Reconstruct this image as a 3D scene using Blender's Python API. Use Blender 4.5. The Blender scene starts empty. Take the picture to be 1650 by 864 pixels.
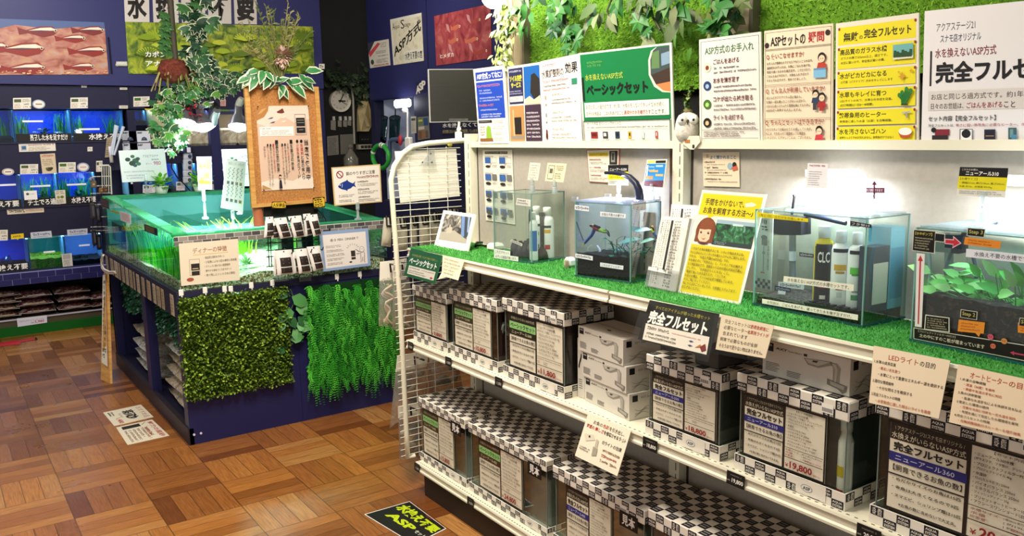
import bpy, math, random
from mathutils import Vector, Matrix
random.seed(7)
V = Vector
sc = bpy.context.scene
COL = sc.collection
# ------------------------------------------------------------------ camera (solved from the vanishing points of the floor grid)
CX, CY, FPX, EYE = 825.0, 432.0, 1354.74, 1.5
def _cam_axes():
    p1, p2 = (-130, 232), (2800, 178)
    Y = V((p1[0]-CX, p1[1]-CY, FPX)).normalized()
    X = V((p2[0]-CX, p2[1]-CY, FPX)); X = (X - Y*X.dot(Y)).normalized()
    Z = X.cross(Y)
    if Z[1] > 0: Z = -Z
    return X, Y, Z
AX, AY, AZ = _cam_axes()
def c2w(v): v = V(v); return V((AX.dot(v), AY.dot(v), AZ.dot(v)))
cam_d = bpy.data.cameras.new('camera'); cam = bpy.data.objects.new('camera', cam_d); COL.objects.link(cam)
cam_d.sensor_width = 36; cam_d.lens = FPX/1650*36; cam_d.clip_start = .02
r_, u_, b_ = c2w((1, 0, 0)), c2w((0, -1, 0)), c2w((0, 0, -1))
cam.matrix_world = Matrix(((r_[0], u_[0], b_[0], 0), (r_[1], u_[1], b_[1], 0), (r_[2], u_[2], b_[2], EYE), (0, 0, 0, 1)))
sc.camera = cam
def ray(x, y): return c2w((x-CX, y-CY, FPX))
def gx(x, y, a): r = ray(x, y); return r*(a/r[0]) + V((0, 0, EYE))
def gy(x, y, a): r = ray(x, y); return r*(a/r[1]) + V((0, 0, EYE))
def gz(x, y, a): r = ray(x, y); return r*((a-EYE)/r[2]) + V((0, 0, EYE))
def gp(x, y, p, n):                                   # onto the plane through p with normal n
    r = ray(x, y); o = V((0, 0, EYE)); return o + r*((V(p)-o).dot(V(n))/r.dot(V(n)))
# ------------------------------------------------------------------ world, lights, exposure
vs = sc.view_settings
vs.view_transform = 'Standard'; vs.look = 'None'; vs.gamma = 1; vs.use_curve_mapping = False; vs.exposure = 0.3
sc.cycles.transparent_max_bounces = 28; sc.cycles.max_bounces = 8; sc.cycles.sample_clamp_indirect = 4
w = bpy.data.worlds.new('world'); sc.world = w; w.use_nodes = True
w.node_tree.nodes['Background'].inputs[0].default_value = (1, .965, .9, 1); w.node_tree.nodes['Background'].inputs[1].default_value = .46
def area(name, loc, aim, size, power, col=(1, .93, .82), size_y=None):
    d = bpy.data.lights.new(name, 'AREA'); d.energy = power; d.color = col; d.size = size
    if size_y: d.shape = 'RECTANGLE'; d.size_y = size_y
    o = bpy.data.objects.new(name, d); COL.objects.link(o); o.location = loc
    o.rotation_euler = (V(aim)-V(loc)).to_track_quat('-Z', 'Y').to_euler(); return o
area('ceiling_lamp_aisle', (.75, 1.9, 2.75), (.9, 2.6, 0), .5, 46, (1, .9, .76))
area('ceiling_lamp_shelf', (.7, .2, 2.75), (1.6, 1.0, .6), .5, 8, (1, .95, .86))
area('ceiling_lamp_shelf_far', (.9, 2.6, 2.75), (1.6, 2.3, .6), .5, 9, (1, .95, .86))
area('ceiling_lamp_mid', (.1, 3.6, 2.75), (.5, 4.0, 0), .5, 19, (1, .88, .74))
area('ceiling_lamp_back', (.6, 6.0, 2.85), (1.0, 7.4, 1.4), .6, 26, (1, .95, .9))
area('ceiling_lamp_island', (1.2, 2.6, 2.75), (1.5, 4.2, .6), .5, 26, (1, .95, .88))
area('ceiling_lamp_corner', (2.75, 5.6, 2.8), (3.2, 6.6, 1.6), .5, 11, (1, .9, .8))
# ------------------------------------------------------------------ materials
def lin(c): return c/12.92 if c <= .04045 else ((c+.055)/1.055)**2.4
def hx(h): h = h.lstrip('#'); return tuple(lin(int(h[i:i+2], 16)/255) for i in (0, 2, 4)) + (1,)
_m = {}
def mat(h, rough=.5, metal=0, emit=0, spec=.3, noise=0, nscale=20, bump=0, bscale=200, name=None, alpha=1):
    k = (h, rough, metal, emit, spec, noise, nscale, bump, bscale)
    if k in _m: return _m[k]
    m = bpy.data.materials.new(name or 'm_'+h); m.use_nodes = True; nt = m.node_tree; b = nt.nodes['Principled BSDF']
    c = hx(h); b.inputs['Base Color'].default_value = c; b.inputs['Roughness'].default_value = rough; b.inputs['Metallic'].default_value = metal
    b.inputs['Specular IOR Level'].default_value = spec
    if emit: b.inputs['Emission Color'].default_value = c; b.inputs['Emission Strength'].default_value = emit
    if noise or bump: tc = nt.nodes.new('ShaderNodeTexCoord')
    if noise:
        n = nt.nodes.new('ShaderNodeTexNoise'); n.inputs['Scale'].default_value = nscale; n.inputs['Detail'].default_value = 5
        nt.links.new(tc.outputs['Object'], n.inputs['Vector'])
        rp = nt.nodes.new('ShaderNodeValToRGB')
        for e, f in zip(rp.color_ramp.elements, (1-noise, 1+noise)): e.color = tuple(min(1, x*f) for x in c[:3])+(1,)
        rp.color_ramp.elements[0].position = .3; rp.color_ramp.elements[1].position = .7
        nt.links.new(n.outputs['Fac'], rp.inputs[0]); nt.links.new(rp.outputs[0], b.inputs['Base Color'])
    if bump:
        n2 = nt.nodes.new('ShaderNodeTexNoise'); n2.inputs['Scale'].default_value = bscale
        nt.links.new(tc.outputs['Object'], n2.inputs['Vector'])
        bp = nt.nodes.new('ShaderNodeBump'); bp.inputs['Strength'].default_value = bump; bp.inputs['Distance'].default_value = .01
        nt.links.new(n2.outputs['Fac'], bp.inputs['Height']); nt.links.new(bp.outputs[0], b.inputs['Normal'])
    _m[k] = m; return m
def ramp_mat(name, stops, scale=6, detail=6, rough=.5, stretch=(1, 1, 1), dist=.5, kind='noise', bump=0, spec=.4):
    m = bpy.data.materials.new(name); m.use_nodes = True; nt = m.node_tree; b = nt.nodes['Principled BSDF']; b.inputs['Roughness'].default_value = rough
    b.inputs['Specular IOR Level'].default_value = spec
    tc = nt.nodes.new('ShaderNodeTexCoord'); mp = nt.nodes.new('ShaderNodeMapping'); mp.inputs['Scale'].default_value = stretch
    nt.links.new(tc.outputs['Object'], mp.inputs[0])
    if kind == 'noise':
        n = nt.nodes.new('ShaderNodeTexNoise'); n.inputs['Detail'].default_value = detail; n.inputs['Distortion'].default_value = dist; out = n.outputs['Fac']
    else:
        n = nt.nodes.new('ShaderNodeTexVoronoi'); out = n.outputs['Color'] if kind == 'cell' else n.outputs['Distance']
    n.inputs['Scale'].default_value = scale
    nt.links.new(mp.outputs[0], n.inputs['Vector'])
    rp = nt.nodes.new('ShaderNodeValToRGB'); el = rp.color_ramp.elements
    while len(el) < len(stops): el.new(.5)
    for e, (p, h) in zip(el, stops): e.position = p; e.color = hx(h)
    nt.links.new(out, rp.inputs[0]); nt.links.new(rp.outputs[0], b.inputs['Base Color'])
    if bump:
        bp = nt.nodes.new('ShaderNodeBump'); bp.inputs['Strength'].default_value = bump; bp.inputs['Distance'].default_value = .01
        nt.links.new(out, bp.inputs['Height']); nt.links.new(bp.outputs[0], b.inputs['Normal'])
    return m
def glass(name, tint, refl=.06, haze=0, hz='#ffffff', rough=.02):
    m = bpy.data.materials.new(name); m.use_nodes = True; nt = m.node_tree; nt.nodes.clear()
    o = nt.nodes.new('ShaderNodeOutputMaterial'); t = nt.nodes.new('ShaderNodeBsdfTransparent'); t.inputs[0].default_value = hx(tint)
    g = nt.nodes.new('ShaderNodeBsdfGlossy'); g.inputs['Roughness'].default_value = rough
    lw = nt.nodes.new('ShaderNodeLayerWeight'); lw.inputs[0].default_value = .25
    ma = nt.nodes.new('ShaderNodeMath'); ma.operation = 'MULTIPLY_ADD'; ma.inputs[1].default_value = .3; ma.inputs[2].default_value = refl
    nt.links.new(lw.outputs['Fresnel'], ma.inputs[0])
    mx = nt.nodes.new('ShaderNodeMixShader'); nt.links.new(ma.outputs[0], mx.inputs[0]); nt.links.new(t.outputs[0], mx.inputs[1]); nt.links.new(g.outputs[0], mx.inputs[2])
    last = mx
    if haze:
        d = nt.nodes.new('ShaderNodeBsdfDiffuse'); d.inputs[0].default_value = hx(hz); m2 = nt.nodes.new('ShaderNodeMixShader'); m2.inputs[0].default_value = haze
        nt.links.new(mx.outputs[0], m2.inputs[1]); nt.links.new(d.outputs[0], m2.inputs[2]); last = m2
    nt.links.new(last.outputs[0], o.inputs[0]); return m
# ------------------------------------------------------------------ mesh building
_txt = {}
def text_mesh(s, bold=0):
    k = (s, bold)
    if k in _txt: return _txt[k]
    c = bpy.data.curves.new('t', 'FONT'); c.body = s; c.resolution_u = 2; c.offset = .022*bold
    o = bpy.data.objects.new('t', c); COL.objects.link(o); bpy.context.view_layer.update()
    me = bpy.data.meshes.new_from_object(o.evaluated_get(bpy.context.evaluated_depsgraph_get()))
    vv = [(v.co.x, v.co.y) for v in me.vertices]; ff = [tuple(p.vertices) for p in me.polygons]
    bpy.data.objects.remove(o); bpy.data.curves.remove(c); bpy.data.meshes.remove(me)
    if not vv: return [], [], 1
    x0, x1 = min(v[0] for v in vv), max(v[0] for v in vv); y0, y1 = min(v[1] for v in vv), max(v[1] for v in vv)
    w_, h_ = max(1e-4, x1-x0), max(1e-4, y1-y0)
    _txt[k] = ([((x-x0)/w_, (y1-y)/h_) for x, y in vv], ff, w_/h_); return _txt[k]
ORG = {}
class MB:
    def __init__(s): s.v, s.f, s.fm, s.fs, s.m = [], [], [], [], []
    def mi(s, m):
        if isinstance(m, str): m = mat(m)
        if m not in s.m: s.m.append(m)
        return s.m.index(m)
    def add(s, vv, ff, m, smooth=False):
        o = len(s.v); i = s.mi(m); s.v += [tuple(p) for p in vv]
        for f in ff: s.f.append(tuple(o+k for k in f)); s.fm.append(i); s.fs.append(smooth)
        return s
    def quad(s, a, b, c, d, m): return s.add((a, b, c, d), ((0, 1, 2, 3),), m)
    def poly(s, pts, m): return s.add(pts, (tuple(range(len(pts))),), m)
    def hexa(s, p, m):                                  # p: 4 bottom + 4 top corners
        return s.add(p, ((3, 2, 1, 0), (4, 5, 6, 7), (0, 1, 5, 4), (1, 2, 6, 5), (2, 3, 7, 6), (3, 0, 4, 7)), m)
    def box(s, x0, y0, z0, x1, y1, z1, m, bev=0):
        x0, x1 = sorted((x0, x1)); y0, y1 = sorted((y0, y1)); z0, z1 = sorted((z0, z1))
        if bev:
            b = min(bev, (x1-x0)*.45, (y1-y0)*.45, (z1-z0)*.45); ring = []
            for z, i in ((z0, b), (z0+b, 0), (z1-b, 0), (z1, b)):
                ring.append([(x0+b+i*0, y0+i, z), (x1-b, y0+i, z), (x1-i, y0+b, z), (x1-i, y1-b, z), (x1-b, y1-i, z), (x0+b, y1-i, z), (x0+i, y1-b, z), (x0+i, y0+b, z)])
            vv = [p for r in ring for p in r]; ff = [tuple(range(7, -1, -1)), tuple(range(24, 32))]
            for k in range(3):
                for j in range(8): ff.append((k*8+j, k*8+(j+1) % 8, (k+1)*8+(j+1) % 8, (k+1)*8+j))
            return s.add(vv, ff, m)
        return s.hexa(((x0, y0, z0), (x1, y0, z0), (x1, y1, z0), (x0, y1, z0), (x0, y0, z1), (x1, y0, z1), (x1, y1, z1), (x0, y1, z1)), m)
    def obox(s, o, u, v, n, m):                         # o corner, u v n edge vectors
        o, u, v, n = V(o), V(u), V(v), V(n); return s.hexa((o, o+u, o+u+v, o+v, o+n, o+u+n, o+u+v+n, o+v+n), m)
    def tube(s, pts, r, m, n=8, closed=False, caps=True, smooth=True):
        pts = [V(p) for p in pts]; rr = r if isinstance(r, (list, tuple)) else [r]*len(pts); vv, ff = [], []; N = len(pts)
        pa = None
        for i, p in enumerate(pts):
            d = (pts[(i+1) % N]-pts[i-1]) if closed else (pts[min(i+1, N-1)]-pts[max(i-1, 0)])
            d.normalize()
            if pa is None: pa = d.orthogonal().normalized()
            pa = (pa-d*pa.dot(d)).normalized(); q = d.cross(pa)
            for k in range(n): a = 2*math.pi*k/n; vv.append(p+(pa*math.cos(a)+q*math.sin(a))*rr[i])
        for i in range(N if closed else N-1):
            for k in range(n): ff.append((i*n+k, i*n+(k+1) % n, ((i+1) % N)*n+(k+1) % n, ((i+1) % N)*n+k))
        s.add(vv, ff, m, smooth)
        if caps and not closed: s.add(vv[:n], (tuple(range(n-1, -1, -1)),), m); s.add(vv[-n:], (tuple(range(n)),), m)
        return s
    def cyl(s, a, b, r0, r1, m, n=16): return s.tube((a, b), [r0, r1], m, n)
    def lathe(s, c, prof, m, n=20, sx=1, sy=1, smooth=True):     # prof: (radius, z)
        c = V(c); vv = []; N = len(prof)
        for r, z in prof:
            for k in range(n): a = 2*math.pi*k/n; vv.append(c+V((r*math.cos(a)*sx, r*math.sin(a)*sy, z)))
        ff = [(i*n+k, i*n+(k+1) % n, (i+1)*n+(k+1) % n, (i+1)*n+k) for i in range(N-1) for k in range(n)]
        ff += [tuple(range(n-1, -1, -1)), tuple(range((N-1)*n, N*n))]
        return s.add(vv, ff, m, smooth)
    def ball(s, c, r, m, n=12, sc_=(1, 1, 1)):
        vv, ff = [], []; c = V(c)
        for i in range(n//2+1):
            t = math.pi*i/(n//2)
            for k in range(n): a = 2*math.pi*k/n; vv.append(c+V((math.sin(t)*math.cos(a)*r*sc_[0], math.sin(t)*math.sin(a)*r*sc_[1], math.cos(t)*r*sc_[2])))
        for i in range(n//2):
            for k in range(n): ff.append((i*n+k, (i+1)*n+k, (i+1)*n+(k+1) % n, i*n+(k+1) % n))
        return s.add(vv, ff, m, True)
    def leaf(s, p, d, up, L, W, m, bend=.2, fold=.15):
        p, d = V(p), V(d).normalized(); q = d.cross(V(up))
        if q.length < 1e-3: q = d.orthogonal()
        q.normalize(); n = q.cross(d).normalized()
        def c(t, w_): return p+d*L*t-n*L*bend*t*t+q*W*w_+n*abs(w_)*W*fold
        vv = [c(0, 0), c(.3, -.42), c(.35, 0), c(.3, .42), c(.65, -.38), c(.7, 0), c(.65, .38), c(1, 0)]
        return s.add(vv, ((0, 1, 2), (0, 2, 3), (1, 4, 5, 2), (2, 5, 6, 3), (4, 7, 5), (5, 7, 6)), m, True)
    def text(s, fn, t, m, bold=0):
        vv, ff, a = text_mesh(t, bold)
        if vv: s.add([fn(x, y) for x, y in vv], ff, m)
    def build(s, name, parent=None, loc=None, **tags):
        if loc is None: loc = V((0, 0, 0)) if parent is None else ORG[parent.name]
        if parent is None and not s.v: loc = V((0, 0, 0))
        me = bpy.data.meshes.new(name); lo = V(loc)
        me.from_pydata([(x-lo[0], y-lo[1], z-lo[2]) for x, y, z in s.v], [], s.f)
        for m in s.m: me.materials.append(m)
        me.polygons.foreach_set('material_index', s.fm); me.polygons.foreach_set('use_smooth', s.fs); me.update()
        o = bpy.data.objects.new(name, me); COL.objects.link(o); ORG[o.name] = lo
        if parent is not None: o.parent = parent; o.location = lo-ORG[parent.name]
        else: o.location = lo
        for k, v in tags.items():
            if v: o[k] = v
        return o
    def base(s):                                        # base point: centre of the footprint
        xs, ys, zs = zip(*s.v); return V(((min(xs)+max(xs))/2, (min(ys)+max(ys))/2, min(zs)))
    def thing(s, name, label, cat, group=None):         # a thing that is one mesh
        return s.build(name, None, s.base(), label=label, category=cat, group=group)
def thing(name, label, cat, loc, group=None):
    o = bpy.data.objects.new(name, None); COL.objects.link(o); o.location = loc; o.empty_display_size = .05; ORG[o.name] = V(loc)
    o['label'] = label; o['category'] = cat
    if group: o['group'] = group
    return o
def struct(s, name): return s.build(name, kind='structure')
class Sheet(MB):                                        # a printed card or board: corners TL TR BR BL, u right, v down
    def __init__(s, TL, TR, BR, BL, th=.002, base='#ece6da', edge=None):
        super().__init__(); s.c = [V(TL), V(TR), V(BR), V(BL)]; s.n = (s.c[1]-s.c[0]).cross(s.c[0]-s.c[3]).normalized()
        if s.n.dot(V((0, 0, EYE))-s.c[0]) < 0: s.n = -s.n
        s.k = 0; s.w = (s.c[1]-s.c[0]).length; s.h = (s.c[3]-s.c[0]).length
        bk = [p-s.n*th for p in s.c]
        s.hexa([bk[3], bk[2], bk[1], bk[0], s.c[3], s.c[2], s.c[1], s.c[0]], edge or base)
        if edge: s.k = 2; s.quad(*[s.P(*q) for q in ((0, 0), (1, 0), (1, 1), (0, 1))], base)
    def P(s, u, v): a, b, c, d = s.c; return (a*(1-u)+b*u)*(1-v)+(d*(1-u)+c*u)*v+s.n*(.00012*s.k)
    def rect(s, u0, v0, u1, v1, c): s.k += 1; s.quad(s.P(u0, v0), s.P(u1, v0), s.P(u1, v1), s.P(u0, v1), c); return s
    def pol(s, pts, c): s.k += 1; s.poly([s.P(*p) for p in pts], c); return s
    def ell(s, cu, cv, ru, c, rv=None, n=18, a0=0, a1=2*math.pi):
        rv = ru*s.w/s.h if rv is None else rv
        return s.pol([(cu+ru*math.cos(a0+(a1-a0)*i/n), cv+rv*math.sin(a0+(a1-a0)*i/n)) for i in range(n)], c)
    def frame(s, u0, v0, u1, v1, t, c):
        tv = t*s.w/s.h; s.rect(u0, v0, u1, v0+tv, c).rect(u0, v1-tv, u1, v1, c).rect(u0, v0, u0+t, v1, c); return s.rect(u1-t, v0, u1, v1, c)
    def line(s, u0, v0, u1, v1, t, c):
        d = V(((u1-u0)*s.w, (v1-v0)*s.h)); q = V((-d[1], d[0])).normalized()*t/2; a, b = q[0]/s.w, q[1]/s.h
        return s.pol([(u0+a, v0+b), (u1+a, v1+b), (u1-a, v1-b), (u0-a, v0-b)], c)
    def txt(s, t, u0, v0, u1, v1, c='#1c1a18', bold=0, sh=0, fit=True):
        s.k += 1
        if not fit:
            a = text_mesh(t, bold)[2]; wmax = (v1-v0)*s.h*a/s.w
            if wmax < u1-u0: u1 = u0+wmax
        def fn(x, y): return s.P(u0+(u1-u0)*x, v0+(v1-v0)*y+sh*x)
        s.text(fn, t, c, bold); return s
    def vtxt(s, t, u0, v0, u1, v1, c='#1c1a18', bold=0, hl=None):
        n = len(t); h = (v1-v0)/n
        for i, ch in enumerate(t):
            if ch != ' ':
                cc = hl[1] if hl and hl[0][0] <= i < hl[0][1] else c
                if ch in 'ー': s.rect((u0+u1)/2-(u1-u0)*.08, v0+h*(i+.1), (u0+u1)/2+(u1-u0)*.08, v0+h*(i+.9), cc)
                else: s.txt(ch, u0, v0+h*(i+.08), u1, v0+h*(i+.92), cc, bold)
        return s
    def dash(s, u0, v0, u1, v1, rows=1, c='#4a443c', fill=.62, seed=0):   # rows of print too small to read
        rn = random.Random(seed*97+rows*13+int(u0*1e4)+int(v0*1e3)); s.k += 1; h = (v1-v0)/rows
        for i in range(rows):
            u = u0; end = u1-(u1-u0)*rn.random()*.3 if rows > 1 else u1; hh = h*fill; cw = max(hh*s.h/s.w, .012)
            while u < end-cw*.4:
                w_ = cw*rn.choice((.45, .6, .75, .85)); y = v0+h*i+(h-hh)/2; y0 = y+hh*rn.choice((0, 0, .12, .25)); y1 = y+hh*rn.choice((1, 1, .9, .8))
                if rn.random() < .93:
                    if rn.random() < .5: s.quad(s.P(u, y0), s.P(min(u+w_, end), y0), s.P(min(u+w_, end), y0+(y1-y0)*.45), s.P(u, y0+(y1-y0)*.3), c); s.quad(s.P(u+w_*.3, y1-(y1-y0)*.3), s.P(u+w_, y1-(y1-y0)*.35), s.P(u+w_, y1), s.P(u+w_*.2, y1), c)
                    else: s.quad(s.P(u, y0), s.P(u+w_*.4, y0), s.P(u+w_*.4, y1), s.P(u+w_*.1, y1), c); s.quad(s.P(u+w_*.6, y0), s.P(u+w_, y0+(y1-y0)*.2), s.P(u+w_*.9, y1), s.P(u+w_*.65, y1), c)
                u += w_*1.16
        return s
    def lines(s, ls, u0, v0, u1, dv, h=None, c='#1c1a18', bold=0, fit=False):   # left-set lines of text
        h = h or dv*.72
        for i, t in enumerate(ls):
            cc = c
            if isinstance(t, tuple): t, cc = t
            if t: s.txt(t, u0, v0+dv*i, u1, v0+dv*i+h, cc, bold, fit=fit)
        return s
def px4(f, a, *q): return [f(x, y, a) for x, y in q]
# everyday materials
CREAM = mat('#ded9c2', .45); NAVY = mat('#232452', .5, noise=.08, nscale=3); NAVYD = mat('#1c1b38', .6); BLACK = mat('#0d0c0c', .5); INK = '#1b1917'
WHITE = mat('#ece8df', .5); WIRE = mat('#dcdccb', .35); DKWIRE = mat('#1a1a1c', .4, .4); PAPER = '#e9e2d2'
GLASS = glass('clear_glass', '#f6fbf8', .035); GLASS_E = mat('#6f9a90', .2, spec=.6); TEALG = glass('green_glass', '#eefaf6', .03); ACRYL = glass('clear_acrylic', '#f0f2f2', .1, .05)
WRAP = glass('plastic_wrap', '#efece4', .10, .10, '#efe9dd', .12)
CHROME = mat('#b9bcc0', .2, .9)
# ================================================================== SETTING
def parquet():
    m = bpy.data.materials.new('parquet'); m.use_nodes = True; nt = m.node_tree; N, L = nt.nodes.new, nt.links.new; b = nt.nodes['Principled BSDF']
    tc = N('ShaderNodeTexCoord'); sx = N('ShaderNodeSeparateXYZ'); L(tc.outputs['Object'], sx.inputs[0])
    def M(op, a, b_=None, c=None):
        n = N('ShaderNodeMath'); n.operation = op
        for i, x in enumerate((a, b_, c)):
            if x is None: continue
            if isinstance(x, (int, float)): n.inputs[i].default_value = x
            else: L(x, n.inputs[i])
        return n.outputs[0]
    u = M('DIVIDE', M('SUBTRACT', sx.outputs[0], .35-2.9), .2903); v = M('DIVIDE', M('SUBTRACT', sx.outputs[1], FLOOR_Y0-2.9), .2903)
    iu, iv, fu, fv = M('FLOOR', u), M('FLOOR', v), M('FRACT', u), M('FRACT', v)
    par = M('MODULO', M('ADD', iu, iv), 2); ipar = M('SUBTRACT', 1, par)
    a = M('MULTIPLY', M('ADD', M('MULTIPLY', fu, par), M('MULTIPLY', fv, ipar)), 4)      # across the strips
    l = M('ADD', M('MULTIPLY', fv, par), M('MULTIPLY', fu, ipar))                       # along the strips
    st = M('FLOOR', a); cv = N('ShaderNodeCombineXYZ'); L(M('ADD', iu, M('MULTIPLY', st, .137)), cv.inputs[0]); L(iv, cv.inputs[1]); L(st, cv.inputs[2])
    wn = N('ShaderNodeTexWhiteNoise'); L(cv.outputs[0], wn.inputs['Vector'])
    cv3 = N('ShaderNodeCombineXYZ'); L(iu, cv3.inputs[0]); L(iv, cv3.inputs[1]); wn3 = N('ShaderNodeTexWhiteNoise'); L(cv3.outputs[0], wn3.inputs['Vector'])
    rp = N('ShaderNodeValToRGB'); el = rp.color_ramp.elements
    for p, h in ((.3, '#8c5628'), (.55, '#a16632'), (.75, '#b27538')): e = el.new(p); e.color = hx(h)
    el[0].color = hx('#6e3d1a'); el[-1].color = hx('#b8854b'); L(M('ADD', M('MULTIPLY', wn.outputs['Value'], .55), M('MULTIPLY', wn3.outputs['Value'], .45)), rp.inputs[0])
    cv2 = N('ShaderNodeCombineXYZ'); L(M('MULTIPLY', a, 9), cv2.inputs[0]); L(M('MULTIPLY', l, 2.2), cv2.inputs[1]); L(M('MULTIPLY', wn.outputs['Value'], 40), cv2.inputs[2])
    gr = N('ShaderNodeTexNoise'); gr.inputs['Scale'].default_value = 1.6; gr.inputs['Detail'].default_value = 6; L(cv2.outputs[0], gr.inputs['Vector'])
    mx = N('ShaderNodeMix'); mx.data_type = 'RGBA'; mx.blend_type = 'MULTIPLY'; mx.inputs[0].default_value = .75
    gp_ = N('ShaderNodeValToRGB'); gp_.color_ramp.elements[0].position = .3; gp_.color_ramp.elements[0].color = (.5, .42, .36, 1); gp_.color_ramp.elements[1].position = .65
    L(gr.outputs['Fac'], gp_.inputs[0]); L(rp.outputs[0], mx.inputs[6]); L(gp_.outputs[0], mx.inputs[7])
    fa = M('FRACT', a); e1 = M('MINIMUM', fa, M('SUBTRACT', 1, fa)); el_ = M('MINIMUM', l, M('SUBTRACT', 1, l))
    gap = M('MAXIMUM', M('LESS_THAN', e1, .022), M('LESS_THAN', el_, .008))
    sc_ = N('ShaderNodeTexNoise'); sc_.inputs['Scale'].default_value = 3.5; sc_.inputs['Detail'].default_value = 8; L(tc.outputs['Object'], sc_.inputs['Vector'])
    m2 = N('ShaderNodeMix'); m2.data_type = 'RGBA'; L(M('MULTIPLY', gap, .7), m2.inputs[0]); L(mx.outputs[2], m2.inputs[6]); m2.inputs[7].default_value = hx('#2c190b')
    L(m2.outputs[2], b.inputs['Base Color'])
    L(M('MULTIPLY_ADD', sc_.outputs['Fac'], .3, .16), b.inputs['Roughness']); b.inputs['Specular IOR Level'].default_value = .45
    bp = N('ShaderNodeBump'); bp.inputs['Strength'].default_value = .3; bp.inputs['Distance'].default_value = .002
    L(M('SUBTRACT', M('MULTIPLY', gr.outputs['Fac'], .3), gap), bp.inputs['Height']); L(bp.outputs[0], b.inputs['Normal'])
    return m
FLOOR_Y0 = gz(499, 787, 0)[1]
f = MB(); f.box(-2.5, -1.5, -.05, 6, 8.4, 0, parquet()); struct(f, 'floor')
YB = 7.5                                                   # front plane of the wall of tanks
f = MB(); f.box(-2.5, 7.98, 0, 3.14, 8.05, 3.1, NAVYD); struct(f, 'wall_back')
DARK = mat('#1c1d1b', .8, noise=.15, nscale=4)
f = MB(); f.box(3.14, 7.85, 0, 5.2, 7.95, 3.1, DARK); struct(f, 'wall_dark')
f = MB(); f.box(-2.5, -1.5, 3.1, 6, 8.4, 3.15, mat('#2a2a2e', .8)); struct(f, 'ceiling')
# blue wall on the far side of the gondola, running along Y
XW = 3.5
yw0 = gx(592, 60, XW)[1]
ztop, zl = gx(600, 11, XW)[2], gx(640, 158, XW)[2]
f = MB(); BLUEW = mat('#252654', .45, noise=.07, nscale=2)
f.box(XW, 1.2, zl, XW+.1, yw0, ztop+.25, BLUEW)
y1 = gx(604, 200, XW)[1]; y2 = gx(668, 200, XW)[1]
f.box(XW, 1.2, 0, XW+.1, y2, zl, NAVYD); f.box(XW, y1, 0, XW+.1, yw0, zl, NAVYD); f.box(XW, y2, 0, XW+.1, y1, .9, NAVYD); f.box(XW+.5, y2-.1, 0, XW+.55, y1+.1, zl+.3, mat('#c9d2e6', .6))
f.box(XW+.1, y1, .8, XW+.5, y1+.02, zl+.2, mat('#c9d2e6', .6)); f.box(XW+.1, y2-.02, .8, XW+.5, y2, zl+.2, mat('#3040a0', .6)); f.box(XW+.1, y2, zl+.18, XW+.5, y1, zl+.2, mat('#c9d2e6', .6)); f.box(XW+.1, y2, .88, XW+.5, y1, .9, NAVYD)
for yy in (gx(690, 100, XW)[1],): f.box(XW-.004, yy-.004, 0, XW, yy+.004, ztop, mat('#15153c', .6))
f.box(XW-.004, y2, zl-.006, XW, yw0, zl+.006, mat('#15153c', .6))
struct(f, 'wall_side')
# ------------------------------------------------------------------ rack of tanks along the back wall (left)
XD = 1.446                                                # the bay division
z1b, z1t, z2b, z2t, z3b, z3t = 1.50, 1.743, 1.0, 1.247, .508, .747
rack = thing('tank_rack', 'long navy wall rack with rows of small lit fish tanks and a brick pattern ledge', 'display rack', (.4, YB+.2, 0))
m = MB(); m.box(-1.2, YB, 1.936, 3.12, YB+.1, 2.95, mat('#2b2c60', .5, noise=.06, nscale=2)); m.build('sign_panel', rack)
SEAM = mat('#121228', .6)
def fascia(x0, x1, z0, z1, y=YB+.03): 
    m = MB(); m.box(x0, y, z0, x1, YB+.45, z1, NAVYD)
    for x in (XD,): m.box(x-.004, y-.003, z0, x+.004, y, z1, SEAM)
    return m.build('fascia_board', rack)
fascia(-1.2, 3.12, z1t+.012, 1.93); fascia(-1.2, XD, z2t+.012, z1b-.012); fascia(-1.2, XD, z3t+.012, z2b-.012)
fascia(XD, 3.12, 1.30, 1.44); fascia(XD, 3.12, .62, 1.04)
m = MB(); m.box(XD-.03, YB+.02, .13, XD+.03, YB+.45, z1t, NAVYD); m.build('upright_post', rack)
m = MB(); m.box(2.07, YB+.02, .13, 2.15, YB+.45, z1t, NAVY); m.build('upright_post', rack)
m = MB(); m.box(3.05, YB+.02, .13, 3.12, YB+.45, 1.93, NAVY); m.build('upright_post', rack)
for z, xe in ((z1b-.012, XD), (z2b-.012, XD), (z3b-.012, 3.12), (.118, 3.12)):
    m = MB(); m.box(-1.2, YB+.02, z, xe, YB+.45, z+.011, mat('#20203c', .5)); m.build('shelf_board', rack)
m = MB(); BR = mat('#24245e', .4); GROUT = mat('#8a8ab0', .8)
m.box(-1.2, YB-.02, .402, 3.12, YB+.03, .496, GROUT)
for r in range(2):
    x = -1.2+(.06 if r else 0)
    while x < 3.1: m.box(x, YB-.024, .404+r*.046, min(x+.116, 3.12), YB-.019, .447+r*.046, BR); x += .12
m.build('brick_pattern_ledge', rack)
m = MB(); m.box(-1.2, YB+.02, 0, 3.12, YB+.1, .13, mat('#4d4632', .7)); m.box(-1.2, YB+.01, .122, 3.12, YB+.022, .132, mat('#b8b8c8', .4)); m.build('kick_board', rack)
m = MB(); m.box(-1.2, YB-.005, 0, 3.12, YB+.02, .072, mat('#15701f', .9, bump=.8, bscale=900)); m.build('turf_strip', rack)
BLUEBK = mat('#1450e6', .5); WATERB = glass('tank_glass', '#bcd6ee', .04)
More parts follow.
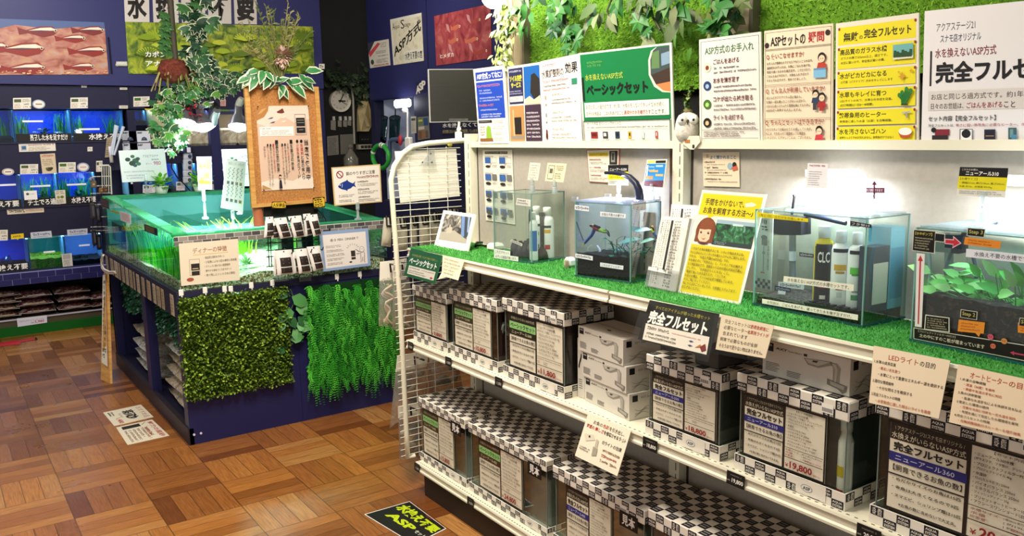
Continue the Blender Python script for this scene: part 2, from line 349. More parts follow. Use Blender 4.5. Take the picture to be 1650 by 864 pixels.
for z, x0, x1 in ((z1t, -.4, 1.4), (z2t, -.4, 1.4), (z3t, -.4, 1.4), (1.735, 1.5, 3.0), (1.29, 1.5, 3.0)):
    for xx in (x0+(x1-x0)*.25, x0+(x1-x0)*.75): area('rack_strip_lamp', (xx, YB+.1, z+.006), (xx, YB+.17, z-.3), .7, 2.6, (.85, .93, 1), .04)
GREENS = ['#2f8f2a', '#4cae34', '#1f6e28', '#66c23a']
def strap(m, p, h, lean, mt, w_=.006):                   # one ribbon of grass-like weed
    p = V(p); q = V((w_, 0, 0)); n = 4; pts = [p+V((lean*(i/n)**2*h, random.uniform(-.004, .004)*i, h*i/n*(1-.12*(i/n)))) for i in range(n+1)]
    vv = []
    for i, x in enumerate(pts): k = 1-.8*i/n; vv += [x-q*k, x+q*k]
    m.add(vv, [(2*i, 2*i+1, 2*i+3, 2*i+2) for i in range(n)], mt, True)
def bushy(m, p, R, n, mats, L=.03):
    for i in range(n):
        a, e = random.uniform(0, 6.28), random.uniform(.1, 1.3); d = V((math.cos(a)*math.cos(e), math.sin(a)*math.cos(e), math.sin(e)))
        q = V(p)+d*R*random.uniform(.2, 1); m.leaf(q, d+V((0, 0, random.uniform(-.5, .3))), (0, 0, 1), L, L*.7, random.choice(mats))
def aquarium(label, x0, x1, z0, z1, kind, words=None, soil='#17120f', fish=0):
    d0, d1 = YB+.035, YB+.30
    t = thing('aquarium', label, 'fish tank', ((x0+x1)/2, (d0+d1)/2, z0), 'small tanks in the navy wall rack')
    m = MB(); g = .003
    m.box(x0, d0, z0, x1, d0+g, z1, WATERB); m.build('front_glass', t)
    m = MB(); m.box(x0, d0+g, z0, x0+.005, d1, z1, mat('#6fa8c4', .3)); m.box(x1-.005, d0+g, z0, x1, d1, z1, mat('#6fa8c4', .3)); m.build('side_glass', t)
    m = MB(); m.box(x0, d1, z0, x1, d1+.006, z1, {'moss': mat('#0f6a5a', .5), 'pale': mat('#5b7fb6', .5)}.get(kind, BLUEBK)); m.build('back_panel', t)
    sh = .05 if kind != 'moss' else .1
    m = MB(); n = 10; sm = {'moss': ramp_mat('moss', [(.3, '#3c5a10'), (.5, '#8fae22'), (.7, '#c8e04a')], 160, rough=.9)}.get(kind) if kind == 'moss' else ramp_mat('soil', [(.3, '#0d0a08'), (.6, '#2a2119'), (.8, '#5a4a3a')], 220, rough=.95)
    gx_ = []; ff = []
    for j in range(4):
        for i in range(n+1): gx_.append((x0+.006+(x1-x0-.012)*i/n, d0+g+.001+(d1-d0-g-.002)*j/3, z0+sh*(.75+.25*j/3)+random.uniform(-.006, .006)))
    for j in range(3):
        for i in range(n): ff.append((j*(n+1)+i, j*(n+1)+i+1, (j+1)*(n+1)+i+1, (j+1)*(n+1)+i))
    m.add(gx_, ff, sm, True); k = n+1
    m.add([(a[0], a[1], z0+.002) for a in gx_[:k]]+gx_[:k], [(i, i+1, k+i+1, k+i) for i in range(n)], sm); m.build('soil', t)
    m = MB()
    if kind in ('grass', 'both'):
        for i in range(46):
            x = random.choice((random.uniform(x0+.02, x0+.1), random.uniform(x1-.1, x1-.02))); strap(m, (x, random.uniform(d0+.03, d1-.03), z0+sh), (z1-z0-sh)*random.uniform(.7, 1.02), random.uniform(-.3, .3), GREENS[i % 4], .004)
    if kind in ('bush', 'both'):
        bushy(m, ((x0+x1)/2+random.uniform(-.03, .03), (d0+d1)/2-.03, z0+sh), .05, 45, ['#1e6b3a', '#2c8a4a', '#124a2a'])
    if kind == 'moss': 
        for i in range(250): m.leaf((random.uniform(x0+.01, x1-.01), random.uniform(d0+.01, d1-.05), z0+sh*.95), (random.uniform(-1, 1), -.3, random.uniform(.2, 1)), (0, 0, 1), .014, .01, random.choice(['#a8c832', '#7d9c22', '#cbe45a']))
    if kind == 'pale':
        for i in range(140): m.leaf((random.uniform(x0+.01, x1-.1), random.uniform(d0+.01, d1-.05), z0+sh*.95), (random.uniform(-1, 1), -.3, random.uniform(.2, 1)), (0, 0, 1), .018, .01, random.choice(['#4c6a22', '#39521a']))
    if m.v: m.build('water_plants', t)
    for i in range(fish):
        m = MB(); x, y, z = random.uniform(x0+.1, x1-.04), d0+.05, z0+sh+random.uniform(.01, .06); m.ball((x, y, z), .014, '#e8e4da', 8, (1.2, .4, .55)); m.leaf((x+.014, y, z), (1, 0, 0), (0, 1, 0), .012, .014, '#e8e4da'); m.build('fish', t)
    if words:
        S = Sheet(*[V(p) for p in ((x0+.004, d0-.001, z0+.062), (x1-.004, d0-.001, z0+.062), (x1-.004, d0-.001, z0+.002), (x0+.004, d0-.001, z0+.002))], th=.0005, base='#14110f'); a, b = words[1:]
        S.txt(words[0], a, .1, b, .9, '#f4f1ea', 1); S.build('window_lettering', t)
    for (zz, xa, xb) in {'grass': ((z0+.085, x0+.05, x0+.2),), 'both': ((z0+.15, x0+.06, x0+.2),), 'bush': ((z0+.17, x0+.06, x1-.03), (z0+.09, x0+.02, x0+.08)), 'moss': ((z0+.12, x0+.1, x0+.18),), 'pale': ((z0+.15, x0+.1, x0+.18),)}.get(kind, ()):
        m = MB(); m.box(xa, d0-.0015, zz, xb, d0-.0005, zz+.014, '#eef2f6'); m.build('label_strip', t)
    return t
X = lambda px, py: gy(px, py, YB+.035)[0]
a1 = [X(-110, 200), X(22, 200), X(115, 200), X(199, 200)]
aquarium('tank of tall grass weed in the top row at the left edge of the rack', a1[0], a1[1]-.004, z1b, z1t, 'grass')
aquarium('top row tank lettered 蒸発した水を足すだけ with white fish', a1[1], a1[2]-.004, z1b, z1t, 'both', ('蒸発した水を足すだけ', .25, .93), fish=3)
aquarium('top row tank lettered 水換え不要 beside the post of tools', a1[2], a1[3], z1b, z1t, 'grass', ('水換え不要', .3, .98))
a2 = [X(-60, 300), X(34, 300), X(94, 300), X(150, 300)]
aquarium('middle row tank lettered 水換え不要 at the left edge of the rack', a2[0], a2[1]-.004, z2b, z2t, 'bush', ('水換え不要', .3, .95))
aquarium('middle row tank lettered 手軽に土でろ過 with a white card on the glass', a2[1], a2[2]-.004, z2b, z2t, 'both', ('チ土でろ過', .12, .92))
aquarium('middle row tank lettered 水換え不要 nearest the wire accessory rack', a2[2], a2[3]+.02, z2b, z2t, 'both', ('水換え不要', .3, .98))
a3 = [X(-70, 410), X(47, 410), X(106, 410), X(166, 410)]
aquarium('bottom row tank lettered 水換え不要 with a glass cube', a3[0], a3[1]-.004, z3b, z3t, 'plain', ('水換え不要', .45, .98))
aquarium('bottom row tank carpeted with bright yellow green moss', a3[1], a3[2]-.004, z3b, z3t, 'moss')
aquarium('bottom row tank with dull olive weed and pale blue back', a3[2], a3[3], z3b, z3t, 'pale')
x0 = X(216, 210); aquarium('narrow blue tank above the white pump boxes', x0, X(238, 210), 1.62, z1t, 'plain')
for i, (pa, pb) in enumerate(((206, 262), (264, 288), (308, 318), (343, 372), (374, 402))):
    aquarium(['blue tank behind the price sign with a big leaf plant', 'blue tank just left of the navy post', 'sliver of a blue tank left of the yellow sign', 'blue tank right of the yellow sign', 'blue tank behind the table of plants card'][i], X(pa, 290), X(pb, 290), 1.05, 1.29, ['bush', 'plain', 'plain', 'bush', 'bush'][i])
m = MB(); p = gy(17, 420, YB+.1); m.obox(p+V((-.03, 0, -.03)), (.05, .03, .02), (-.02, .02, .05), (-.02, .05, -.01), glass('cube_glass', '#cfe8ea', .2)); m.thing('glass_cube', 'clear glass cube standing in the bottom left tank', 'ornament')
# ================================================================== ON AND AROUND THE RACK
YF = YB+.03-.003
def card(name, label, cat, f, a, corners, group=None, th=.0015, base=PAPER, edge=None):
    S = Sheet(*px4(f, a, *corners), th=th, base=base, edge=edge); S.args = (name, label, cat, group); return S
def done(S): return S.build(S.args[0], None, (S.c[2]+S.c[3])/2, label=S.args[1], category=S.args[2], group=S.args[3])
def R4(x0, y0, x1, y1, dy=0): return ((x0, y0), (x1, y0+dy), (x1, y1+dy), (x0, y1))
def price(label, x0, y0, x1, y1, dy=-.6, y=YF):
    S = card('price_card', label, 'price card', gy, y, R4(x0, y0, x1, y1, dy), 'price cards over the wall tanks')
    S.rect(.06, .12, .45, .4, random.choice(['#3f6b2a', '#55742f', '#4b5a38'])); S.dash(.06, .5, .45, .95, 4, '#9a6a5a'); S.dash(.52, .1, .95, .4, 3); S.dash(.6, .5, .95, .65, 1, '#1c1a18', .9); S.dash(.56, .75, .97, .9, 1, '#1c1a18', .9); done(S)
price('price card over the lettered top row tank, beside a round badge', 21, 158, 50, 176); price('price card over the top row tank nearest the tools', 113.5, 157.5, 141.5, 175)
price('price card on the middle row, just left of the beige flyer', 32.5, 265, 61.5, 281); price('price card on the middle row between the flyer and the blue badge', 94.5, 262, 122, 278.5)
price('price card half hidden behind the wire rack top', 155, 259.5, 165, 277); price('price card cut off by the left edge of the photo, bottom row', -12, 371, 12.5, 388)
price('price card above the narrow blue tank, left of the yellow bucket', 215, 156, 241, 172)
def badge(label, x, y, rx, ry, c0, c1):
    p = gy(x, y, YF); k = gy(x+rx, y, YF)[0]-p[0]; h = p[2]-gy(x, y+ry, YF)[2]; m = MB()
    for s_, dy, c in ((1, 0, c0), (.82, -.001, c1), (.78, -.0015, '#ece6da')):
        m.add([p+V((k*s_*math.cos(i*.262), dy, h*s_*math.sin(i*.262))) for i in range(24)]+[p+V((k*s_*math.cos(i*.262), dy+.0008, h*s_*math.sin(i*.262))) for i in range(24)], [tuple(range(24))]+[(i, (i+1) % 24, 24+(i+1) % 24, 24+i) for i in range(24)], c)
    m.box(p[0]-k*.5, p[1]-.002, p[2]-h*.1, p[0]+k*.5, p[1]-.0018, p[2]+h*.12, c1 if c1 != '#ece6da' else '#8a6a50'); m.thing('round_badge', label, 'badge')
badge('white oval badge with a grey blue rim on the top row', 62.5, 168, 10.5, 7.5, '#9aa6b8', '#ece6da'); badge('oval badge with dark red lettering at the far left of the middle row', 13, 277, 10, 5.8, '#c8b8b0', '#5a2a24'); badge('oval badge with a pale blue rim on the middle row', 134, 269.5, 10, 7.4, '#8fa0c8', '#c89a9a')
S = card('notice_strip', 'long cream notice strip with a blue screen picture under the top row', 'notice', gy, YF, ((30, 232), (89, 230), (90, 243), (31, 245))); S.rect(.05, .2, .2, .85, '#b0b6bc').rect(.08, .3, .19, .7, '#3a6a92').dash(.25, .1, .97, .3, 1, '#a03a28', .9).dash(.25, .4, .9, .95, 3, '#8a7a50'); done(S)
S = card('notice_strip', 'long beige notice strip with dark and red print under the middle row', 'notice', gy, YF, ((10.5, 336), (70.5, 333.5), (71, 342), (12, 346)), base='#d8ccb4'); S.dash(.05, .3, .45, .8, 1, '#2a2420', .9).dash(.5, .4, .97, .7, 1, '#a0522a', .9); done(S)
S = card('flyer', 'tall beige flyer with a red heading and plant picture on the middle row', 'flyer', gy, YF-.005, ((64.5, 248.5), (88.5, 247), (91.5, 279), (68.5, 280.5)), base='#d6c4a4'); S.dash(.08, .05, .9, .16, 1, '#b0342a', .95).dash(.08, .25, .9, .6, 4, '#8a6a4a'); S.ell(.5, .78, .22, '#4a3a20', .1).ell(.35, .74, .1, '#5c6a2a', .05).ell(.66, .74, .12, '#3a2a18', .06); done(S)
S = card('price_card', 'yellow speech bubble card on the bottom row', 'price card', gy, YF-.004, ((17.5, 378), (38, 376), (38.5, 384), (18, 386)), base='#e8c818'); S.dash(.15, .25, .85, .75, 1, '#7a5a10', .8).pol([(.4, 1), (.6, 1), (.52, 1.25)], '#e8c818'); done(S)
for i, (c, l) in enumerate(((((49, 375), (82.5, 372), (84, 382.5), (50, 385)), 'pale grey name card above the moss tank'), (((108, 370.5), (141, 368), (141, 378), (109, 380.5)), 'pale name card above the olive weed tank'))):
    S = card('name_card', l, 'name card', gy, YF-.004, c, base='#c9d0dc'); S.dash(.1, .2, .9, .6, 1, '#4a5060', .9).dash(.1, .65, .8, .9, 1, '#7a8090'); done(S)
S = card('price_card', 'blank white card stuck low on the middle row tank', 'price card', gy, YB+.02, ((38, 308), (59, 307), (60.5, 321.5), (39.5, 322.5)), base='#f6f6f2'); S.ell(.28, .35, .12, '#4a5a3a', .14).dash(.45, .3, .8, .45, 1, '#9a9a9a'); done(S)
S = card('notice', 'upright cream notice between the two right middle row tanks', 'notice', gy, YB+.02, ((88, 307), (105, 306), (106.5, 328), (90.5, 329.5)), base='#ddd6c4'); S.dash(.1, .05, .9, .3, 2).ell(.3, .5, .15, '#8a9a3a', .1).ell(.65, .5, .18, '#6a7a2a', .1).dash(.1, .66, .9, .95, 4); done(S)
S = card('notice', 'upright grey notice between the moss tank and the olive weed tank', 'notice', gy, YB+.02, ((99, 410), (115.5, 408), (117.5, 429), (101.5, 431)), base='#d4cec4'); S.rect(.1, .05, .85, .4, '#a8a49c').dash(.1, .45, .9, .95, 6); done(S)
S = card('price_tag', 'small cream tag on the dark board under the tools', 'tag', gy, YF, R4(141, 237, 149, 244, -.3)); S.dash(.1, .2, .9, .8, 2); done(S)
for i, (x0, y0, x1, y1, l) in enumerate(((131, 135.5, 140, 141, 'tiny cream tag high on the dark fascia'), (193, 141, 205, 144.5, 'thin cream tag at the board joint'), (192, 170, 206, 175, 'small cream tag beside the joint above the tanks'))):
    S = card('price_tag', l, 'tag', gy, YF, R4(x0, y0, x1, y1), base='#d8d2c2'); S.dash(.1, .25, .9, .75, 1); done(S)
# pictures and big letters on the sign panel
YS = YB-.006
fishp = ramp_mat('fish_photo', [(.28, '#6a3a34'), (.42, '#a8604c'), (.52, '#b07a6c'), (.62, '#c08a64'), (.72, '#a89a9c'), (.82, '#8a5a50')], 10, stretch=(1, 1, 1.6), dist=.6)
S = card('fish_photo_panel', 'wide photo panel of red striped fish over pebbles', 'photo panel', gy, YS, ((-60, 28), (168, 36), (175, 120), (-60, 121)), base=fishp, th=.006)
S.pol([(0, 0), (1, 0), (1, .12), (.8, .1), (.6, .16), (.35, .1), (.2, .2), (0, .16)], '#4d5f8c')
def redfish(S, u, v, L, flip=1, c='#b5473c'):
    c = random.choice(['#8a2a22', '#7a2a28', '#9a3a2c'])
    k = S.w/S.h; h = L*.2*k
    S.pol([(u, v), (u-L*.15*flip, v-h*.8), (u-L*.5*flip, v-h*.75), (u-L*.9*flip, v-h*.1), (u-L*1.15*flip, v-h*.5), (u-L*1.1*flip, v+h*.7), (u-L*.85*flip, v+h*.4), (u-L*.4*flip, v+h), (u-L*.12*flip, v+h*.6)], c)
    S.pol([(u-L*.02*flip, v-h*.2), (u-L*.2*flip, v-h*.62), (u-L*.5*flip, v-h*.5), (u-L*.85*flip, v-h*.02), (u-L*.5*flip, v-h*.12), (u-L*.2*flip, v-h*.1)], '#e3d6bf')
    S.pol([(u-L*.1*flip, v-h*.1), (u-L*.5*flip, v-h*.02), (u-L*.9*flip, v+h*.1), (u-L*.5*flip, v+h*.12)], '#3c3a52'); S.ell(u-L*.07*flip, v-h*.1, .011, '#ddd6bb').ell(u-L*.07*flip, v-h*.1, .007, '#14100e')
for u, v, L, c in ((.3, .5, .22, '#c27a6a'), (.85, .32, .2, '#b0685c'), (.65, .2, .25, '#b5473c'), (.55, .53, .32, '#b8402f'), (1.0, .16, .22, '#b24a3e'), (1.02, .55, .25, '#b5473c'), (.55, .88, .28, '#b5423a'), (.9, .85, .2, '#c0564a'), (.25, .86, .22, '#b5473c')): redfish(S, min(u, .995), v, L, 1, c)
for i in range(60): S.ell(random.uniform(0, 1), random.uniform(.92, .985), random.uniform(.006, .014), random.choice(['#e0a078', '#d88a60', '#f0c8a0', '#b86a48']), .012, 8)
done(S)
weed = ramp_mat('weed_photo', [(.25, '#1c2c0c'), (.4, '#4a6414'), (.52, '#7c9018'), (.64, '#a8b024'), (.8, '#cfca50')], 13, dist=1.2)
S = card('plant_photo_panel', 'wide photo panel of bright green water weed lettered カボンバ アナカリス', 'photo panel', gy, YS, ((202, 35), (504, 43), (507, 118.5), (207, 119)), base=weed, th=.006)
for k in range(60):
    u, v = random.uniform(.02, .98), random.uniform(.25, 1); r = random.uniform(.03, .07); c = random.choice(['#9bb020', '#7f981c', '#b9c430', '#5e7818'])
    for j in range(11): a = -math.pi*(.1+.8*j/10); S.line(u, v, min(.995, max(.005, u+math.cos(a)*r)), max(.01, v+math.sin(a)*r*2.6), .011, c)
S.txt('カボンバ', .075, .58, .215, .69, '#f2f2ea', 1).txt('アナカリス', .075, .76, .27, .87, '#f2f2ea', 1); done(S)
for ch, a, b, i in (('水', 199.5, 240, 0), ('換', 245.5, 287, 1), ('え', 291.5, 330, 2), ('不', 334.5, 372, 3), ('要', 376.5, 413, 4)):
    t = lambda x: 35+(x-200)*.0195
    S = card('letter_board', 'white square letter board with one black character, '+('leftmost of the five', 'second from the left', 'middle one behind the ivy', 'fourth from the left', 'rightmost of the five')[i], 'letter board', gy, YS, ((a, t(a)-48), (b, t(b)-48), (b+1, t(b)), (a+2, t(a))), base='#cfc6bd', th=.008); S.txt(ch, .1, .08, .9, .9, '#17120f', 2); done(S)
m = MB(); p, q = gy(175, 60, YB), gy(183, 119, YB); m.box(p[0], YB-.02, q[2], q[0]-.02, YB, p[2], '#0c0c18', .003); m.thing('black_plate', 'narrow black upright plate on the navy panel beside the fish photo', 'plate')
for (x, y, l) in ((196, 103, 'coil of pale cord hanging between the two photo panels'),):
    m = MB(); pts = [gy(x-9+18*i/60, y+4*math.sin(i*1.1), YB-.012) for i in range(61)]; m.tube(pts, .004, '#d0ccc0', 5); m.thing('cord_coil', l, 'cord')
S = card('price_tag', 'small white tag on the navy panel right of the weed photo', 'tag', gy, YS, R4(514, 103, 523, 111)); S.dash(.1, .2, .9, .8, 1, '#55505a', .9); done(S)
# soil bags under the ledge
bagr = ramp_mat('bag_print', [(.35, '#3a1519'), (.5, '#54252a'), (.6, '#8a8070'), (.7, '#c8c2b0')], 30, dist=1)
def pillow(m, c, L, D, H, mt, seam=None, rz=0, rnd=.004, n=9):
    vv, ff = [], []; cr, sr = math.cos(rz), math.sin(rz); c = V(c)
    for top in (0, 1):
        for j in range(n):
            for i in range(n):
                u, v = i/(n-1)*2-1, j/(n-1)*2-1; b = max(0, (1-u**4)*(1-v**4))**.6
                z = H*.5+(H*.5*b*(1 if top else -1))+(random.uniform(-rnd, rnd) if b > .1 else random.uniform(-rnd, rnd)*.6)
                x, y = u*L/2*(1-.04*v*v), v*D/2*(1-.05*u*u); vv.append(c+V((x*cr-y*sr, x*sr+y*cr, max(0, z))))
        o = top*n*n
        for j in range(n-1):
            for i in range(n-1): q = (o+j*n+i, o+j*n+i+1, o+(j+1)*n+i+1, o+(j+1)*n+i); ff.append(q if top else q[::-1])
    m.add(vv, ff, mt, True)
    if seam:
        for e in (-1, 1):
            pts = [c+V(((e*L/2*.99)*cr-(v*D/2)*sr, (e*L/2*.99)*sr+(v*D/2)*cr, H*.5)) for v in (-1, -.5, 0, .5, 1)]; m.tube(pts, .004, seam, 5)
            pts = [c+V(((u*L/2)*cr-(e*D/2*.98)*sr, (u*L/2)*sr+(e*D/2*.98)*cr, H*.5+random.uniform(-.004, .004))) for u in (-1, -.5, 0, .5, 1)]; m.tube(pts, .0035, seam, 5)
def soilbag(label, x, y, z, L, H, rz=0):
    m = MB(); pillow(m, (x, y, z), L, .34, H, bagr, mat('#8f8884', .4), rz)
    for i in range(14): m.box(x-L*.3+L*.6*random.random(), y-.171+random.random()*.02, z+H*.5+.008, x-L*.3+L*.6*random.random()+.02, y-.16, z+H*.5+.012, random.choice(['#c8bc8c', '#c8c8d0', '#a09a8a']))
    m.thing('soil_bag', label, 'bag of soil', 'stacked bags under the brick ledge')
zb = .132; ord_ = ['bottom', 'second', 'third', 'top']
for st, (xp, n, H, nm) in enumerate(((2, 4, .052, 'stack cut by the left edge of the photo'), (57, 3, .062, 'middle stack behind the price sign'), (118, 3, .062, 'right stack nearest the island'))):
    x = gy(xp, 500, YB+.15)[0]
    for k in range(n): soilbag('maroon printed soil bag, %s of the %s' % ('top' if k == n-1 else ord_[k], nm), x+random.uniform(-.012, .012), YB+.2+k*.004, zb+k*(H+.002), .255, H, random.uniform(-.04, .04))
x = gy(166, 500, YB+.1)[0]
for k in range(2): soilbag(['grey printed soil bag on the shelf, partly behind the leaning menu board', 'bluish soil bag resting against the leaning menu board stack'][k], x+.03, YB+.18, zb+k*.06, .26, .058, .05)
S = card('price_sign', 'white sign with a red price 5,980 hung on the rack edge', 'price sign', gy, YB-.008, ((27, 513.5), (75.5, 508), (76, 520), (28.5, 527)), base='#d6d8e6'); S.txt('プロジェクトソイル プレミアム', .06, .3, .9, .5, '#2a2436').txt('5,980', .58, .52, .9, .88, '#b03040', 1).txt('税込', .46, .62, .56, .82, '#5a2436'); done(S)
# tools cup, pump boxes, bucket, paper bags
m = MB(); p = gy(180, 262, YB-.012); w_ = gy(183, 262, YB-.012)[0]-p[0]; m.lathe(p, [(w_*.9, 0), (w_, 0), (w_*1.1, .13), (w_, .13), (w_*.9, .004)], WHITE, 14)
for (xa, ya, xb, yb) in ((181, 250, 189, 203), (178, 250, 187, 202), (184, 250, 199, 204)):
    a, b = gy(xa, ya, YB-.05), gy(xb, yb, YB-.05); m.tube((a, a*.3+b*.7, b), [.008, .009, .014], mat('#cdd6e4', .3), 8)
m.thing('tool_cup', 'white cup of pale plastic scoops hung on the rack post', 'cup of tools')
S = card('notice', 'narrow brown notice behind the cup of scoops', 'notice', gy, YF-.01, ((172, 222), (181, 221), (178, 253), (169, 254)), base='#a8957a'); S.dash(.1, .1, .9, .5, 4).dash(.1, .6, .9, .9, 3); done(S)
def pumpbox(label, x0, y0, x1, y1):
    a, b = gy(x0, y1, YB+.02), gy(x1, y0, YB+.02); m = MB(); m.box(a[0], YB+.02, a[2], b[0], YB+.13, b[2], mat('#d8dce6', .5), .002)
    F = lambda u, v: V((a[0]+(b[0]-a[0])*u, YB+.0195, b[2]+(a[2]-b[2])*v)); m.text(lambda x, y: F(.08+.35*x, .08+.16*y), 'MF', '#24262e', 2)
    m.poly([F(*q) for q in ((.3, .85), (.38, .6), (.55, .5), (.7, .62), (.78, .85))], '#3a4258'); m.poly([V((0, -.0003, 0))+F(*q) for q in ((.42, .62), (.55, .55), (.64, .65), (.5, .75))], '#5a6680'); m.poly([F(*q) for q in ((.86, .9), (.95, .9), (.95, .97), (.86, .97))], '#24262e'); m.thing('pump_box', label, 'box', 'white pump boxes on the rack shelf')
for (b, l) in (((198, 211, 219, 229.5), 'white pump box, upper left of the four'), ((221, 211, 241.5, 229.5), 'white pump box, upper right beside the bucket'), ((199, 230.5, 220.5, 250), 'white pump box, lower left, half behind the price sign'), ((222, 230.5, 242.5, 250), 'white pump box, lower right, half behind the price sign')): pumpbox(l, *b)
zs = 1.44; c = gy(264, 247, YB+.17); tp = gy(264, 168, YB+.17)[2]; rb = (gy(285, 240, YB+.17)-gy(245, 240, YB+.17))[0]/2
t = thing('plastic_bucket', 'tall cream translucent bucket on the rack shelf behind the ivy', 'bucket', (c[0], YB+.19, zs)); h = tp-zs
m = MB(); m.lathe((c[0], YB+.19, zs), [(rb*.94, 0), (rb, .03), (rb*1.18, h*.92), (rb*1.26, h*.92), (rb*1.26, h), (rb*1.15, h), (rb*.9, .01)], mat('#d9cfa4', .35), 24); m.build('body', t)
m = MB(); m.box(c[0]-rb*1.5, YB+.03, zs+h*.86, c[0]-rb*.9, YB+.05, zs+h*.98, mat('#d8b02a', .4)); m.build('yellow_handle', t)
kraft = ramp_mat('kraft_bag', [(.3, '#8d8166'), (.5, '#b2a78c'), (.7, '#d6ceb8')], 14, dist=2, rough=.4)
for i, (x0, x1, y0) in enumerate(((305, 354, 207), (355, 383, 206), (385, 412, 208))):
    a, b = gy(x0, 246, YB+.1), gy(x1, y0, YB+.1); m = MB(); m.box(a[0], YB+.1, zs, b[0], YB+.3, b[2], kraft, .02); m.thing('paper_bag', ['wide clear wrapped paper bag next to the navy post', 'middle paper bag on the rack shelf', 'paper bag on the rack shelf, nearest the cork board'][i], 'bag')
a, b = gy(345, 207, YB+.2), gy(395, 178, YB+.2); m = MB(); m.box(a[0], YB+.305, zs, b[0], YB+.42, b[2], mat('#6a5a42', .7)); m.thing('cardboard_box', 'brown cardboard box behind the paper bags', 'box')
m = MB(); a, b = gy(350, 177, YB+.06), gy(392, 172, YB+.06); m.box(a[0], YB+.31, b[2]-.035, b[0], YB+.36, b[2]+.012, mat('#6aa62a', .5)); m.box(b[0]-.05, YB+.305, b[2]-.03, b[0], YB+.31, b[2]+.012, '#5a86c8'); m.box(a[0], YB+.3, b[2]-.06, b[0], YB+.4, b[2]-.035, NAVYD); m.thing('food_packet', 'green packet lying on the cardboard box', 'packet')
S = card('price_card', 'pinkish card on the dark fascia over the green packet', 'price card', gy, YF, R4(355, 161, 364, 171), base='#c89a90'); S.dash(.1, .2, .9, .8, 3); done(S)
S = card('price_card', 'orange edged card on the fascia above the bucket', 'price card', gy, YF, R4(243, 162, 265, 168), base='#d8b890'); S.dash(.05, .3, .95, .8, 1, '#a85a3a'); done(S)
m = MB(); a, b = gy(289, 234, YB-.05), gy(309, 246, YB-.05); m.box(a[0], YB-.05, b[2], b[0], YB+.02, a[2], mat('#1e1e52', .5), .004); q = gy(303, 240, YB-.05); m.box(q[0]-.01, YB-.052, q[2]-.03, q[0]+.02, YB-.05, q[2]+.012, '#dfe0ea'); m.thing('air_pump', 'small navy box unit clamped on the rack post', 'device')
m = MB(); 
for i, yy in enumerate((252, 262, 270, 280, 290)):
    p = gy(303, yy, YB-.02); m.box(p[0]-.035, YB-.03, p[2]-.03, p[0]+.035, YB+.02, p[2]+.03, mat('#c8ccd4', .4), .01); m.ball((p[0]+.01, YB-.035, p[2]), .016, '#2a3a5a', 8)
m.tube([gy(x, y, YB-.04) for x, y in ((285, 240), (278, 250), (276, 270), (285, 285), (300, 300), (310, 312))], .005, BLACK, 6); m.thing('valve_column', 'column of white air valves with a black hose on the rack post', 'valves')
for i, (x, y, l) in enumerate(((260, 303, 'small white potted plant behind the price sign of the island'), (322, 300, 'small potted plant half hidden by the yellow sign'))):
    p = gy(x, y+2, 6.03); p[2] = 1.1395; t = thing('potted_plant', l, 'potted plant', p); m = MB(); m.lathe(p, [(.035, 0), (.05, .05), (.045, .05), (.04, .045)], WHITE, 12); m.build('pot', t)
    m = MB(); bushy(m, p+V((0, 0, .04)), .09, 90, [mat('#6fbf2a'), mat('#8fd83a'), mat('#4f9a22')], .04); m.build('foliage', t)
for i, (c4, l) in enumerate(((R4(230, 298, 250, 311), 'white price card behind the rim of the island, left of the potted plant'), (R4(284, 293, 298, 307), 'white price card with a photo, right of the potted plant'), (R4(340, 290, 352, 306), 'white price card right of the yellow sign'))):
    S = card('price_card', l, 'price card', gy, YB+.034, c4, base='#e4e6ea'); S.rect(.1, .12, .5, .45, '#5a6a5a').dash(.1, .55, .9, .9, 2, '#b05a5a').dash(.55, .1, .95, .45, 2); done(S)
# dark corner: clock, keys, notes, bag, hose
YD = 7.85
p = gy(546, 163, YD); rr = (gy(563.5, 163, YD)-gy(531, 163, YD))[0]/2
t = thing('wall_clock', 'round white wall clock on the dark wall under a dim garland', 'clock', p)
m = MB(); n = 36
for r0, r1, y0, y1, c in ((rr*.98, rr, YD, YD-.05, '#ddd6c4'), (rr, rr*.8, YD-.05, YD-.035, '#e6dfcd')):
    m.add([p+V((r*math.cos(i*6.2832/n), y-YD, r*math.sin(i*6.2832/n))) for r, y in ((r0, y0), (r1, y1)) for i in range(n)], [(i, (i+1) % n, n+(i+1) % n, n+i) for i in range(n)], c, True)
m.build('rim', t)
m = MB(); m.add([p+V((rr*.81*math.cos(i*6.2832/n), -.034, rr*.81*math.sin(i*6.2832/n))) for i in range(n)], [tuple(range(n))], '#cfc9bc')
for i in range(12): a = i*math.pi/6; q = p+V((math.cos(a)*rr*.7, -.0345, math.sin(a)*rr*.7)); m.box(q[0]-.004, q[1]-.0003, q[2]-.006, q[0]+.004, q[1], q[2]+.006, '#8a8478')
m.build('dial', t)
for nm, a, L, w_ in (('hour_hand', 92, .5, .007), ('minute_hand', 66, .0, .005), ('minute_hand', 28, .72, .005), ('second_hand', 118, .65, .002)):
    if L == 0: continue
    a = math.radians(90-a) if nm != 'minute_hand' else math.radians(90-a); d = V((math.cos(a), 0, math.sin(a))); q = V((-d[2], 0, d[0])); m = MB(); o = p+V((0, -.038, 0)); m.obox(o-q*w_-d*.02, d*(rr*L+.02), q*w_*2, V((0, -.001, 0)), '#2a2622'); m.build(nm, t)
m = MB(); p = [gy(x, y, YD-.03) for x, y in ((541, 134), (545, 133), (560, 136), (567, 143), (569, 160), (570, 200), (571, 232))]; m.tube(p, .011, mat('#b0aca0', .5), 7); m.thing('white_cable', 'white cable running down the dark wall beside the clock', 'cable')
canv = mat('#b0a074', .85, noise=.2, nscale=9)
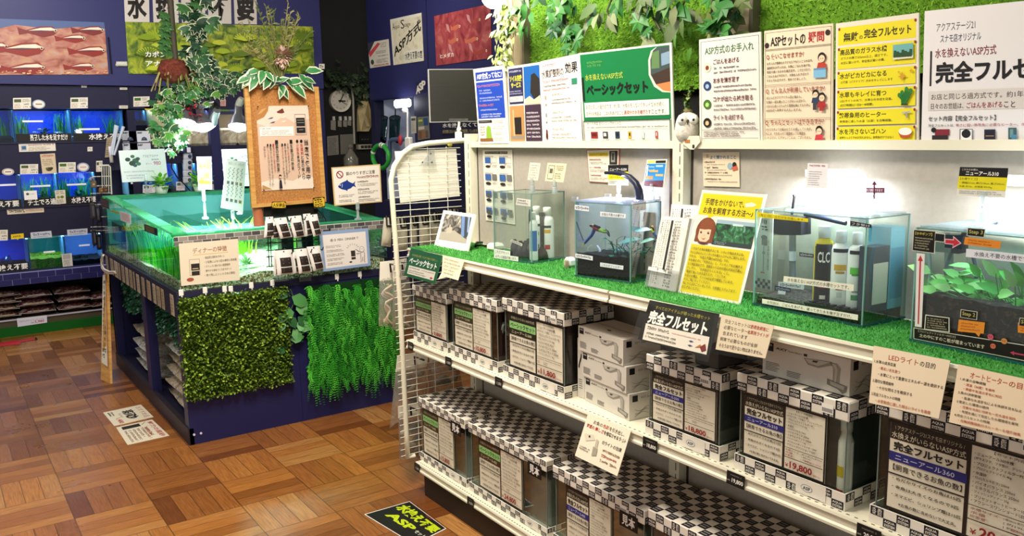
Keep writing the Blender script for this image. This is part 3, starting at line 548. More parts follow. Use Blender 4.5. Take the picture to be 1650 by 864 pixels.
t = thing('tote_bag', 'cream cloth tote bag hanging on the dark wall', 'bag', gy(585, 213, YD-.05)); m = MB()
cs = [gy(x, y, YD-.02) for x, y in ((578, 163), (589, 163), (594, 190), (596, 205), (590, 212), (575, 212), (575, 180))]; m.add([c+V((0, -.06*(.4+.6*(i % 3)), 0)) for i, c in enumerate(cs)]+[c for c in cs], [tuple(range(7)), tuple(range(13, 6, -1))]+[(i, (i+1) % 7, 7+(i+1) % 7, 7+i) for i in range(7)], canv)
m.add([gy(x, y, YD-.1) for x, y in ((583, 182), (590, 186), (596, 204), (591, 204))], [(0, 1, 2, 3)], canv); m.build('body', t)
m = MB(); m.tube([gy(x, y, YD-.05) for x, y in ((579, 165), (581, 150), (584, 144), (586, 152), (588, 165))], .008, canv, 6); m.build('handle', t)
for i, x in enumerate((537, 547.5, 556, 563)):
    t = thing('hanging_note', 'grey note card hanging on a clip below the clock, '+['leftmost', 'second', 'third', 'rightmost'][i]+' of the four', 'note', gy(x, 206, YD-.02), 'cards under the clock'); S = Sheet(*px4(gy, YD-.02, *R4(x-4+(i > 0), 194, x+4-(i > 0), (209, 204, 204, 202)[i], 1)), base='#8f8a80'); S.build('paper', t)
    m = MB(); q = gy(x+.5, 191, YD-.02); m.box(q[0]-.012, YD-.03, q[2]-.02, q[0]+.012, YD-.01, q[2]+.02, '#c8c4ba'); m.build('clip', t)
for c4, l, b in ((((527, 220), (545, 218), (546, 249), (528, 251)), 'lined grey sheet in a clear sleeve on the dark wall', '#8a877e'), (((548, 217), (569, 216), (569, 247), (549, 249)), 'blank grey sheet clipped on the dark wall', '#77736a')):
    S = card('note_sheet', l, 'note', gy, YD-.01, c4, base=b)
    if b == '#8a877e': S.dash(.1, .1, .9, .95, 12, '#4a4842')
    done(S)
m = MB(); a, b = gy(577, 214, YD-.02), gy(601, 230, YD-.02); m.box(a[0], YD-.03, b[2], b[0], YD, a[2], '#0b0b0b'); 
for i in range(3): m.box(a[0]+.03+i*.03, YD-.032, b[2]+.03, a[0]+.045+i*.03, YD-.03, b[2]+.04, '#4a4a46')
m.thing('control_box', 'black control panel under the tote bag', 'panel')
m = MB(); a, b = gy(575, 233, YD-.02), gy(600, 240, YD-.02); m.box(a[0], YD-.06, b[2], b[0], YD, a[2], mat('#a8a08e', .5))
for i in range(4): q = a[0]+(b[0]-a[0])*(.15+.22*i); m.box(q, YD-.064, b[2]+.01, q+.03, YD-.06, a[2]-.01, '#2a2826')
m.thing('power_strip', 'beige power strip on the dark wall', 'power strip')
p = gy(566, 272, YD-.15); m = MB(); s_ = .075; m.lathe(p, [(s_*.9, 0), (s_, .02), (s_, .1), (s_*.5, .16), (s_*.25, .18), (s_*.25, .2), (s_*.3, .2), (s_*.3, .235), (0.001, .235)], glass('bottle_glass', '#c8c4b4', .1, .3, '#b8b4a4'), 16); m.thing('jar', 'rounded clear jar standing in the dark corner behind the island', 'jar')
m = MB(); m.box(3.3, YD-.3, 1.16, 4.0, YD, 1.2, mat('#3a2418', .6)); m.thing('shelf_ledge', 'dark brown ledge under the jar in the corner', 'shelf')
# ================================================================== ISLAND POND TANK
IX0, IX1, IY0, IY1 = .945, 2.06, 4.185, 6.08
GB = .773                                                # glass foot height
def ztp(y): return 1.047+(y-IY0)*.05                     # the rim climbs a little towards the back
isl = thing('pond_tank', 'large glass pond tank on a navy cabinet with a grey brick pattern rim', 'pond tank', ((IX0+IX1)/2, (IY0+IY1)/2, 0))
NV = mat('#232452', .4, noise=.05, nscale=3)
m = MB(); m.box(IX0, IY0, .0, IX1, IY0+.04, GB-.02, NV)
for sx in (.012, .045):                                   # pale screw caps
    m.cyl((IX0+sx+.008, IY0+.001, .052), (IX0+sx+.008, IY0-.003, .052), .006, .006, '#d8d8e0', 8)
m.box((IX0+IX1)/2+.02, IY0-.002, 0, (IX0+IX1)/2+.024, IY0, GB-.02, '#1a1a50'); m.build('front_panel', isl)
m = MB(); m.box(IX1-.03, IY0+.04, 0, IX1, IY1, GB-.02, NV); m.build('side_panel', isl)
m = MB(); m.box(IX0+.62, IY0+.04, .06, IX0+.66, IY1, GB-.02, NV); m.build('inner_panel', isl)
m = MB(); m.box(IX0, IY1-.04, 0, IX1, IY1, GB-.02, NV); m.build('back_panel', isl)
for y0, y1 in ((IY0+.04, IY0+.075), (4.98, 5.08), (IY1-.06, IY1)):
    m = MB(); m.box(IX0, y0, .05, IX0+.05, y1, GB-.02, NV); m.build('post', isl)
m = MB(); m.box(IX0-.006, IY0, 0, IX0+.02, IY1, .085, mat('#2a2430', .5)); m.build('kick_board', isl)
m = MB(); m.box(IX0+.02, IY0+.04, .05, IX1-.03, IY1-.04, .07, NAVYD); m.build('floor_shelf', isl)
m = MB(); m.box(IX0+.3, IY0+.04, .36, IX0+.62, IY1-.04, .40, NV); m.build('shelf_rail', isl)
m = MB(); m.box(IX0-.01, IY0-.006, GB-.035, IX1+.005, IY1+.01, GB-.001, mat('#22203a', .5)); m.box(IX0-.012, IY0-.004, GB-.13, IX0, IY1, GB-.035, mat('#22203a', .5)); m.build('top_frame', isl)
GW = .012
def slab(y0, y1, x0, x1, za, zb=None):                    # glass wall whose top follows the rim
    m = MB(); m.hexa(((x0, y0, za), (x1, y0, za), (x1, y1, za), (x0, y1, za), (x0, y0, ztp(y0)), (x1, y0, ztp(y0)), (x1, y1, ztp(y1)), (x0, y1, ztp(y1))), TEALG); return m
for y0, y1, x0, x1 in ((IY0, IY0+GW, IX0, IX1), (IY1-GW, IY1, IX0, IX1), (IY0+GW, IY1-GW, IX0, IX0+GW), (IY0+GW, IY1-GW, IX1-GW, IX1)):
    slab(y0, y1, x0, x1, GB).build('glass_wall', isl)
m = MB()                                                  # inner partition panes
for x in (IX0+.36, IX0+.74): m.hexa(((x, IY0+.05, GB), (x+.006, IY0+.05, GB), (x+.006, IY1-.05, GB), (x, IY1-.05, GB), (x, IY0+.05, 1.0), (x+.006, IY0+.05, 1.0), (x+.006, IY1-.05, 1.03), (x, IY1-.05, 1.03)), TEALG)
m.box(IX0+.02, 5.0, GB, IX1-.02, 5.006, 1.04, TEALG); m.build('partition_glass', isl)
rimg = glass('rim_glass', '#a8f0d0', .08, .42, '#58c890')
m = MB()                                                  # the green edged ledge all round
def rimq(x0, y0, x1, y1): m.hexa(((x0, y0, ztp(y0)-.012), (x1, y0, ztp(y0)-.012), (x1, y1, ztp(y1)-.012), (x0, y1, ztp(y1)-.012), (x0, y0, ztp(y0)), (x1, y0, ztp(y0)), (x1, y1, ztp(y1)), (x0, y1, ztp(y1))), rimg)
for i in range(6): a = IY0+.03+(IY1-IY0-.06)*i/6; rimq(IX0+.012, a+.01, IX0+.075, a+(IY1-IY0-.06)/6-.01)
rimq(IX0, IY0+.012, IX1, IY0+.05); rimq(IX0, IY1-.07, IX1, IY1-.01); rimq(IX1-.075, IY0+.06, IX1-.01, IY1-.08); m.build('rim_ledge', isl)
m = MB()                                                  # brick pattern tape
GR = ['#6f6a66', '#8a8580', '#5c5856', '#7c746c', '#958c84', '#4a4648']; m.box(IX0, IY0-.003, ztp(IY0)-.052, IX1, IY0-.0005, ztp(IY0)-.006, '#d8d4cc')
for r in range(2):
    x = IX0-(.022 if r else 0)
    while x < IX1: m.box(max(x, IX0), IY0-.0045, ztp(IY0)-.05+r*.022, min(x+.041, IX1), IY0-.002, ztp(IY0)-.031+r*.022, random.choice(GR)); x += .044
m.build('brick_tape', isl)
WAT = glass('pond_water', '#c8f0ea', .06, .07, '#8fe4d8', .04)
m = MB(); n = 24; vv = [(IX0+GW+.001+(IX1-IX0-2*GW-.002)*i/n, IY0+GW+.001+(IY1-IY0-2*GW-.002)*j/n, .985+.004*math.sin(i*1.3+j*.9)+random.uniform(-.002, .002)) for j in range(n+1) for i in range(n+1)]
m.add(vv, [(j*(n+1)+i, j*(n+1)+i+1, (j+1)*(n+1)+i+1, (j+1)*(n+1)+i) for j in range(n) for i in range(n)], WAT, True); m.build('water', isl)
gravel = ramp_mat('gravel', [(.2, '#5a4226'), (.45, '#a88a5c'), (.6, '#d8c8a0'), (.8, '#f0ead8')], 130, rough=.9, kind='cell', bump=.4)
m = MB(); vv = [(IX0+GW+.001+(IX1-IX0-2*GW-.002)*i/n, IY0+GW+.001+(IY1-IY0-2*GW-.002)*j/n, GB+.045+.012*math.sin(i*.9)*math.cos(j*.7)+random.uniform(-.005, .005)) for j in range(n+1) for i in range(n+1)]
m.add(vv, [(j*(n+1)+i, j*(n+1)+i+1, (j+1)*(n+1)+i+1, (j+1)*(n+1)+i) for j in range(n) for i in range(n)], gravel, True)
def skirt(idx): 
    o = [vv[k] for k in idx]; m.add([(a, b, GB+.001) for a, b, c in o]+o, [(i, i+1, len(o)+i+1, len(o)+i) for i in range(len(o)-1)], gravel)
skirt(range(n+1)); skirt(range(0, (n+1)**2, n+1)); skirt(range(n, (n+1)**2, n+1)); m.build('gravel', isl)
m = MB(); m.box(IX0+.02, IY1-.03, GB+.05, IX1-.02, IY1-.018, 1.125, mat('#6fd2d2', .4)); m.build('teal_glow_board', isl)  # added board, its teal colour stands in for the light in the water
m = MB()                                                  # tall ribbon weed behind the left glass, moss to the right
LG = [mat(c, .45) for c in ('#3fc423', '#62d934', '#28961e', '#8ae84a')]
for i in range(620): strap(m, (IX0+.03+random.random()**2*.2, random.uniform(IY0+.06, 5.5), GB+.05), random.uniform(.13, .22), random.uniform(-.14, .14), random.choice(LG), .0055)
for i in range(60): strap(m, (random.uniform(IX0+.3, IX0+.62), random.uniform(4.9, 5.05), GB+.05), random.uniform(.17, .26), random.uniform(-.6, .6), random.choice([mat('#b8d848'), mat('#98c838'), mat('#d8e878')]), .005)
m.build('ribbon_weed', isl)
m = MB()
for (x, y, R, k) in ((IX0+.42, 4.45, .05, 50), (IX0+.3, 4.32, .05, 50), (IX1-.12, 4.7, .13, 160), (IX1-.1, 4.4, .10, 120), (IX1-.3, 4.9, .12, 120), (IX1-.1, 5.1, .12, 120)): bushy(m, (x, y, GB+.05), R, k, [mat('#8fd86a'), mat('#2f9a2c'), mat('#4fb83a')] if R < .06 else [mat('#2f9a2c'), mat('#57b53a'), mat('#1f7a24')], .03)
m.build('bushy_weed', isl)
m = MB(); 
for px_, nm in (((460, 400), 0), ((492, 400), 1)): c = gy(px_[0], 430, 4.36); m.box(c[0]-.035, 4.3, GB+.03, c[0]+.03, 4.36, 1.03, mat('#16202a', .4))
m.build('filter_case', isl)
m = MB(); m.box(IX0+.03, 5.75, .86, IX0+.1, 5.98, .98, mat('#123a3c', .5)); m.tube([(IX0+.05, 5.6, .82), (IX0+.045, 5.55, .95), (IX0+.06, 5.6, .99)], .012, '#dfeeee', 8); m.build('pump', isl)
# small cards along the left side
S = None
def lcard(label, y0, y1, z0, z1, base, rows, col, x=IX0-.004, name='label_card', grp=None):
    S = Sheet((x, y1, z1), (x, y0, z1), (x, y0, z0), (x, y1, z0), th=.0015, base=base)
    if rows: S.dash(.1, .12, .9, .88, rows, col, .6)
    S.build(name, None, (x, (y0+y1)/2, z0), label=label, category='label card', group=grp); return S
def yz(px, py): p = gx(px, py, IX0-.004); return p[1], p[2]
for (xa, ya, xb, yb, base, rows, col, lab) in ((161.5, 318, 176, 338, '#3a2c26', 2, '#6a5444', 'brown photo card at the far end of the pond rim'), (178, 337, 192, 346, '#b0b020', 1, '#7a6a10', 'yellow name card beside the brown photo card'), (193, 339, 211, 362, '#ecdede', 6, '#b08a90', 'white card with rows of reddish print on the left glass'),
                                        (212, 360, 230, 369, '#b4b428', 1, '#a05a20', 'yellow name card left of the black card'), (232, 360, 254, 381, '#16162c', 4, '#b8a84a', 'black card with yellow heading on the left glass'), (257, 378, 282, 389, '#b4b428', 1, '#a07a20', 'yellow name card nearest the pond corner')):
    (y1, zA), (y0, zB) = yz(xa, ya), yz(xb, yb); zt = yz((xa+xb)/2, ya+(xb-xa)*.22)[1]; zl = yz((xa+xb)/2, yb-(xb-xa)*.22)[1]; lcard(lab, y0, y1, zl, zt, base, rows, col)
xs = [(168.5, 171), (175, 178), (182, 186), (188, 193), (194, 196.5), (199, 203), (205, 209), (211, 215), (217, 219), (222, 226), (230, 234), (238, 243), (247, 251), (253, 258), (260, 264), (274, 279)]
ordn = ['first', 'second', 'third', 'fourth', 'fifth', 'sixth', 'seventh', 'eighth', 'ninth', 'tenth', 'eleventh', 'twelfth', 'thirteenth', 'fourteenth', 'fifteenth', 'last']
for i, (xa, xb) in enumerate(xs):
    y1 = yz(xa, 440)[0]; y0 = yz(xb, 440)[0]; z1 = GB-.022; lcard('small tan price card on the band under the pond glass, %s from the far end' % ordn[i], y0, y1, z1-.105, z1, '#a8967c' if i % 3 else '#b8ac94', 5, '#7a6650', IX0-.0145, 'price_card', 'tan cards under the pond glass')
m = MB(); m.tube([gx(x, y, IX0-.03) for x, y in ((167, 411), (163, 418), (164, 432), (170, 439), (180, 441), (186, 440))], .006, mat('#e4dcd4', .4), 6); m.tube([gx(x, y, IX0-.036) for x, y in ((166, 412), (163, 425), (168, 434), (176, 438), (185, 438))], .006, mat('#e4dcd4', .4), 6); m.thing('white_hose', 'white hose looped at the far end of the pond tank', 'hose')
# ivy panel hung inside the open side, bags on its shelf
t = thing('leafy_hanging', 'dark variegated leaf panel hung inside the open side of the pond cabinet', 'artificial hedge', (IX0+.07, 5.1, .42)); m = MB(); XI = IX0+.085
m.box(XI, IY0+.1, .46, XI+.01, IY1-.08, .74, '#123018'); m.build('backing', t); m = MB()
IV = [mat(c, .5) for c in ('#2f6a48', '#3f8a5a', '#1f4a30', '#7fb096', '#285a3a')]
for i in range(2600):
    y = random.uniform(IY0+.1, IY1-.1); z = random.uniform(.43, .74)-.03*math.sin(y*9); d = V((-1, random.uniform(-1, 1), random.uniform(-1, .6))); m.leaf((XI-random.uniform(0, .03), y, z), d, (random.uniform(-.3, .3), 0, 1), random.uniform(.02, .034), .024, random.choice(IV))
m.build('leaves', t)
silver = ramp_mat('bag_silver', [(.3, '#6a6a60'), (.45, '#b4b2a8'), (.6, '#dedbd0'), (.75, '#fafaf4')], 26, dist=2.2, rough=.25)
sand = ramp_mat('bag_sand', [(.3, '#7a6c54'), (.5, '#bcae94'), (.7, '#eee4d0')], 30, dist=1.6, rough=.3)
for st, (yc, n, mt, nm) in enumerate(((5.55, 4, silver, 'far stack by the leaning menu board'), (4.58, 5, sand, 'near stack beside the front corner'))):
    for k in range(n):
        m = MB(); pillow(m, (IX0+.215+random.uniform(-.015, .015), yc+random.uniform(-.02, .02)-(0.1 if st == 0 and k < 3 else 0), .0705+k*.068), .33, .66 if st else .62, .066, mt if k < n-1 else (silver if st else sand), None, random.uniform(-.05, .05), .009); m.thing('gravel_bag', 'clear bag of gravel, %s of the %s' % ('top' if k == n-1 else ['bottom', 'second', 'third', 'fourth', 'fifth', 'sixth'][k], nm), 'bag of gravel', 'gravel bags inside the pond cabinet')
S = card('price_tag', 'small white tag on the rail above the far gravel bags', 'tag', gx, IX0+.2, R4(190, 539, 205, 545, -1)); done(S)
# hedge mats on the front
t = thing('boxwood_mat', 'square yellow green boxwood hedge mat hung on the front of the pond cabinet', 'artificial hedge', (gy(382, 560, IY0)[0], IY0-.03, .25))
a, b = gy(289, 484, IY0-.02), gy(468, 625, IY0-.02); x0, x1, z1, z0 = a[0], b[0], a[2], .25
m = MB(); m.box(x0, IY0-.012, z0, x1, IY0-.003, z1, mat('#46601e', .8))
for i in range(13): x = x0+(x1-x0)*i/12; m.box(x-.002, IY0-.016, z0, x+.002, IY0-.012, z1, '#3a5a24'); z = z0+(z1-z0)*i/12; m.box(x0, IY0-.016, z-.002, x1, IY0-.012, z+.002, '#3a5a24')
m.build('backing_grid', t)
m = MB(); BX = [mat(c, .5) for c in ('#5f7d1c', '#7c9a28', '#486414', '#98b43c', '#384f12')]
for i in range(8500):
    x, z = random.uniform(x0-.012, x1+.012), random.uniform(z0-.015, z1+.01); d = V((random.uniform(-1, 1), -1.1*random.random()-.1, random.uniform(-.7, 1))); m.leaf((x, IY0-.012-random.uniform(0, .04), z), d, (random.uniform(-1, 1), 0, 1), random.uniform(.012, .02), .012, random.choice(BX))
m.build('leaves', t)
t = thing('fern_mat', 'deep green mat of hanging fern fronds on the front of the pond cabinet', 'artificial hedge', (gy(555, 540, IY0)[0], IY0-.04, .12)); m = MB()
a, b = gy(488, 462, IY0-.02), gy(632, 450, IY0-.02); x0, x1, z1 = a[0], b[0], .745
m.box(x0+.02, IY0-.01, .3, x1-.02, IY0-.003, z1-.02, '#0f3a14'); m.build('backing', t); m = MB()
FN = [mat(c, .5) for c in ('#2f9222', '#45ad30', '#1c6a18', '#5cc23c', '#237a1e')]
for i in range(560):
    x, z = random.uniform(x0, x1), z1-.01-random.random()**.8*.47; L = random.uniform(.1, .2); y = IY0-.012; sw = random.uniform(-.05, .05); mt = random.choice(FN); pr = None
    for j in range(15):
        q = j/14; c = V((x+sw*q+.004*math.sin(j), y-.045*math.sin(q*2.2)-.012-(i % 7)*.004, z+.006*math.sin(q*3)-L*q)); wd = .017*(1-q*.7)
        for s_ in (-1, 1): m.leaf(c, (s_*1.0, -.35, -.55), (0, -1, .2), wd*1.15, wd*.6, mt)
m.build('fronds', t)
t = thing('pothos_vine', 'trailing vine of broad green leaves between the two hedge mats', 'vine', gy(462, 500, IY0-.03)); m = MB()
pt = [gy(x, y, IY0-.035) for x, y in ((468, 466), (475, 485), (466, 505), (470, 525), (460, 545), (463, 560))]; m.tube(pt, .003, '#4a6a38', 5); m.build('stem', t)
for (x, y, dx, dz, L) in ((470, 478, 1, -.6, .1), (478, 487, .6, -.9, .09), (464, 470, -1, -.3, .07), (466, 510, .3, -.7, .07), (462, 505, -.9, -.6, .07), (480, 510, .7, -.8, .08), (476, 522, .8, -.3, .09), (456, 517, -.4, -1, .06), (468, 548, .9, .2, .07), (461, 561, -1, -.1, .065), (472, 530, .5, -1, .08), (466, 495, -.3, -1, .08)):
    m = MB(); m.leaf(gy(x, y, IY0-.04), (dx, -.4, dz), (0, -1, .3), L, L*.8, random.choice([mat('#4f8a4a', .35), mat('#6fa86a', .35), mat('#2f5f34', .35)]), .3); m.build('leaf', t)
for i, x in enumerate((292, 330.5, 362, 372, 405, 439, 543, 580)):
    m = MB(); p = gy(x, (472, 468, 466, 466, 460, 456, 446, 442)[i], IY0-.01); m.box(p[0]-.011, IY0-.012, p[2]-.016, p[0]+.011, IY0-.006, p[2]+.016, WHITE, .003); m.tube([p+V((0, -.004, -.016)), p+V((0, -.012, -.024)), p+V((0, -.014, -.016))], .003, WHITE, 5); m.thing('wall_hook', ['white hook at the front corner of the pond cabinet'] [0] if i == 0 else 'white adhesive hook on the cabinet front, %s from the corner' % ordn[i], 'hook', 'white hooks along the cabinet front')
# cards and boards on the front glass
S = card('info_card', 'cream card headed ディナーの特徴 with a pouch picture on the pond front', 'info card', gy, IY0-.006, ((288, 393), (383.5, 385), (386.5, 451.5), (292, 461)), base='#e2d5bd')
S.txt('ディナーの特徴', .22, .13, .8, .27, '#a06a4a', .6).rect(.22, .29, .82, .305, '#d8b860')
S.frame(.15, .39, .33, .78, .012, '#bcae94').rect(.18, .5, .32, .66, '#2a2622').rect(.185, .68, .315, .78, '#2a2622').rect(.2, .61, .3, .63, '#c8b88a').ell(.155, .87, .06, '#a0503a', .045)
for i, l in enumerate(('・高品質な原料をサポート', '・小型魚による小型水槽用の高栄養', '・ストレスに負けない健康維持', '・鮮やかな体色づくりをサポート', '・食べ残しにくい小さめの顆粒')): S.txt(l, .4, .35+i*.105, (.75, .96, .84, .86, .92)[i], .41+i*.105, '#6a5c4a')
done(S)
BC = '#90a8cc'
S = card('info_card', 'FISH DINNER card with a pale blue border and a drawn figure', 'info card', gy, IY0-.05, ((514, 374), (593, 367.5), (597.5, 428), (521, 438)), base=BC)
S.rect(.06, .085, .94, .93, '#ece4dc').txt('✳☆ FISH  DINNER ♡', .2, .19, .78, .28, '#3a3634', .6)
for i in range(5): S.dash(.1, .36+i*.11, (.52, .52, .52, .45, .5)[i], .43+i*.11, 2, '#6a605a')
S.rect(.6, .55, .69, .7, '#3a322e').rect(.6, .72, .69, .78, '#3a322e').ell(.58, .84, .03, '#3a322e', .02)
for k in range(7): a = math.pi*(1.1+.8*k/6); S.line(.645+math.cos(a)*.1, .5+math.sin(a)*.1, .645+math.cos(a)*.13, .5+math.sin(a)*.14, .002, '#6a605a')
for (u0, v0, u1, v1) in ((.78, .6, .7, .52), (.78, .64, .71, .64), (.8, .62, .8, .84), (.88, .62, .87, .86), (.8, .84, .79, .88), (.87, .86, .88, .89), (.84, .74, .83, .86)): S.line(u0, v0, u1, v1, .0025, '#4a4440')
S.ell(.83, .54, .05, '#4a4440', .075).ell(.83, .54, .045, '#ece4dc', .068).ell(.815, .53, .006, '#3a322e').ell(.845, .53, .006, '#3a322e'); done(S)
CLIPM = glass('clip_clear', '#f2f8f8', .12, .28, '#dfe8e8')
def clipstand(p, h, par, mt=None, r=.007):               # small clear clip foot: base block, stalk, jaw
    mt = mt or CLIPM; m = MB(); p = V(p)
    m.box(p[0]-.016, p[1]-.014, p[2], p[0]+.016, p[1]+.014, p[2]+.012, mt, .003); m.cyl(p+V((0, 0, .012)), p+V((0, 0, h*.55)), .009, .006, mt, 10); m.ball(p+V((0, 0, h*.62)), .011, mt, 10); m.box(p[0]-.009, p[1]-.008, p[2]+h*.62, p[0]+.009, p[1]+.008, p[2]+h, mt, .003)
    return m.build('clip_stand', par)
t = thing('clip_sign', 'white sign with a blue fish and ban mark at the pond rim', 'sign', (gy(577, 352, IY0+.02)[0], IY0+.02, ztp(IY0)))
S = Sheet(*px4(gy, IY0+.02, (534, 270), (612.5, 264.5), (615.5, 325.5), (539, 332)), th=.003, base='#d8bc84', edge='#c8b080'); S.rect(.025, .03, .975, .97, '#efe8da')
S.ell(.155, .2, .072, '#8a2a34').ell(.155, .2, .052, '#efe8da'); S.line(.115, .14, .195, .26, .005, '#8a2a34')
S.txt('餌のやりすぎに注意', .28, .14, .88, .24, '#3a302c', .5).dash(.5, .27, .95, .34, 1, '#8a2a34', .9)
S.pol([(.1, .5), (.14, .44), (.2, .4), (.27, .37), (.3, .34), (.31, .38), (.37, .43), (.41, .45), (.46, .4), (.44, .48), (.47, .56), (.41, .52), (.36, .57), (.29, .6), (.28, .64), (.25, .61), (.17, .58), (.12, .54)], '#1f3a86').ell(.145, .47, .012, '#e8e4dc').line(.19, .44, .18, .54, .003, '#c8d0e0')
for i in range(3): S.dash(.5, .4+i*.2, .74, .45+i*.2, 1, '#3a302c', .9).dash(.5, .47+i*.2, .95, .55+i*.2, 2, '#8a7c70')
S.dash(.1, .72, .44, .8, 2, '#8a7c70').dash(.1, .85, .44, .93, 2, '#8a7c70'); S.build('card', t)
q = gy(577, 350, IY0+.02); clipstand((q[0], IY0+.02, ztp(IY0)+.001), gy(577, 326, IY0+.02)[2]-ztp(IY0), t)
# cork board with a menu of fish food
YC = 4.32
t = thing('cork_board', 'wood framed cork board with a pinkish fish food poster', 'notice board', gy(465, 335, YC))
cork = ramp_mat('cork', [(.3, '#9a6230'), (.5, '#b47a42'), (.7, '#c48e54')], 120, rough=.95); wood = ramp_mat('pine', [(.3, '#b8803e'), (.6, '#d3a058'), (.8, '#dfb470')], 10, stretch=(1, 1, 6), rough=.5)
c = px4(gy, YC, (392.5, 136), (512, 140), (524.5, 325), (405, 335)); S = Sheet(*c, th=.008, base=cork); S.build('cork_sheet', t)
C = lambda u, v: (c[0]*(1-u)+c[1]*u)*(1-v)+(c[3]*(1-u)+c[2]*u)*v
for u0, v0, u1, v1 in ((0, 0, 1, .025), (0, .97, 1, 1), (0, .025, .06, .97), (.94, .025, 1, .97)):
    m = MB(); q = [C(*k) for k in ((u0, v1), (u1, v1), (u1, v0), (u0, v0))]; m.hexa([x+V((0, .01, 0)) for x in q]+[x+V((0, -.012, 0)) for x in q], wood); m.build('frame_rail', t)
S = Sheet(*px4(gy, YC-.004, (412, 171), (496.5, 170), (505.5, 303.5), (422, 307.5)), th=.001, base='#d8b8a0')
S.pol([(0, 0), (1, 0), (1, .16), (.7, .2), (.5, .12), (.2, .25), (0, .2)], '#e4cdbc').pol([(0, .9), (.3, .86), (.6, .9), (.8, .84), (1, .86), (1, 1), (0, 1)], '#e8d6c4').pol([(0, 0), (.24, 0), (.22, .06), (.14, .13), (0, .17)], '#b07a42').pol([(.02, .1), (.1, .04), (.2, .02), (.1, .08)], '#c89a62').pol([(.02, .93), (.2, .99), (0, .99)], '#b88a58')
S.pol([(.38, .07), (.44, .05), (.5, .03), (.53, .08), (.48, .09), (.4, .085)], '#6a2f24')
for u, v, cc in ((.26, .14, '#54507a'), (.29, .19, '#54507a'), (.5, .13, '#ece0d2'), (.5, .18, '#ece0d2')): S.pol([(u-.06, v+.015), (u, v-.004), (u+.06, v-.008), (u+.02, v+.012)], cc)
S.rect(.04, .245, .68, .355, '#f1ebe4').dash(.06, .26, .25, .275, 1, '#3a302c', .9).dash(.08, .285, .66, .345, 4, '#9a8a82')
S.frame(.715, .1, .93, .35, .01, '#9a8a8a').rect(.74, .145, .91, .245, '#1d1b1e').rect(.74, .26, .91, .325, '#1d1b1e').rect(.76, .17, .89, .175, '#a8a090').rect(.76, .2, .89, .205, '#a8a090').rect(.78, .285, .87, .29, '#a8a090')
S.vtxt('当店で使用中', .865, .4, .945, .9, '#1a1416', .8).vtxt('・生菌剤と菌の蜜入り', .785, .4, .84, .885, '#1a1416', .4, ((1, 4), '#b03434')).vtxt('・小型魚専用のフード', .705, .4, .755, .87, '#1a1416', .4, ((1, 4), '#b03434'))
S.vtxt('■生菌剤の効果', .585, .4, .635, .77, '#1a1416', .6).vtxt('お魚の体調をサポート', .525, .44, .56, .8, '#2a2224', 0, ((2, 5), '#b03434')).vtxt('・水槽の免疫力をお助け', .47, .44, .505, .86, '#2a2224').vtxt('・消化のサポートを活性化', .415, .44, .45, .93, '#2a2224', 0, ((1, 4), '#b03434'))
S.vtxt('■菌の蜜の効果', .3, .4, .355, .78, '#1a1416', .6).vtxt('・腸活向け菌を配合', .245, .44, .28, .78, '#b03434').vtxt('・豊かな体色をサポート', .19, .44, .225, .95, '#2a2224').vtxt('・いつもの活力に元気づくり', .135, .44, .17, .95, '#2a2224', 0, ((1, 4), '#b03434')).vtxt('期待する', .07, .47, .105, .6, '#2a2224')
S.ell(.345, .83, .026, '#2a1d18').ell(.345, .845, .02, '#e0b898').pol([(.325, .88), (.365, .88), (.375, .98), (.315, .98)], '#2a2430')
po = S.build('poster', t)
for u, v in ((.0, .0), (1, 0), (1, 1), (0, 1)):
    m = MB(); q = S.P(.02+.96*u, .01+.98*v); m.ball(q, .004, '#2a2420', 8); m.build('pin', po)
m = MB(); terra = mat('#b8684a', .6)
p0 = gy(420, 362, YC+.02); m.tube([gy(418, 364, YC+.03), gy(416, 345, YC+.03), gy(413, 328, YC+.03)], [.03, .026, .03], terra, 10); m.build('terracotta_leg', t)
m = MB(); a, b = gy(424, 340, YC+.03), gy(510, 326, YC+.03); m.box(a[0], YC+.02, a[2]-.03, b[0], YC+.05, b[2]+.05, mat('#17130f', .5)); m.build('dark_rail', t)
m = MB(); m.tube([gy(505, 330, YC+.03), gy(523, 352, YC), gy(532, 371, IY0-.02)], .004, BLACK, 6); m.build('cord', t)
for c4, l, tt in ((R4(438, 325, 461, 336), 'yellow cut out tag 人気商品 under the left of the cork board', '人気商品'), (((504, 319), (523, 317), (524, 334), (506, 336)), 'two line yellow cut out tag under the right of the cork board', None)):
    S = card('cut_out_tag', l, 'tag', gy, YC-.03, c4, base='#3a2c12'); S.pol([(.03, .2), (.2, .08), (.5, .12), (.8, .05), (.97, .2), (.97, .85), (.7, .92), (.3, .9), (.03, .8)], '#d8b030'); S.txt(tt, .08, .22, .92, .8, '#2a1c08', 1.2) if tt else S.dash(.1, .15, .9, .9, 2, '#2a1c08', .9); done(S)
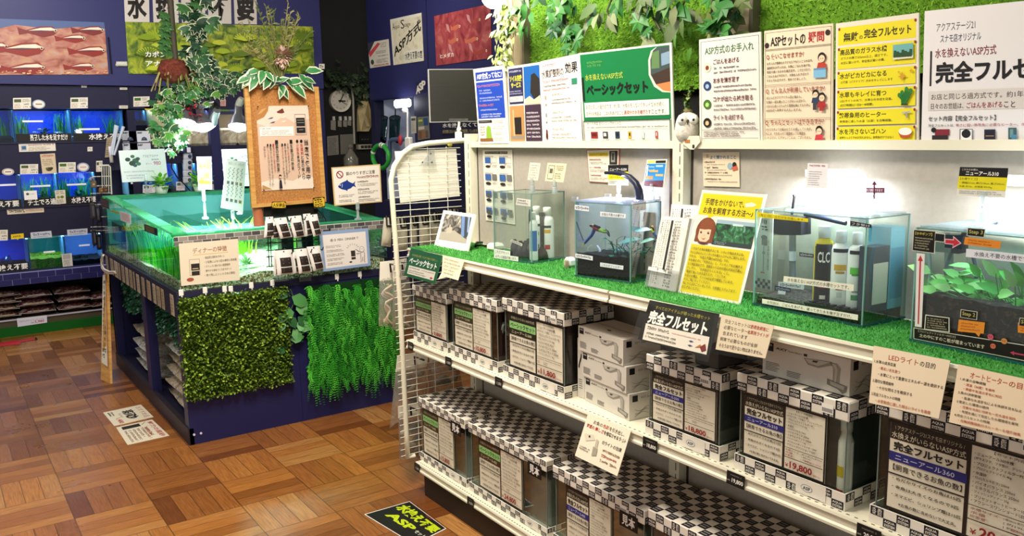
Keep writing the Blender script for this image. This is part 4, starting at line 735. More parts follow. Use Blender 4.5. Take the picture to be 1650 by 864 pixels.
# rack of hanging food pouches
t = thing('pouch_rack', 'black wire rack for food pouches hung on the pond front', 'display rack', gy(470, 400, IY0-.02)); m = MB(); Yr = IY0-.02
for x in (430, 434, 452, 476, 492, 512): m.tube([gy(x, 345, Yr), gy(x+4, 430, Yr)], .003, DKWIRE, 5)
for y in (348, 362, 390, 402, 412, 428): m.tube([gy(429, y+2, Yr), gy(514, y-4, Yr)], .003, DKWIRE, 5)
m.build('wire_grid', t)
for x, y in ((455, 350), (478, 348), (506, 346), (458, 401), (488, 399), (506, 396)):
    m = MB(); p = gy(x, y, Yr); m.tube([p, p+V((0, -.11, -.012)), p+V((0, -.125, .004))], .003, DKWIRE, 5); m.build('peg', t)
m = MB(); 
for x0, x1 in ((443, 464), (482, 500)): a, b = gy(x0, 454, Yr), gy(x1, 445, Yr); m.box(a[0], Yr-.01, a[2], b[0], Yr, b[2], ACRYL)
m.build('clear_foot', t)
foil = mat('#e4ded8', .35, noise=.06, nscale=30)
def pouch(label, q, y):                                   # q: TL TR BR BL pixels
    c = px4(gy, y, *q); S = Sheet(*c, th=.001, base='#e4ded8'); n = S.n; t = thing('food_pouch', label, 'food pouch', (c[2]+c[3])/2, 'food pouches on the wire rack'); m = MB(); N = 8; vv = []
    for s_ in (1, -1):
        for j in range(N+1):
            for i in range(N+1):
                u, v = i/N, j/N; b = (math.sin(math.pi*u)**.6)*(min(1, v*2.2)*min(1, (1-v)*9+.15))*.016; vv.append(S.P(u, v)+n*(b if s_ > 0 else -b*.4-.0006))
    ff = []
    for s_ in range(2):
        for j in range(N):
            for i in range(N): o = s_*(N+1)**2+j*(N+1)+i; ff.append((o, o+1, o+N+2, o+N+1))
    m.add(vv, ff, foil, True); bd = m.build('pouch_body', t)
    def lab(u0, v0, u1, v1, nm):
        L = MB(); K = 5; w = [S.P(u0+(u1-u0)*i/K, v0+(v1-v0)*j/K)+n*((math.sin(math.pi*(u0+(u1-u0)*i/K))**.6)*min(1, (v0+(v1-v0)*j/K)*2.2)*min(1, (1-(v0+(v1-v0)*j/K))*9+.15)*.016+.0012) for j in range(K+1) for i in range(K+1)]
        L.add(w, [(j*(K+1)+i, j*(K+1)+i+1, (j+1)*(K+1)+i+1, (j+1)*(K+1)+i) for j in range(K) for i in range(K)], '#2a211e', True)
        for r in (1, 3): 
            a = w[r*(K+1)+1]; b = w[r*(K+1)+4]; d = (w[(r+1)*(K+1)+1]-a)*.18; L.quad(a+n*.0006, b+n*.0006, b+d+n*.0006, a+d+n*.0006, '#a89a7a')
        L.build(nm, bd)
    lab(.2, .3, .85, .66, 'front_label'); lab(.2, .7, .85, .92, 'lower_label')
    m = MB(); k = S.P(.5, .06)+n*.003; m.ball(k, .004, '#2a2622', 6); m.build('hang_hole', bd)
row1 = [((441, 352), (461, 350), (471, 382), (452, 385), 'front left pouch'), ((464, 349), (485, 347), (492, 381), (474, 384), 'front middle pouch'), ((495, 347), (511, 345), (519, 378), (505, 381), 'front right pouch')]
row2 = [((443, 404), (470, 402), (475, 441), (447, 444), 'front left pouch'), ((475, 402), (494, 400), (503, 438), (482, 441), 'front middle pouch'), ((494, 398), (515, 396), (523, 433), (505, 437), 'front right pouch')]
back1 = [((428, 350), (440, 349), (443, 381), (425, 383), 'leftmost pouch, behind'), ((436, 356), (448, 352), (450, 384), (437, 385), 'second pouch from the left, behind'), ((488, 345), (500, 344), (505, 378), (492, 381), 'pouch between the middle and right ones, behind')]
back2 = [((441, 405), (450, 405), (455, 444), (441, 445), 'leftmost pouch, behind'), ((470, 408), (482, 402), (488, 438), (474, 441), 'pouch between the left and middle ones, behind')]
for rw, nm, y in ((row1, 'upper row', Yr-.1), (back1, 'upper row', Yr-.055), (row2, 'lower row', Yr-.1), (back2, 'lower row', Yr-.055)):
    for *q, l in rw: pouch('white foil food pouch, %s, %s' % (l, nm), q, y)
# signs standing on the pond rim
def plantpic(S, u, v, s_, k=1):
    for (du, dv, r, c) in ((-.3, -.1, .16, '#2f4a3a'), (0, -.28, .13, '#3f6a4a'), (.15, 0, .2, '#2f5a44'), (-.05, .15, .2, '#1f3a2c'), (.32, .2, .14, '#3a7a5a'), (.1, .3, .12, '#2a4a5a'), (.3, -.12, .13, '#26463a')): S.ell(u+du*s_, v+dv*s_*S.w/S.h, r*s_, c, r*s_*S.w/S.h*.8)
def anub(label, c4, y, foot, zf, price_=True):
    t = thing('clip_sign', label, 'sign', (foot, y, zf)); S = Sheet(*px4(gy, y, *c4), th=.003, base='#f0f3f6'); plantpic(S, .28, .34, .36); S.txt('アヌビアスナナ', .5, .17, .84, .25, '#26303a').txt('業務用', .68, .3, .84, .35, '#6a7078'); S.txt('ポット', .55, .42, .68, .48, '#6a7078').txt('980', .72, .38, .88, .5, '#c06a84', .6); S.dash(.06, .64, .72, .72, 1, '#a8acb4', .5).dash(.1, .76, .6, .92, 2, '#a8acb4', .5); S.build('card', t)
    clipstand((foot, y, zf), gy(0, c4[3][1]-2, y)[2]-zf+.01, t); return t
y = IY1-.04; anub('large white price sign with a dark leaved plant on the back rim of the pond', ((191, 243), (265, 239.5), (271, 290.5), (197, 294)), y, gy(236, 300, y)[0], ztp(y)-.001)
y = 5.0; zf = 1.04; anub('white plant sign mostly hidden behind the table of plants card', ((357, 241), (412, 239), (416, 300), (362, 300)), y+.15, gy(385, 330, y+.15)[0], zf)
t = thing('clip_sign', 'narrow yellow and white price sign on a clip inside the pond', 'sign', (gy(330, 340, y)[0], y, zf)); S = Sheet(*px4(gy, y, (317, 253), (340.5, 252.5), (341.5, 305), (320, 306)), th=.003, base='#f2f2dc'); S.rect(.1, .03, .95, .8, '#e0e45a').txt('配達 日本語', .1, .2, .62, .34, '#8a6a10', 1).rect(.66, .1, .92, .36, '#7ac030').txt('498', .48, .48, .82, .66, '#c0582a', 1).txt('円', .2, .64, .4, .75, '#7ac030', 1).pol([(.05, .7), (.95, .76), (.95, .84), (.05, .82)], '#c8b020'); S.build('card', t); clipstand((gy(330, 340, y)[0], y, zf), gy(330, 303, y)[2]-zf, t)
t = thing('clip_sign', 'white curved card with a table of plant pictures standing in the pond', 'sign', (gy(375, 345, 4.85)[0], 4.85, .99)); S = Sheet(*px4(gy, 4.85, (365, 257), (396.5, 261), (391.5, 342), (356, 335)), th=.002, base='#e9edf3')
S.txt('育成カンタン 水草入門', .12, .04, .9, .1, '#9aa2ae')
for r in range(2):
    for k in range(4):
        u, v = .2+.2*k+.02*r, .3+.35*r
        for j in range(6): S.line(u+.01*math.sin(j*2), v-.12+.04*j, u+.05*(-1)**j, v-.15+.04*j, .003, '#4a6878')
        S.rect(u-.06, v+.13, u+.06, v+.19, ['#6a7078', '#8a7a4a'][k == 3]).dash(u+.06, v-.1, u+.09, v+.1, 3, '#a0a8b4')
S.rect(.56, .15, .58, .78, '#c8b88a'); S.build('card', t); clipstand((gy(375, 345, 4.85)[0], 4.85, .986), gy(372, 340, 4.85)[2]-.985, t)
# floor pieces round the island
q = [gx(167, 440, IX0-.022), gx(172, 440, IX0-.022), gz(177.5, 618, .001), gz(162, 612, .001)]; S = Sheet(*q, th=.014, base=wood); S.k = 60; S.pol([(.12, .02), (.95, .02), (.92, .86), (.2, .84)], '#e2dac8').dash(.3, .06, .8, .8, 14, '#6a5e52'); S.build('menu_board', None, (q[2]+q[3])/2, label='narrow wood backed menu board leaning on the far end of the pond cabinet', category='board')
def fsheet(label, q, base='#e6dcc4', th=.0015): return card('floor_sign', label, 'floor sign', gz, .0022, q, base=base, th=th)
S = fsheet('white floor sign with large black characters nearest the far side of the island', ((227, 652), (247.5, 672), (184, 686.5), (166, 665)))
# its reading direction runs towards the tank: u along the first edge, v away from it
S.txt('おすすめ品', .12, .06, .9, .2, '#b05a4a').txt('彩砂', .18, .3, .82, .6, '#221c18', 2).txt('まとめて', .3, .64, .6, .7, '#3a322c').txt('1,480', .58, .72, .95, .86, '#b03a3a', 1).dash(.1, .78, .4, .94, 2); done(S)
S = fsheet('white floor sign with a black bar and red print, nearer the camera', ((245, 676), (273, 702), (205.5, 717), (187, 689)))
S.txt('魅力の底砂', .08, .05, .95, .19, '#b03a3a', 1).dash(.3, .26, .95, .9, 6, '#7a5a44').rect(.06, .4, .22, .88, '#2c2822').line(.05, .22, .16, .36, .004, '#4a3a2c'); S.dash(.35, .3, .8, .38, 1, '#b03a3a', .9); done(S)
S = fsheet('black floor mat with lime letters 水換え不要 ASP at the foot of the gondola', ((660, 808), (719, 852), (668, 878), (587, 829)), base='#e8e4da'); S.rect(.012, .012, .985, .985, '#12110f')
S.txt('水換え不要', .05, .1, .96, .40, '#b4c818', 2.2).txt('ASP', .16, .5, .72, .72, '#b4c818', 2).txt('セット', .76, .56, .96, .68, '#d8d8c0', .6).dash(.52, -.02+.05, .66, .08, 1, '#8a2a3a', .8); done(S)
m = MB(); q = [gz(x, y, .002) for x, y in ((-14, 556), (32, 548.5), (28, 548), (56, 543.5), (59, 547), (36, 551), (33, 555.5))]; q = [gz(x, y, .002) for x, y in ((-16, 556), (27, 548), (27.5, 549.5), (56, 544), (57, 548), (32.5, 552), (33, 555), (2, 558))]
m.add([p for p in q]+[p+V((0, 0, .002)) for p in q], [tuple(range(8, 16))]+[(i, (i+1) % 8, 8+(i+1) % 8, 8+i) for i in range(8)], mat('#c0283a', .4)); m.thing('floor_arrow', 'red arrow sticker on the parquet by the rack', 'floor sticker')
m = MB(); q = [gz(x, y, .002) for x, y in ((53, 547), (58, 543.5), (61, 547.5), (57, 548.5))]; m.add(q+[p+V((0, 0, .0015)) for p in q], [(4, 5, 6, 7)], BLACK); m.thing('floor_tape', 'black tape scrap at the tail of the red arrow', 'tape')
# accessory spinner behind the far end of the pond
t = thing('wire_rack', 'small wire rack of hanging accessories beyond the far end of the pond', 'wire rack', gy(160, 425, 6.5)); m = MB(); Yw = 6.5
for x in (164, 167.5, 171, 174.5): m.tube([gy(x, 266+.2*(178-x), Yw), gy(x+1, 312, Yw)], .003, WIRE, 5)
m.tube([gy(x, y, Yw) for x, y in ((160, 267), (175, 266.5), (177.5, 269), (180, 313))], .006, WIRE, 6)
for y in (285, 300, 312, 330, 350, 366, 372): m.tube([gy(146, y, Yw), gy(178, y-1, Yw)], .003, WIRE, 5)
for x in (148, 155, 162): m.tube([gy(x, 283, Yw), gy(x+3, 400, Yw)], .003, DKWIRE, 5)
m.build('frame', t)
for i, (x, y, w_, h, c) in enumerate(((151, 297, 8, 12, '#6a5a44'), (163, 307, 6, 9, '#7a5a34'), (170, 306, 6, 9, '#5a3c24'), (150, 340, 6, 26, '#2f2a28'), (158, 345, 6, 28, '#1a1826'), (152, 383, 5, 26, '#191820'), (159, 390, 5, 26, '#121218'), (148, 289, 7, 6, '#8a8fa4'))):
    m = MB(); a, b = gy(x-w_/2, y+h/2, Yw-.05), gy(x+w_/2, y-h/2, Yw-.05); m.box(a[0], Yw-.06, a[2], b[0], Yw-.03, b[2], mat(c, .4), .006); m.box(a[0]+.01, Yw-.062, a[2]+.02, a[0]+.022, Yw-.06, b[2]-.02, '#c0b090' if i < 3 else '#4a4650'); m.tube([((a[0]+b[0])/2, Yw-.045, b[2]), ((a[0]+b[0])/2, Yw, b[2]+.02)], .002, DKWIRE, 4)
    m.thing('accessory_pack', ['tan accessory pack with orange print at the top of the wire rack', 'brown accessory pack, middle of the wire rack', 'dark brown accessory pack, right of the wire rack', 'tall grey accessory pack under the tan one', 'tall navy accessory pack beside the grey one', 'black hanging tube pack low on the wire rack', 'black hanging tube pack nearest the pond corner', 'pale wrapped pack hanging at the left of the wire rack'][i], 'accessory pack', 'packs on the wire rack')
# spot lamps and garlands over the pond
YL = 5.0
LED = mat('#f4f8ff', .3, emit=14)
for i, (x, y, ax, ay) in enumerate(((299, 197, 288, 235), (328, 203, 350, 240), (384, 203, 384, 250), (341, 196, 300, 222))):
    p, q = gy(x, y, YL), gy(ax, ay+60, YL-.1+(i == 3)*.7); d = (q-p).normalized(); t = thing('spot_lamp', ['spot lamp with a bare white glare, left of the three over the pond', 'spot lamp on a chrome arm, middle of the three over the pond', 'spot lamp with a grey ribbed neck nearest the cork board', 'small spot lamp tucked behind the chrome armed one'][i], 'spot lamp', p, 'spot lamps over the pond')
    m = MB(); R = .058 if i < 3 else .034; q0 = d.orthogonal().normalized(); m.tube([p-d*.13, p-d*.07, p-d*.05, p], [.02, .025, R*.7, R], mat('#8c9099', .35, .7), 16); hd = m.build('head', t)
    m = MB(); m.tube([p-d*.001, p+d*.016, p+d*.03], [R*.97, R*.9, R*.4], LED, 16); m.build('lens', hd)
    e = gy((300, 345, 389, 346)[i], (168, 165, 158, 168)[i], YL); m = MB(); m.tube([p-d*.12, (p-d*.12+e)/2, e], [.02, .022, .016] if i else .012, [DKWIRE, CHROME, mat('#b8b4b0', .4), DKWIRE][i], 10); m.build('arm', t)
    L = bpy.data.lights.new('spot_lamp_beam', 'SPOT'); L.energy = (140, 160, 170, 16)[i]; L.spot_size = 1.5; L.spot_blend = .6; L.color = (.9, 1, 1); L.shadow_soft_size = .04; o = bpy.data.objects.new('spot_lamp_beam', L); COL.objects.link(o); o.location = p+d*.045; o.rotation_euler = d.to_track_quat('-Z', 'Y').to_euler()
def ivyleaf(m, p, d, up, s_, dark, pale):
    p, d = V(p), V(d).normalized(); q = d.cross(V(up)); q = (q if q.length > .01 else d.orthogonal()).normalized(); n = q.cross(d)
    sh = ((0, 0), (-.35, .08), (-.62, .3), (-.34, .42), (-.42, .78), (-.14, .66), (0, 1.05), (.14, .66), (.42, .78), (.34, .42), (.62, .3), (.35, .08))
    o = p-n*.0012; vv = [p+d*.45*s_+n*s_*.08]+[p+(d*b+q*a)*s_ for a, b in sh]; m.add(vv, [(0, i+1, (i+1) % 12+1) for i in range(12)], dark)
    if pale: vv = [o+d*.45*s_+n*s_*.07]+[o+(d*(.45+(b-.45)*1.16)+q*a*1.2)*s_ for a, b in sh]; m.add(vv, [(0, i+1, (i+1) % 12+1) for i in range(12)], pale)
PALE = mat('#cfd6ba', .5); IVD = [mat(c, .45) for c in ('#2f5a38', '#264a34', '#3f6f3c', '#1f3d2a')]
def garland(name, label, pts, n, spread, size, dark=None, pale=PALE, hang=.8, stem='#4a4634', r=.004):
    pts = [V(p) for p in pts]; t = thing(name, label, 'garland', pts[0]); m = MB(); m.tube(pts, r, stem, 6); m.build('stem', t); m = MB()
    for i in range(n):
        k = random.random()*(len(pts)-1); a = int(k); c = pts[a].lerp(pts[min(a+1, len(pts)-1)], k-a); o = V((random.gauss(0, spread), random.gauss(0, spread*.6), random.gauss(0, spread*.7)))
        ivyleaf(m, c+o, V((random.uniform(-1, 1), random.uniform(-.8, .2), random.uniform(-1, .5)-hang)), (random.uniform(-.5, .5), -1, random.uniform(-.2, .8)), random.uniform(.7, 1.2)*size, random.choice(dark or IVD), pale if random.random() < .6 else None)
    m.build('leaves', t); return t
G = lambda *q: [gy(x, y, YL) for x, y in q]
garland('ivy_garland', 'variegated ivy hanging from the ceiling over the pond', G((318, -20), (312, 20), (318, 60), (322, 90), (330, 125)), 95, .042, .066)
garland('ivy_garland', 'green ivy bunch trailing down beside the yellow bucket', G((330, 140), (300, 145), (275, 160), (270, 190), (275, 215), (281, 232)), 210, .04, .046, [mat(c, .45) for c in ('#3f8048', '#2f6a3c', '#56903a', '#255a34')])
garland('ivy_garland', 'low ivy run from the lamps to the top of the cork board', G((325, 142), (350, 138), (372, 130), (392, 126), (415, 125)), 120, .042, .046)
m = MB(); p = gy(270, 142, YL+.1)
t = thing('hanging_plant', 'dark pole with a coconut fibre pot and trailing roots above the pond', 'hanging plant', gy(279, 118, YL)); m = MB(); m.tube(G((273, -20), (278, 50), (284, 108)), .017, mat('#4a4438', .6), 8); m.build('pole', t)
m = MB(); m.lathe(gy(281, 136, YL), [(.02, 0), (.075, .03), (.085, .08), (.06, .13), (.001, .14)], ramp_mat('coir', [(.3, '#4a2018'), (.6, '#7a3a2c'), (.8, '#9a5a44')], 60, rough=1), 14); m.build('fibre_pot', t)
m = MB()
for i in range(46): a = random.uniform(0, 6.28); c = gy(283, 106, YL); m.tube([c, c+V((math.cos(a)*.07, math.sin(a)*.05, .01)), c+V((math.cos(a)*random.uniform(.09, .15), math.sin(a)*.08, -random.uniform(.05, .16)))], .004, random.choice(['#8a7a4a', '#6a7a3a', '#a8a064']), 4)
m.build('trailing_roots', t); m = MB()
for (x, y) in ((267, 20), (270, 30), (266, 38), (268, 50), (270, 62), (266, 70), (274, 80)): ivyleaf(m, gy(x, y, YL), (random.uniform(-1, .3), -.4, -.6), (0, -1, .3), .07, IVD[2], None)
m.tube(G((268, 20), (272, 55), (278, 90)), .004, '#55633a', 5); m.build('side_leaves', t)
m = MB(); c = gy(310, 180, YL-.02)
for i in range(40): m.leaf(c+V((random.gauss(0, .02), random.gauss(0, .02), random.gauss(0, .035))), (random.uniform(-1, 1), -1, random.uniform(-1, 1)), (0, 0, 1), .026, .02, random.choice(['#b0223a', '#8a1a2e', '#c84058']))
m.thing('red_flowers', 'bunch of crimson flowers among the pond ivy', 'flowers')
# variegated leaves and dried flowers on top of the cork board
t = thing('flower_arrangement', 'dried flower and striped leaf arrangement on top of the cork board', 'flower arrangement', gy(455, 136, YC+.02)); m = MB()
for i in range(26):
    x = 402+i*3.6; p = gy(x, 132-14*random.random()-6*math.sin(i*.3), YC-.03); dx, dz, L = (x-448)/60+random.uniform(-.5, .5), random.uniform(-.9, .35), random.uniform(.06, .09); m.leaf(p, (dx, -.35, dz), (0, -1, .5), L*1.06, L*.66, PALE, .5); m.leaf(p+V((0, -.003, 0)), (dx, -.35, dz), (0, -1, .5), L*.95, L*.46, random.choice([mat('#2f6a3c', .4), mat('#3f7f48', .4)]), .5)
m.build('striped_leaves', t); m = MB(); c = gy(455, 92, YC-.02)
for i in range(90): d = V((random.gauss(0, 1), -abs(random.gauss(0, 1)), random.gauss(0, 1))).normalized(); m.leaf(c+d*.02, d, (0, 0, 1), .045, .02, random.choice(['#c8a894', '#b08a78', '#dcc4b0']))
m.build('pale_bloom', t); m = MB(); b0 = gy(452, 132, YC)
for i in range(34):
    a = random.uniform(-1.1, 1.0); L = random.uniform(.22, .42); e = b0+V((math.sin(a)*L*.62, random.uniform(-.05, .08), math.cos(a)*L)); md = b0.lerp(e, .5)+V((0, 0, .03)); c = random.choice([mat('#6a7038'), mat('#7a7a44'), mat('#54602c'), mat('#8a8450')]); m.tube([b0, md, e], .0022, c, 4)
    for j in range(16): k = .4+.6*j/15; q = b0.lerp(md, k*2) if k < .5 else md.lerp(e, k*2-1); m.leaf(q, (random.uniform(-1, 1), -.5, random.uniform(0, 1)), (0, -1, 0), random.uniform(.014, .03), .007, c)
m.build('dried_sprays', t)
# ================================================================== GONDOLA
XF, XB, YL0, YR0 = 1.583, 1.885, 3.06, -.5
ZT, ZM, ZL = 1.047, .657, .135
gon = thing('gondola_shelf', 'long cream steel gondola with three shelves, grey back panel and dark kick plate', 'shelving unit', ((XF+XB)/2, 1.6, 0))
m = MB(); m.box(XF+.008, YR0, 0, XF+.03, YL0-.09, .1, mat('#2b2018', .6)); m.box(XF+.01, YL0-.11, 0, XB, YL0-.09, .1, mat('#2b2018', .6)); m.build('kick_plate', gon)
panel = mat('#a7a094', .55, noise=.05, nscale=60)
m = MB()
for a, b in ((1.83, 2.95), (.63, 1.76), (YR0, .57)): m.box(XB, a, .12, XB+.02, b, 1.475, panel)
m.box(XB+.003, YR0, .1, XB+.018, 2.98, 1.47, mat('#3a3630', .7)); m.build('back_panel', gon)
for y in (2.985, 1.795, .6):
    m = MB(); m.box(XB-.03, y-.022, 0, XB+.012, y+.022, 1.50, CREAM)
    for k in range(36): m.box(XB-.0305, y-.010, .14+k*.037, XB-.03, y-.006, .165+k*.037, '#6a675c')
    m.build('upright', gon)
m = MB(); m.box(XB-.006, 1.825, 1.06, XB+.002, 1.852, 1.47, ramp_mat('rusty', [(.3, '#22140c'), (.55, '#4a2a18'), (.8, '#7a5a44')], 20, stretch=(1, 1, .3), dist=1.5)); m.build('dark_gap_strip', gon)
for nm, z, y0 in (('top_shelf', ZT, YL0-.04), ('middle_shelf', ZM, YL0), ('bottom_shelf', ZL, YL0-.04)):
    m = MB(); m.box(XF+.004, YR0, z-.012, XB-.004, y0, z, CREAM); m.build(nm, gon)
    for a, b in ((1.797, y0), (.6, 1.789), (YR0, .592)):
        m = MB(); pr = ((XF+.004, z), (XF-.004, z), (XF-.006, z-.006), (XF-.002, z-.010), (XF-.002, z-.024), (XF-.007, z-.028), (XF-.007, z-.034), (XF+.004, z-.036)); n = len(pr)
        m.add([(x, a, q) for x, q in pr]+[(x, b, q) for x, q in pr], [(i, (i+1) % n, n+(i+1) % n, n+i) for i in range(n)]+[tuple(range(n)), tuple(range(2*n-1, n-1, -1))], CREAM)
        if nm != 'top_shelf':
            y = a+.01
            while y < b-.01: m.box(XF+.006, y, z, XF+.009, y+.008, z+.0004, '#3a382e'); y += .016 if nm == 'bottom_shelf' else .02
        m.build('price_rail', gon)
m = MB(); m.box(XB-.028, YR0, 1.445, XB-.004, 2.96, 1.468, CREAM); m.build('top_rail', gon)
for y in (1.795,):
    m = MB(); q = [gx(x, yy, XB-.034) for x, yy in ((1100, 219), (1127, 219), (1128, 229), (1118, 241), (1112, 241), (1100, 232))]; m.add([p+V((.003, 0, 0)) for p in q]+q, [tuple(range(6)), tuple(range(6, 12))]+[(i, (i+1) % 6, 6+(i+1) % 6, 6+i) for i in range(6)], CREAM); q = gx(1117.5, 236, XB-.034); m.box(q[0]-.001, q[1]-.004, q[2]-.005, q[0], q[1]+.004, q[2]+.005, '#2a2824'); q = gx(1107, 227, XB-.034); m.box(q[0]-.001, q[1]-.012, q[2]-.006, q[0], q[1]+.008, q[2]+.003, '#b0703a'); m.build('bracket', gon)
turfm = mat('#469c40', .9, noise=.25, nscale=240, bump=.6, bscale=900)
def blades(m, n, fn, L, cols):
    for i in range(n): p, d = fn(); q = V((random.uniform(-1, 1), random.uniform(-1, 1), 0))*.0013; m.add((p-q, p+q, p+d*L*random.uniform(.6, 1.1)), ((0, 1, 2),), random.choice(cols))
TG = [mat(c, .7) for c in ('#58b04e', '#469c40', '#70c266', '#357f34')]
m = MB(); m.box(XF+.002, YR0, ZT, XB-.032, YL0-.045, ZT+.004, turfm)
blades(m, 26000, lambda: (V((random.uniform(XF+.003, XB-.035), random.uniform(.45, YL0-.05), ZT+.004)), V((random.gauss(0, .5), random.gauss(0, .5), 1))), .007, TG)
m.thing('turf_mat', 'bright green artificial turf laid along the top shelf', 'turf')
# ------------------------------------------------------------------ end frame with its wire grid
YE = 3.075
ef = thing('end_frame', 'cream tube end frame with a wire grid at the near end of the gondola', 'wire panel', (1.71, YE, .12))
fr = [gy(x, y, YE) for x, y in ((668, 734), (657, 738), (655, 700), (644, 480), (632, 320), (630, 290), (635, 268), (648, 248), (664, 236), (690, 231), (730, 227.5), (762, 225))]
m = MB(); m.tube(fr, .011, CREAM, 8); m.build('tube_frame', ef)
m = MB(); z = .15
while z < 1.45:
    xl = 1.535+max(0, (z-1.36))*1.0; m.tube([(xl+.005, YE, z), (XB-.01, YE, z)], .0016, WIRE, 5); z += .0275
for x in (1.63, 1.72, 1.81): m.tube([(x, YE+.004, .13), (x, YE+.004, 1.45)], .0018, WIRE, 5)
m.build('wire_grid', ef)
m = MB(); a = gy(753, 300, YE)[0]; m.box(a, YE-.02, .1, a+.035, YE+.015, 1.475, CREAM)
for k in range(34): m.box(a+.008, YE-.0205, .15+k*.037, a+.012, YE-.02, .172+k*.037, '#6a675c'); m.box(a+.020, YE-.0205, .15+k*.037, a+.024, YE-.02, .172+k*.037, '#6a675c')
m.build('slotted_post', ef)
for i, pts in enumerate((((770, 205), (768, 222), (762, 245), (761, 280), (759, 300), (764, 330), (762, 360), (765, 388)), ((766, 215), (766, 240), (764, 276), (760, 320), (757, 350), (757, 375)))):
    m = MB(); m.tube([gy(x, y, YE-.03) for x, y in pts], .0035, BLACK, 6); m.thing('black_cable', ['long black cable hanging down the slotted post to the turf', 'shorter black cable tied against the slotted post'][i], 'cable')
m = MB(); m.tube([gy(x, y, YE-.03) for x, y in ((752, 276.5), (764, 276.5))], .002, BLACK, 5); m.thing('cable_tie', 'black cable tie round the slotted post', 'cable tie')
S = card('paper_sheet', 'large blank white sheet behind the wire grid', 'sheet', gy, YE+.012, ((636, 244), (735, 240), (741, 316), (645, 327)), base='#e6e1d4'); done(S)
t = thing('clear_hook', 'clear suction hook plate on the wire grid in front of the blank sheet', 'hook', gy(691, 250, YE-.01)); m = MB(); q = [gy(x, y, YE-.006) for x, y in ((690, 240), (700, 240), (700, 250), (703, 268), (676, 268), (688, 252))]; m.add([p+V((0, .003, 0)) for p in q]+q, [tuple(range(6)), tuple(range(6, 12))]+[(i, (i+1) % 6, 6+(i+1) % 6, 6+i) for i in range(6)], ACRYL); m.build('plate', t)
for x, y in ((681, 261.5), (696, 261.5), (694, 247.5)): m = MB(); p = gy(x, y, YE-.01); m.ball(p, .004, '#4a4640', 8); m.build('screw', t)
m = MB(); p = gy(725, 233, YE+.03); m.ball(p, .012, '#c0b83a', 10, (1, .4, 1)); m.thing('yellow_disc', 'small yellow disc seen through the top of the grid', 'disc')
def hangbag(label, q, y, kind, hook=True):
    c = px4(gy, y, *q); S = Sheet(*c, th=.001, base='#e8e2d4'); t = thing('hanging_pack', label, 'accessory pack', (c[2]+c[3])/2, 'packs hung on the end frame'); n = S.n
    def puff(u0, v0, u1, v1, mt, nm, th=.02, wob=.003):
        m = MB(); N = 7; vv = []
        for s_ in (1, -1):
            for j in range(N+1):
                for i in range(N+1): u, v = i/N, j/N; b = (math.sin(math.pi*u)*math.sin(math.pi*v))**.5*th; vv.append(S.P(u0+(u1-u0)*u, v0+(v1-v0)*v)+n*(s_*b+random.uniform(-wob, wob)*(0 < i < N)))
        m.add(vv, [tuple(s_*(N+1)**2+k for k in (j*(N+1)+i, j*(N+1)+i+1, (j+1)*(N+1)+i+1, (j+1)*(N+1)+i)) for s_ in range(2) for j in range(N) for i in range(N)], mt, True); return m.build(nm, t)
    if kind == 'pouch':
        puff(0, .08, 1, 1, WRAPW, 'clear_bag'); m = MB(); a, b, d, e = S.P(.15, .3), S.P(.85, .3), S.P(.85, .9), S.P(.15, .9); m.quad(a, b, d, e, '#d8d2bc'); m.quad(*[x+n*.001 for x in (S.P(.2, .35), S.P(.8, .35), S.P(.8, .42), S.P(.2, .42))], '#8a8672'); m.build('insert_card', t)
        m = MB()
        for u in (.2, .8): m.tube([S.P(u, .02)+n*.006, S.P(u, .34)+n*.02], .004, BLACK, 5)
        m.tube([S.P(.2, .34)+n*.02, S.P(.8, .34)+n*.02], .004, BLACK, 5); m.build('black_hanger', t)
    elif kind == 'tube':
        m = MB(); m.obox(S.P(0, 0), S.P(1, 0)-S.P(0, 0), S.P(0, .3)-S.P(0, 0), n*.002, '#e6e0d2'); m.build('header_card', t); puff(0, .25, 1, 1, WRAP, 'clear_bag', .03, .006)
        m = MB(); 
        for k in range(3): m.tube([S.P(.5+.3*math.sin(a*.9+k)*(.6+.4*math.sin(a*.31)), .36+.58*a/20)+n*(.008*k-.01) for a in range(21)], .005, mat('#d8ccb8', .4), 6)
        m.build('coiled_tube', t)
    else:
        m = MB(); m.obox(S.P(0, 0), S.P(1, 0)-S.P(0, 0), S.P(0, .22)-S.P(0, 0), n*.002, '#e0d8c6'); m.build('header_card', t); puff(0, .18, 1, 1, WRAP, 'clear_bag', .03, .006)
        m = MB(); 
        for k in range(6): p = S.P(random.uniform(.2, .8), random.uniform(.35, .85)); m.ball(p, .02, random.choice([mat('#8a8070', .5), mat('#b0a48c', .5), mat('#5a5044', .5)]), 8, (1.4, .6, .8))
        m.build('contents', t)
    if hook:
        m = MB(); p = S.P(.5, .06)+n*.005; m.tube([V((p[0], YE, p[2]+.008)), p+V((0, -.01, .005)), p+V((0, -.015, -.03))], .004, BLACK, 6); m.build('hook', t)
WRAPW = glass('foggy_wrap', '#d8d2c0', .08, .45, '#d6d0bc', .2)
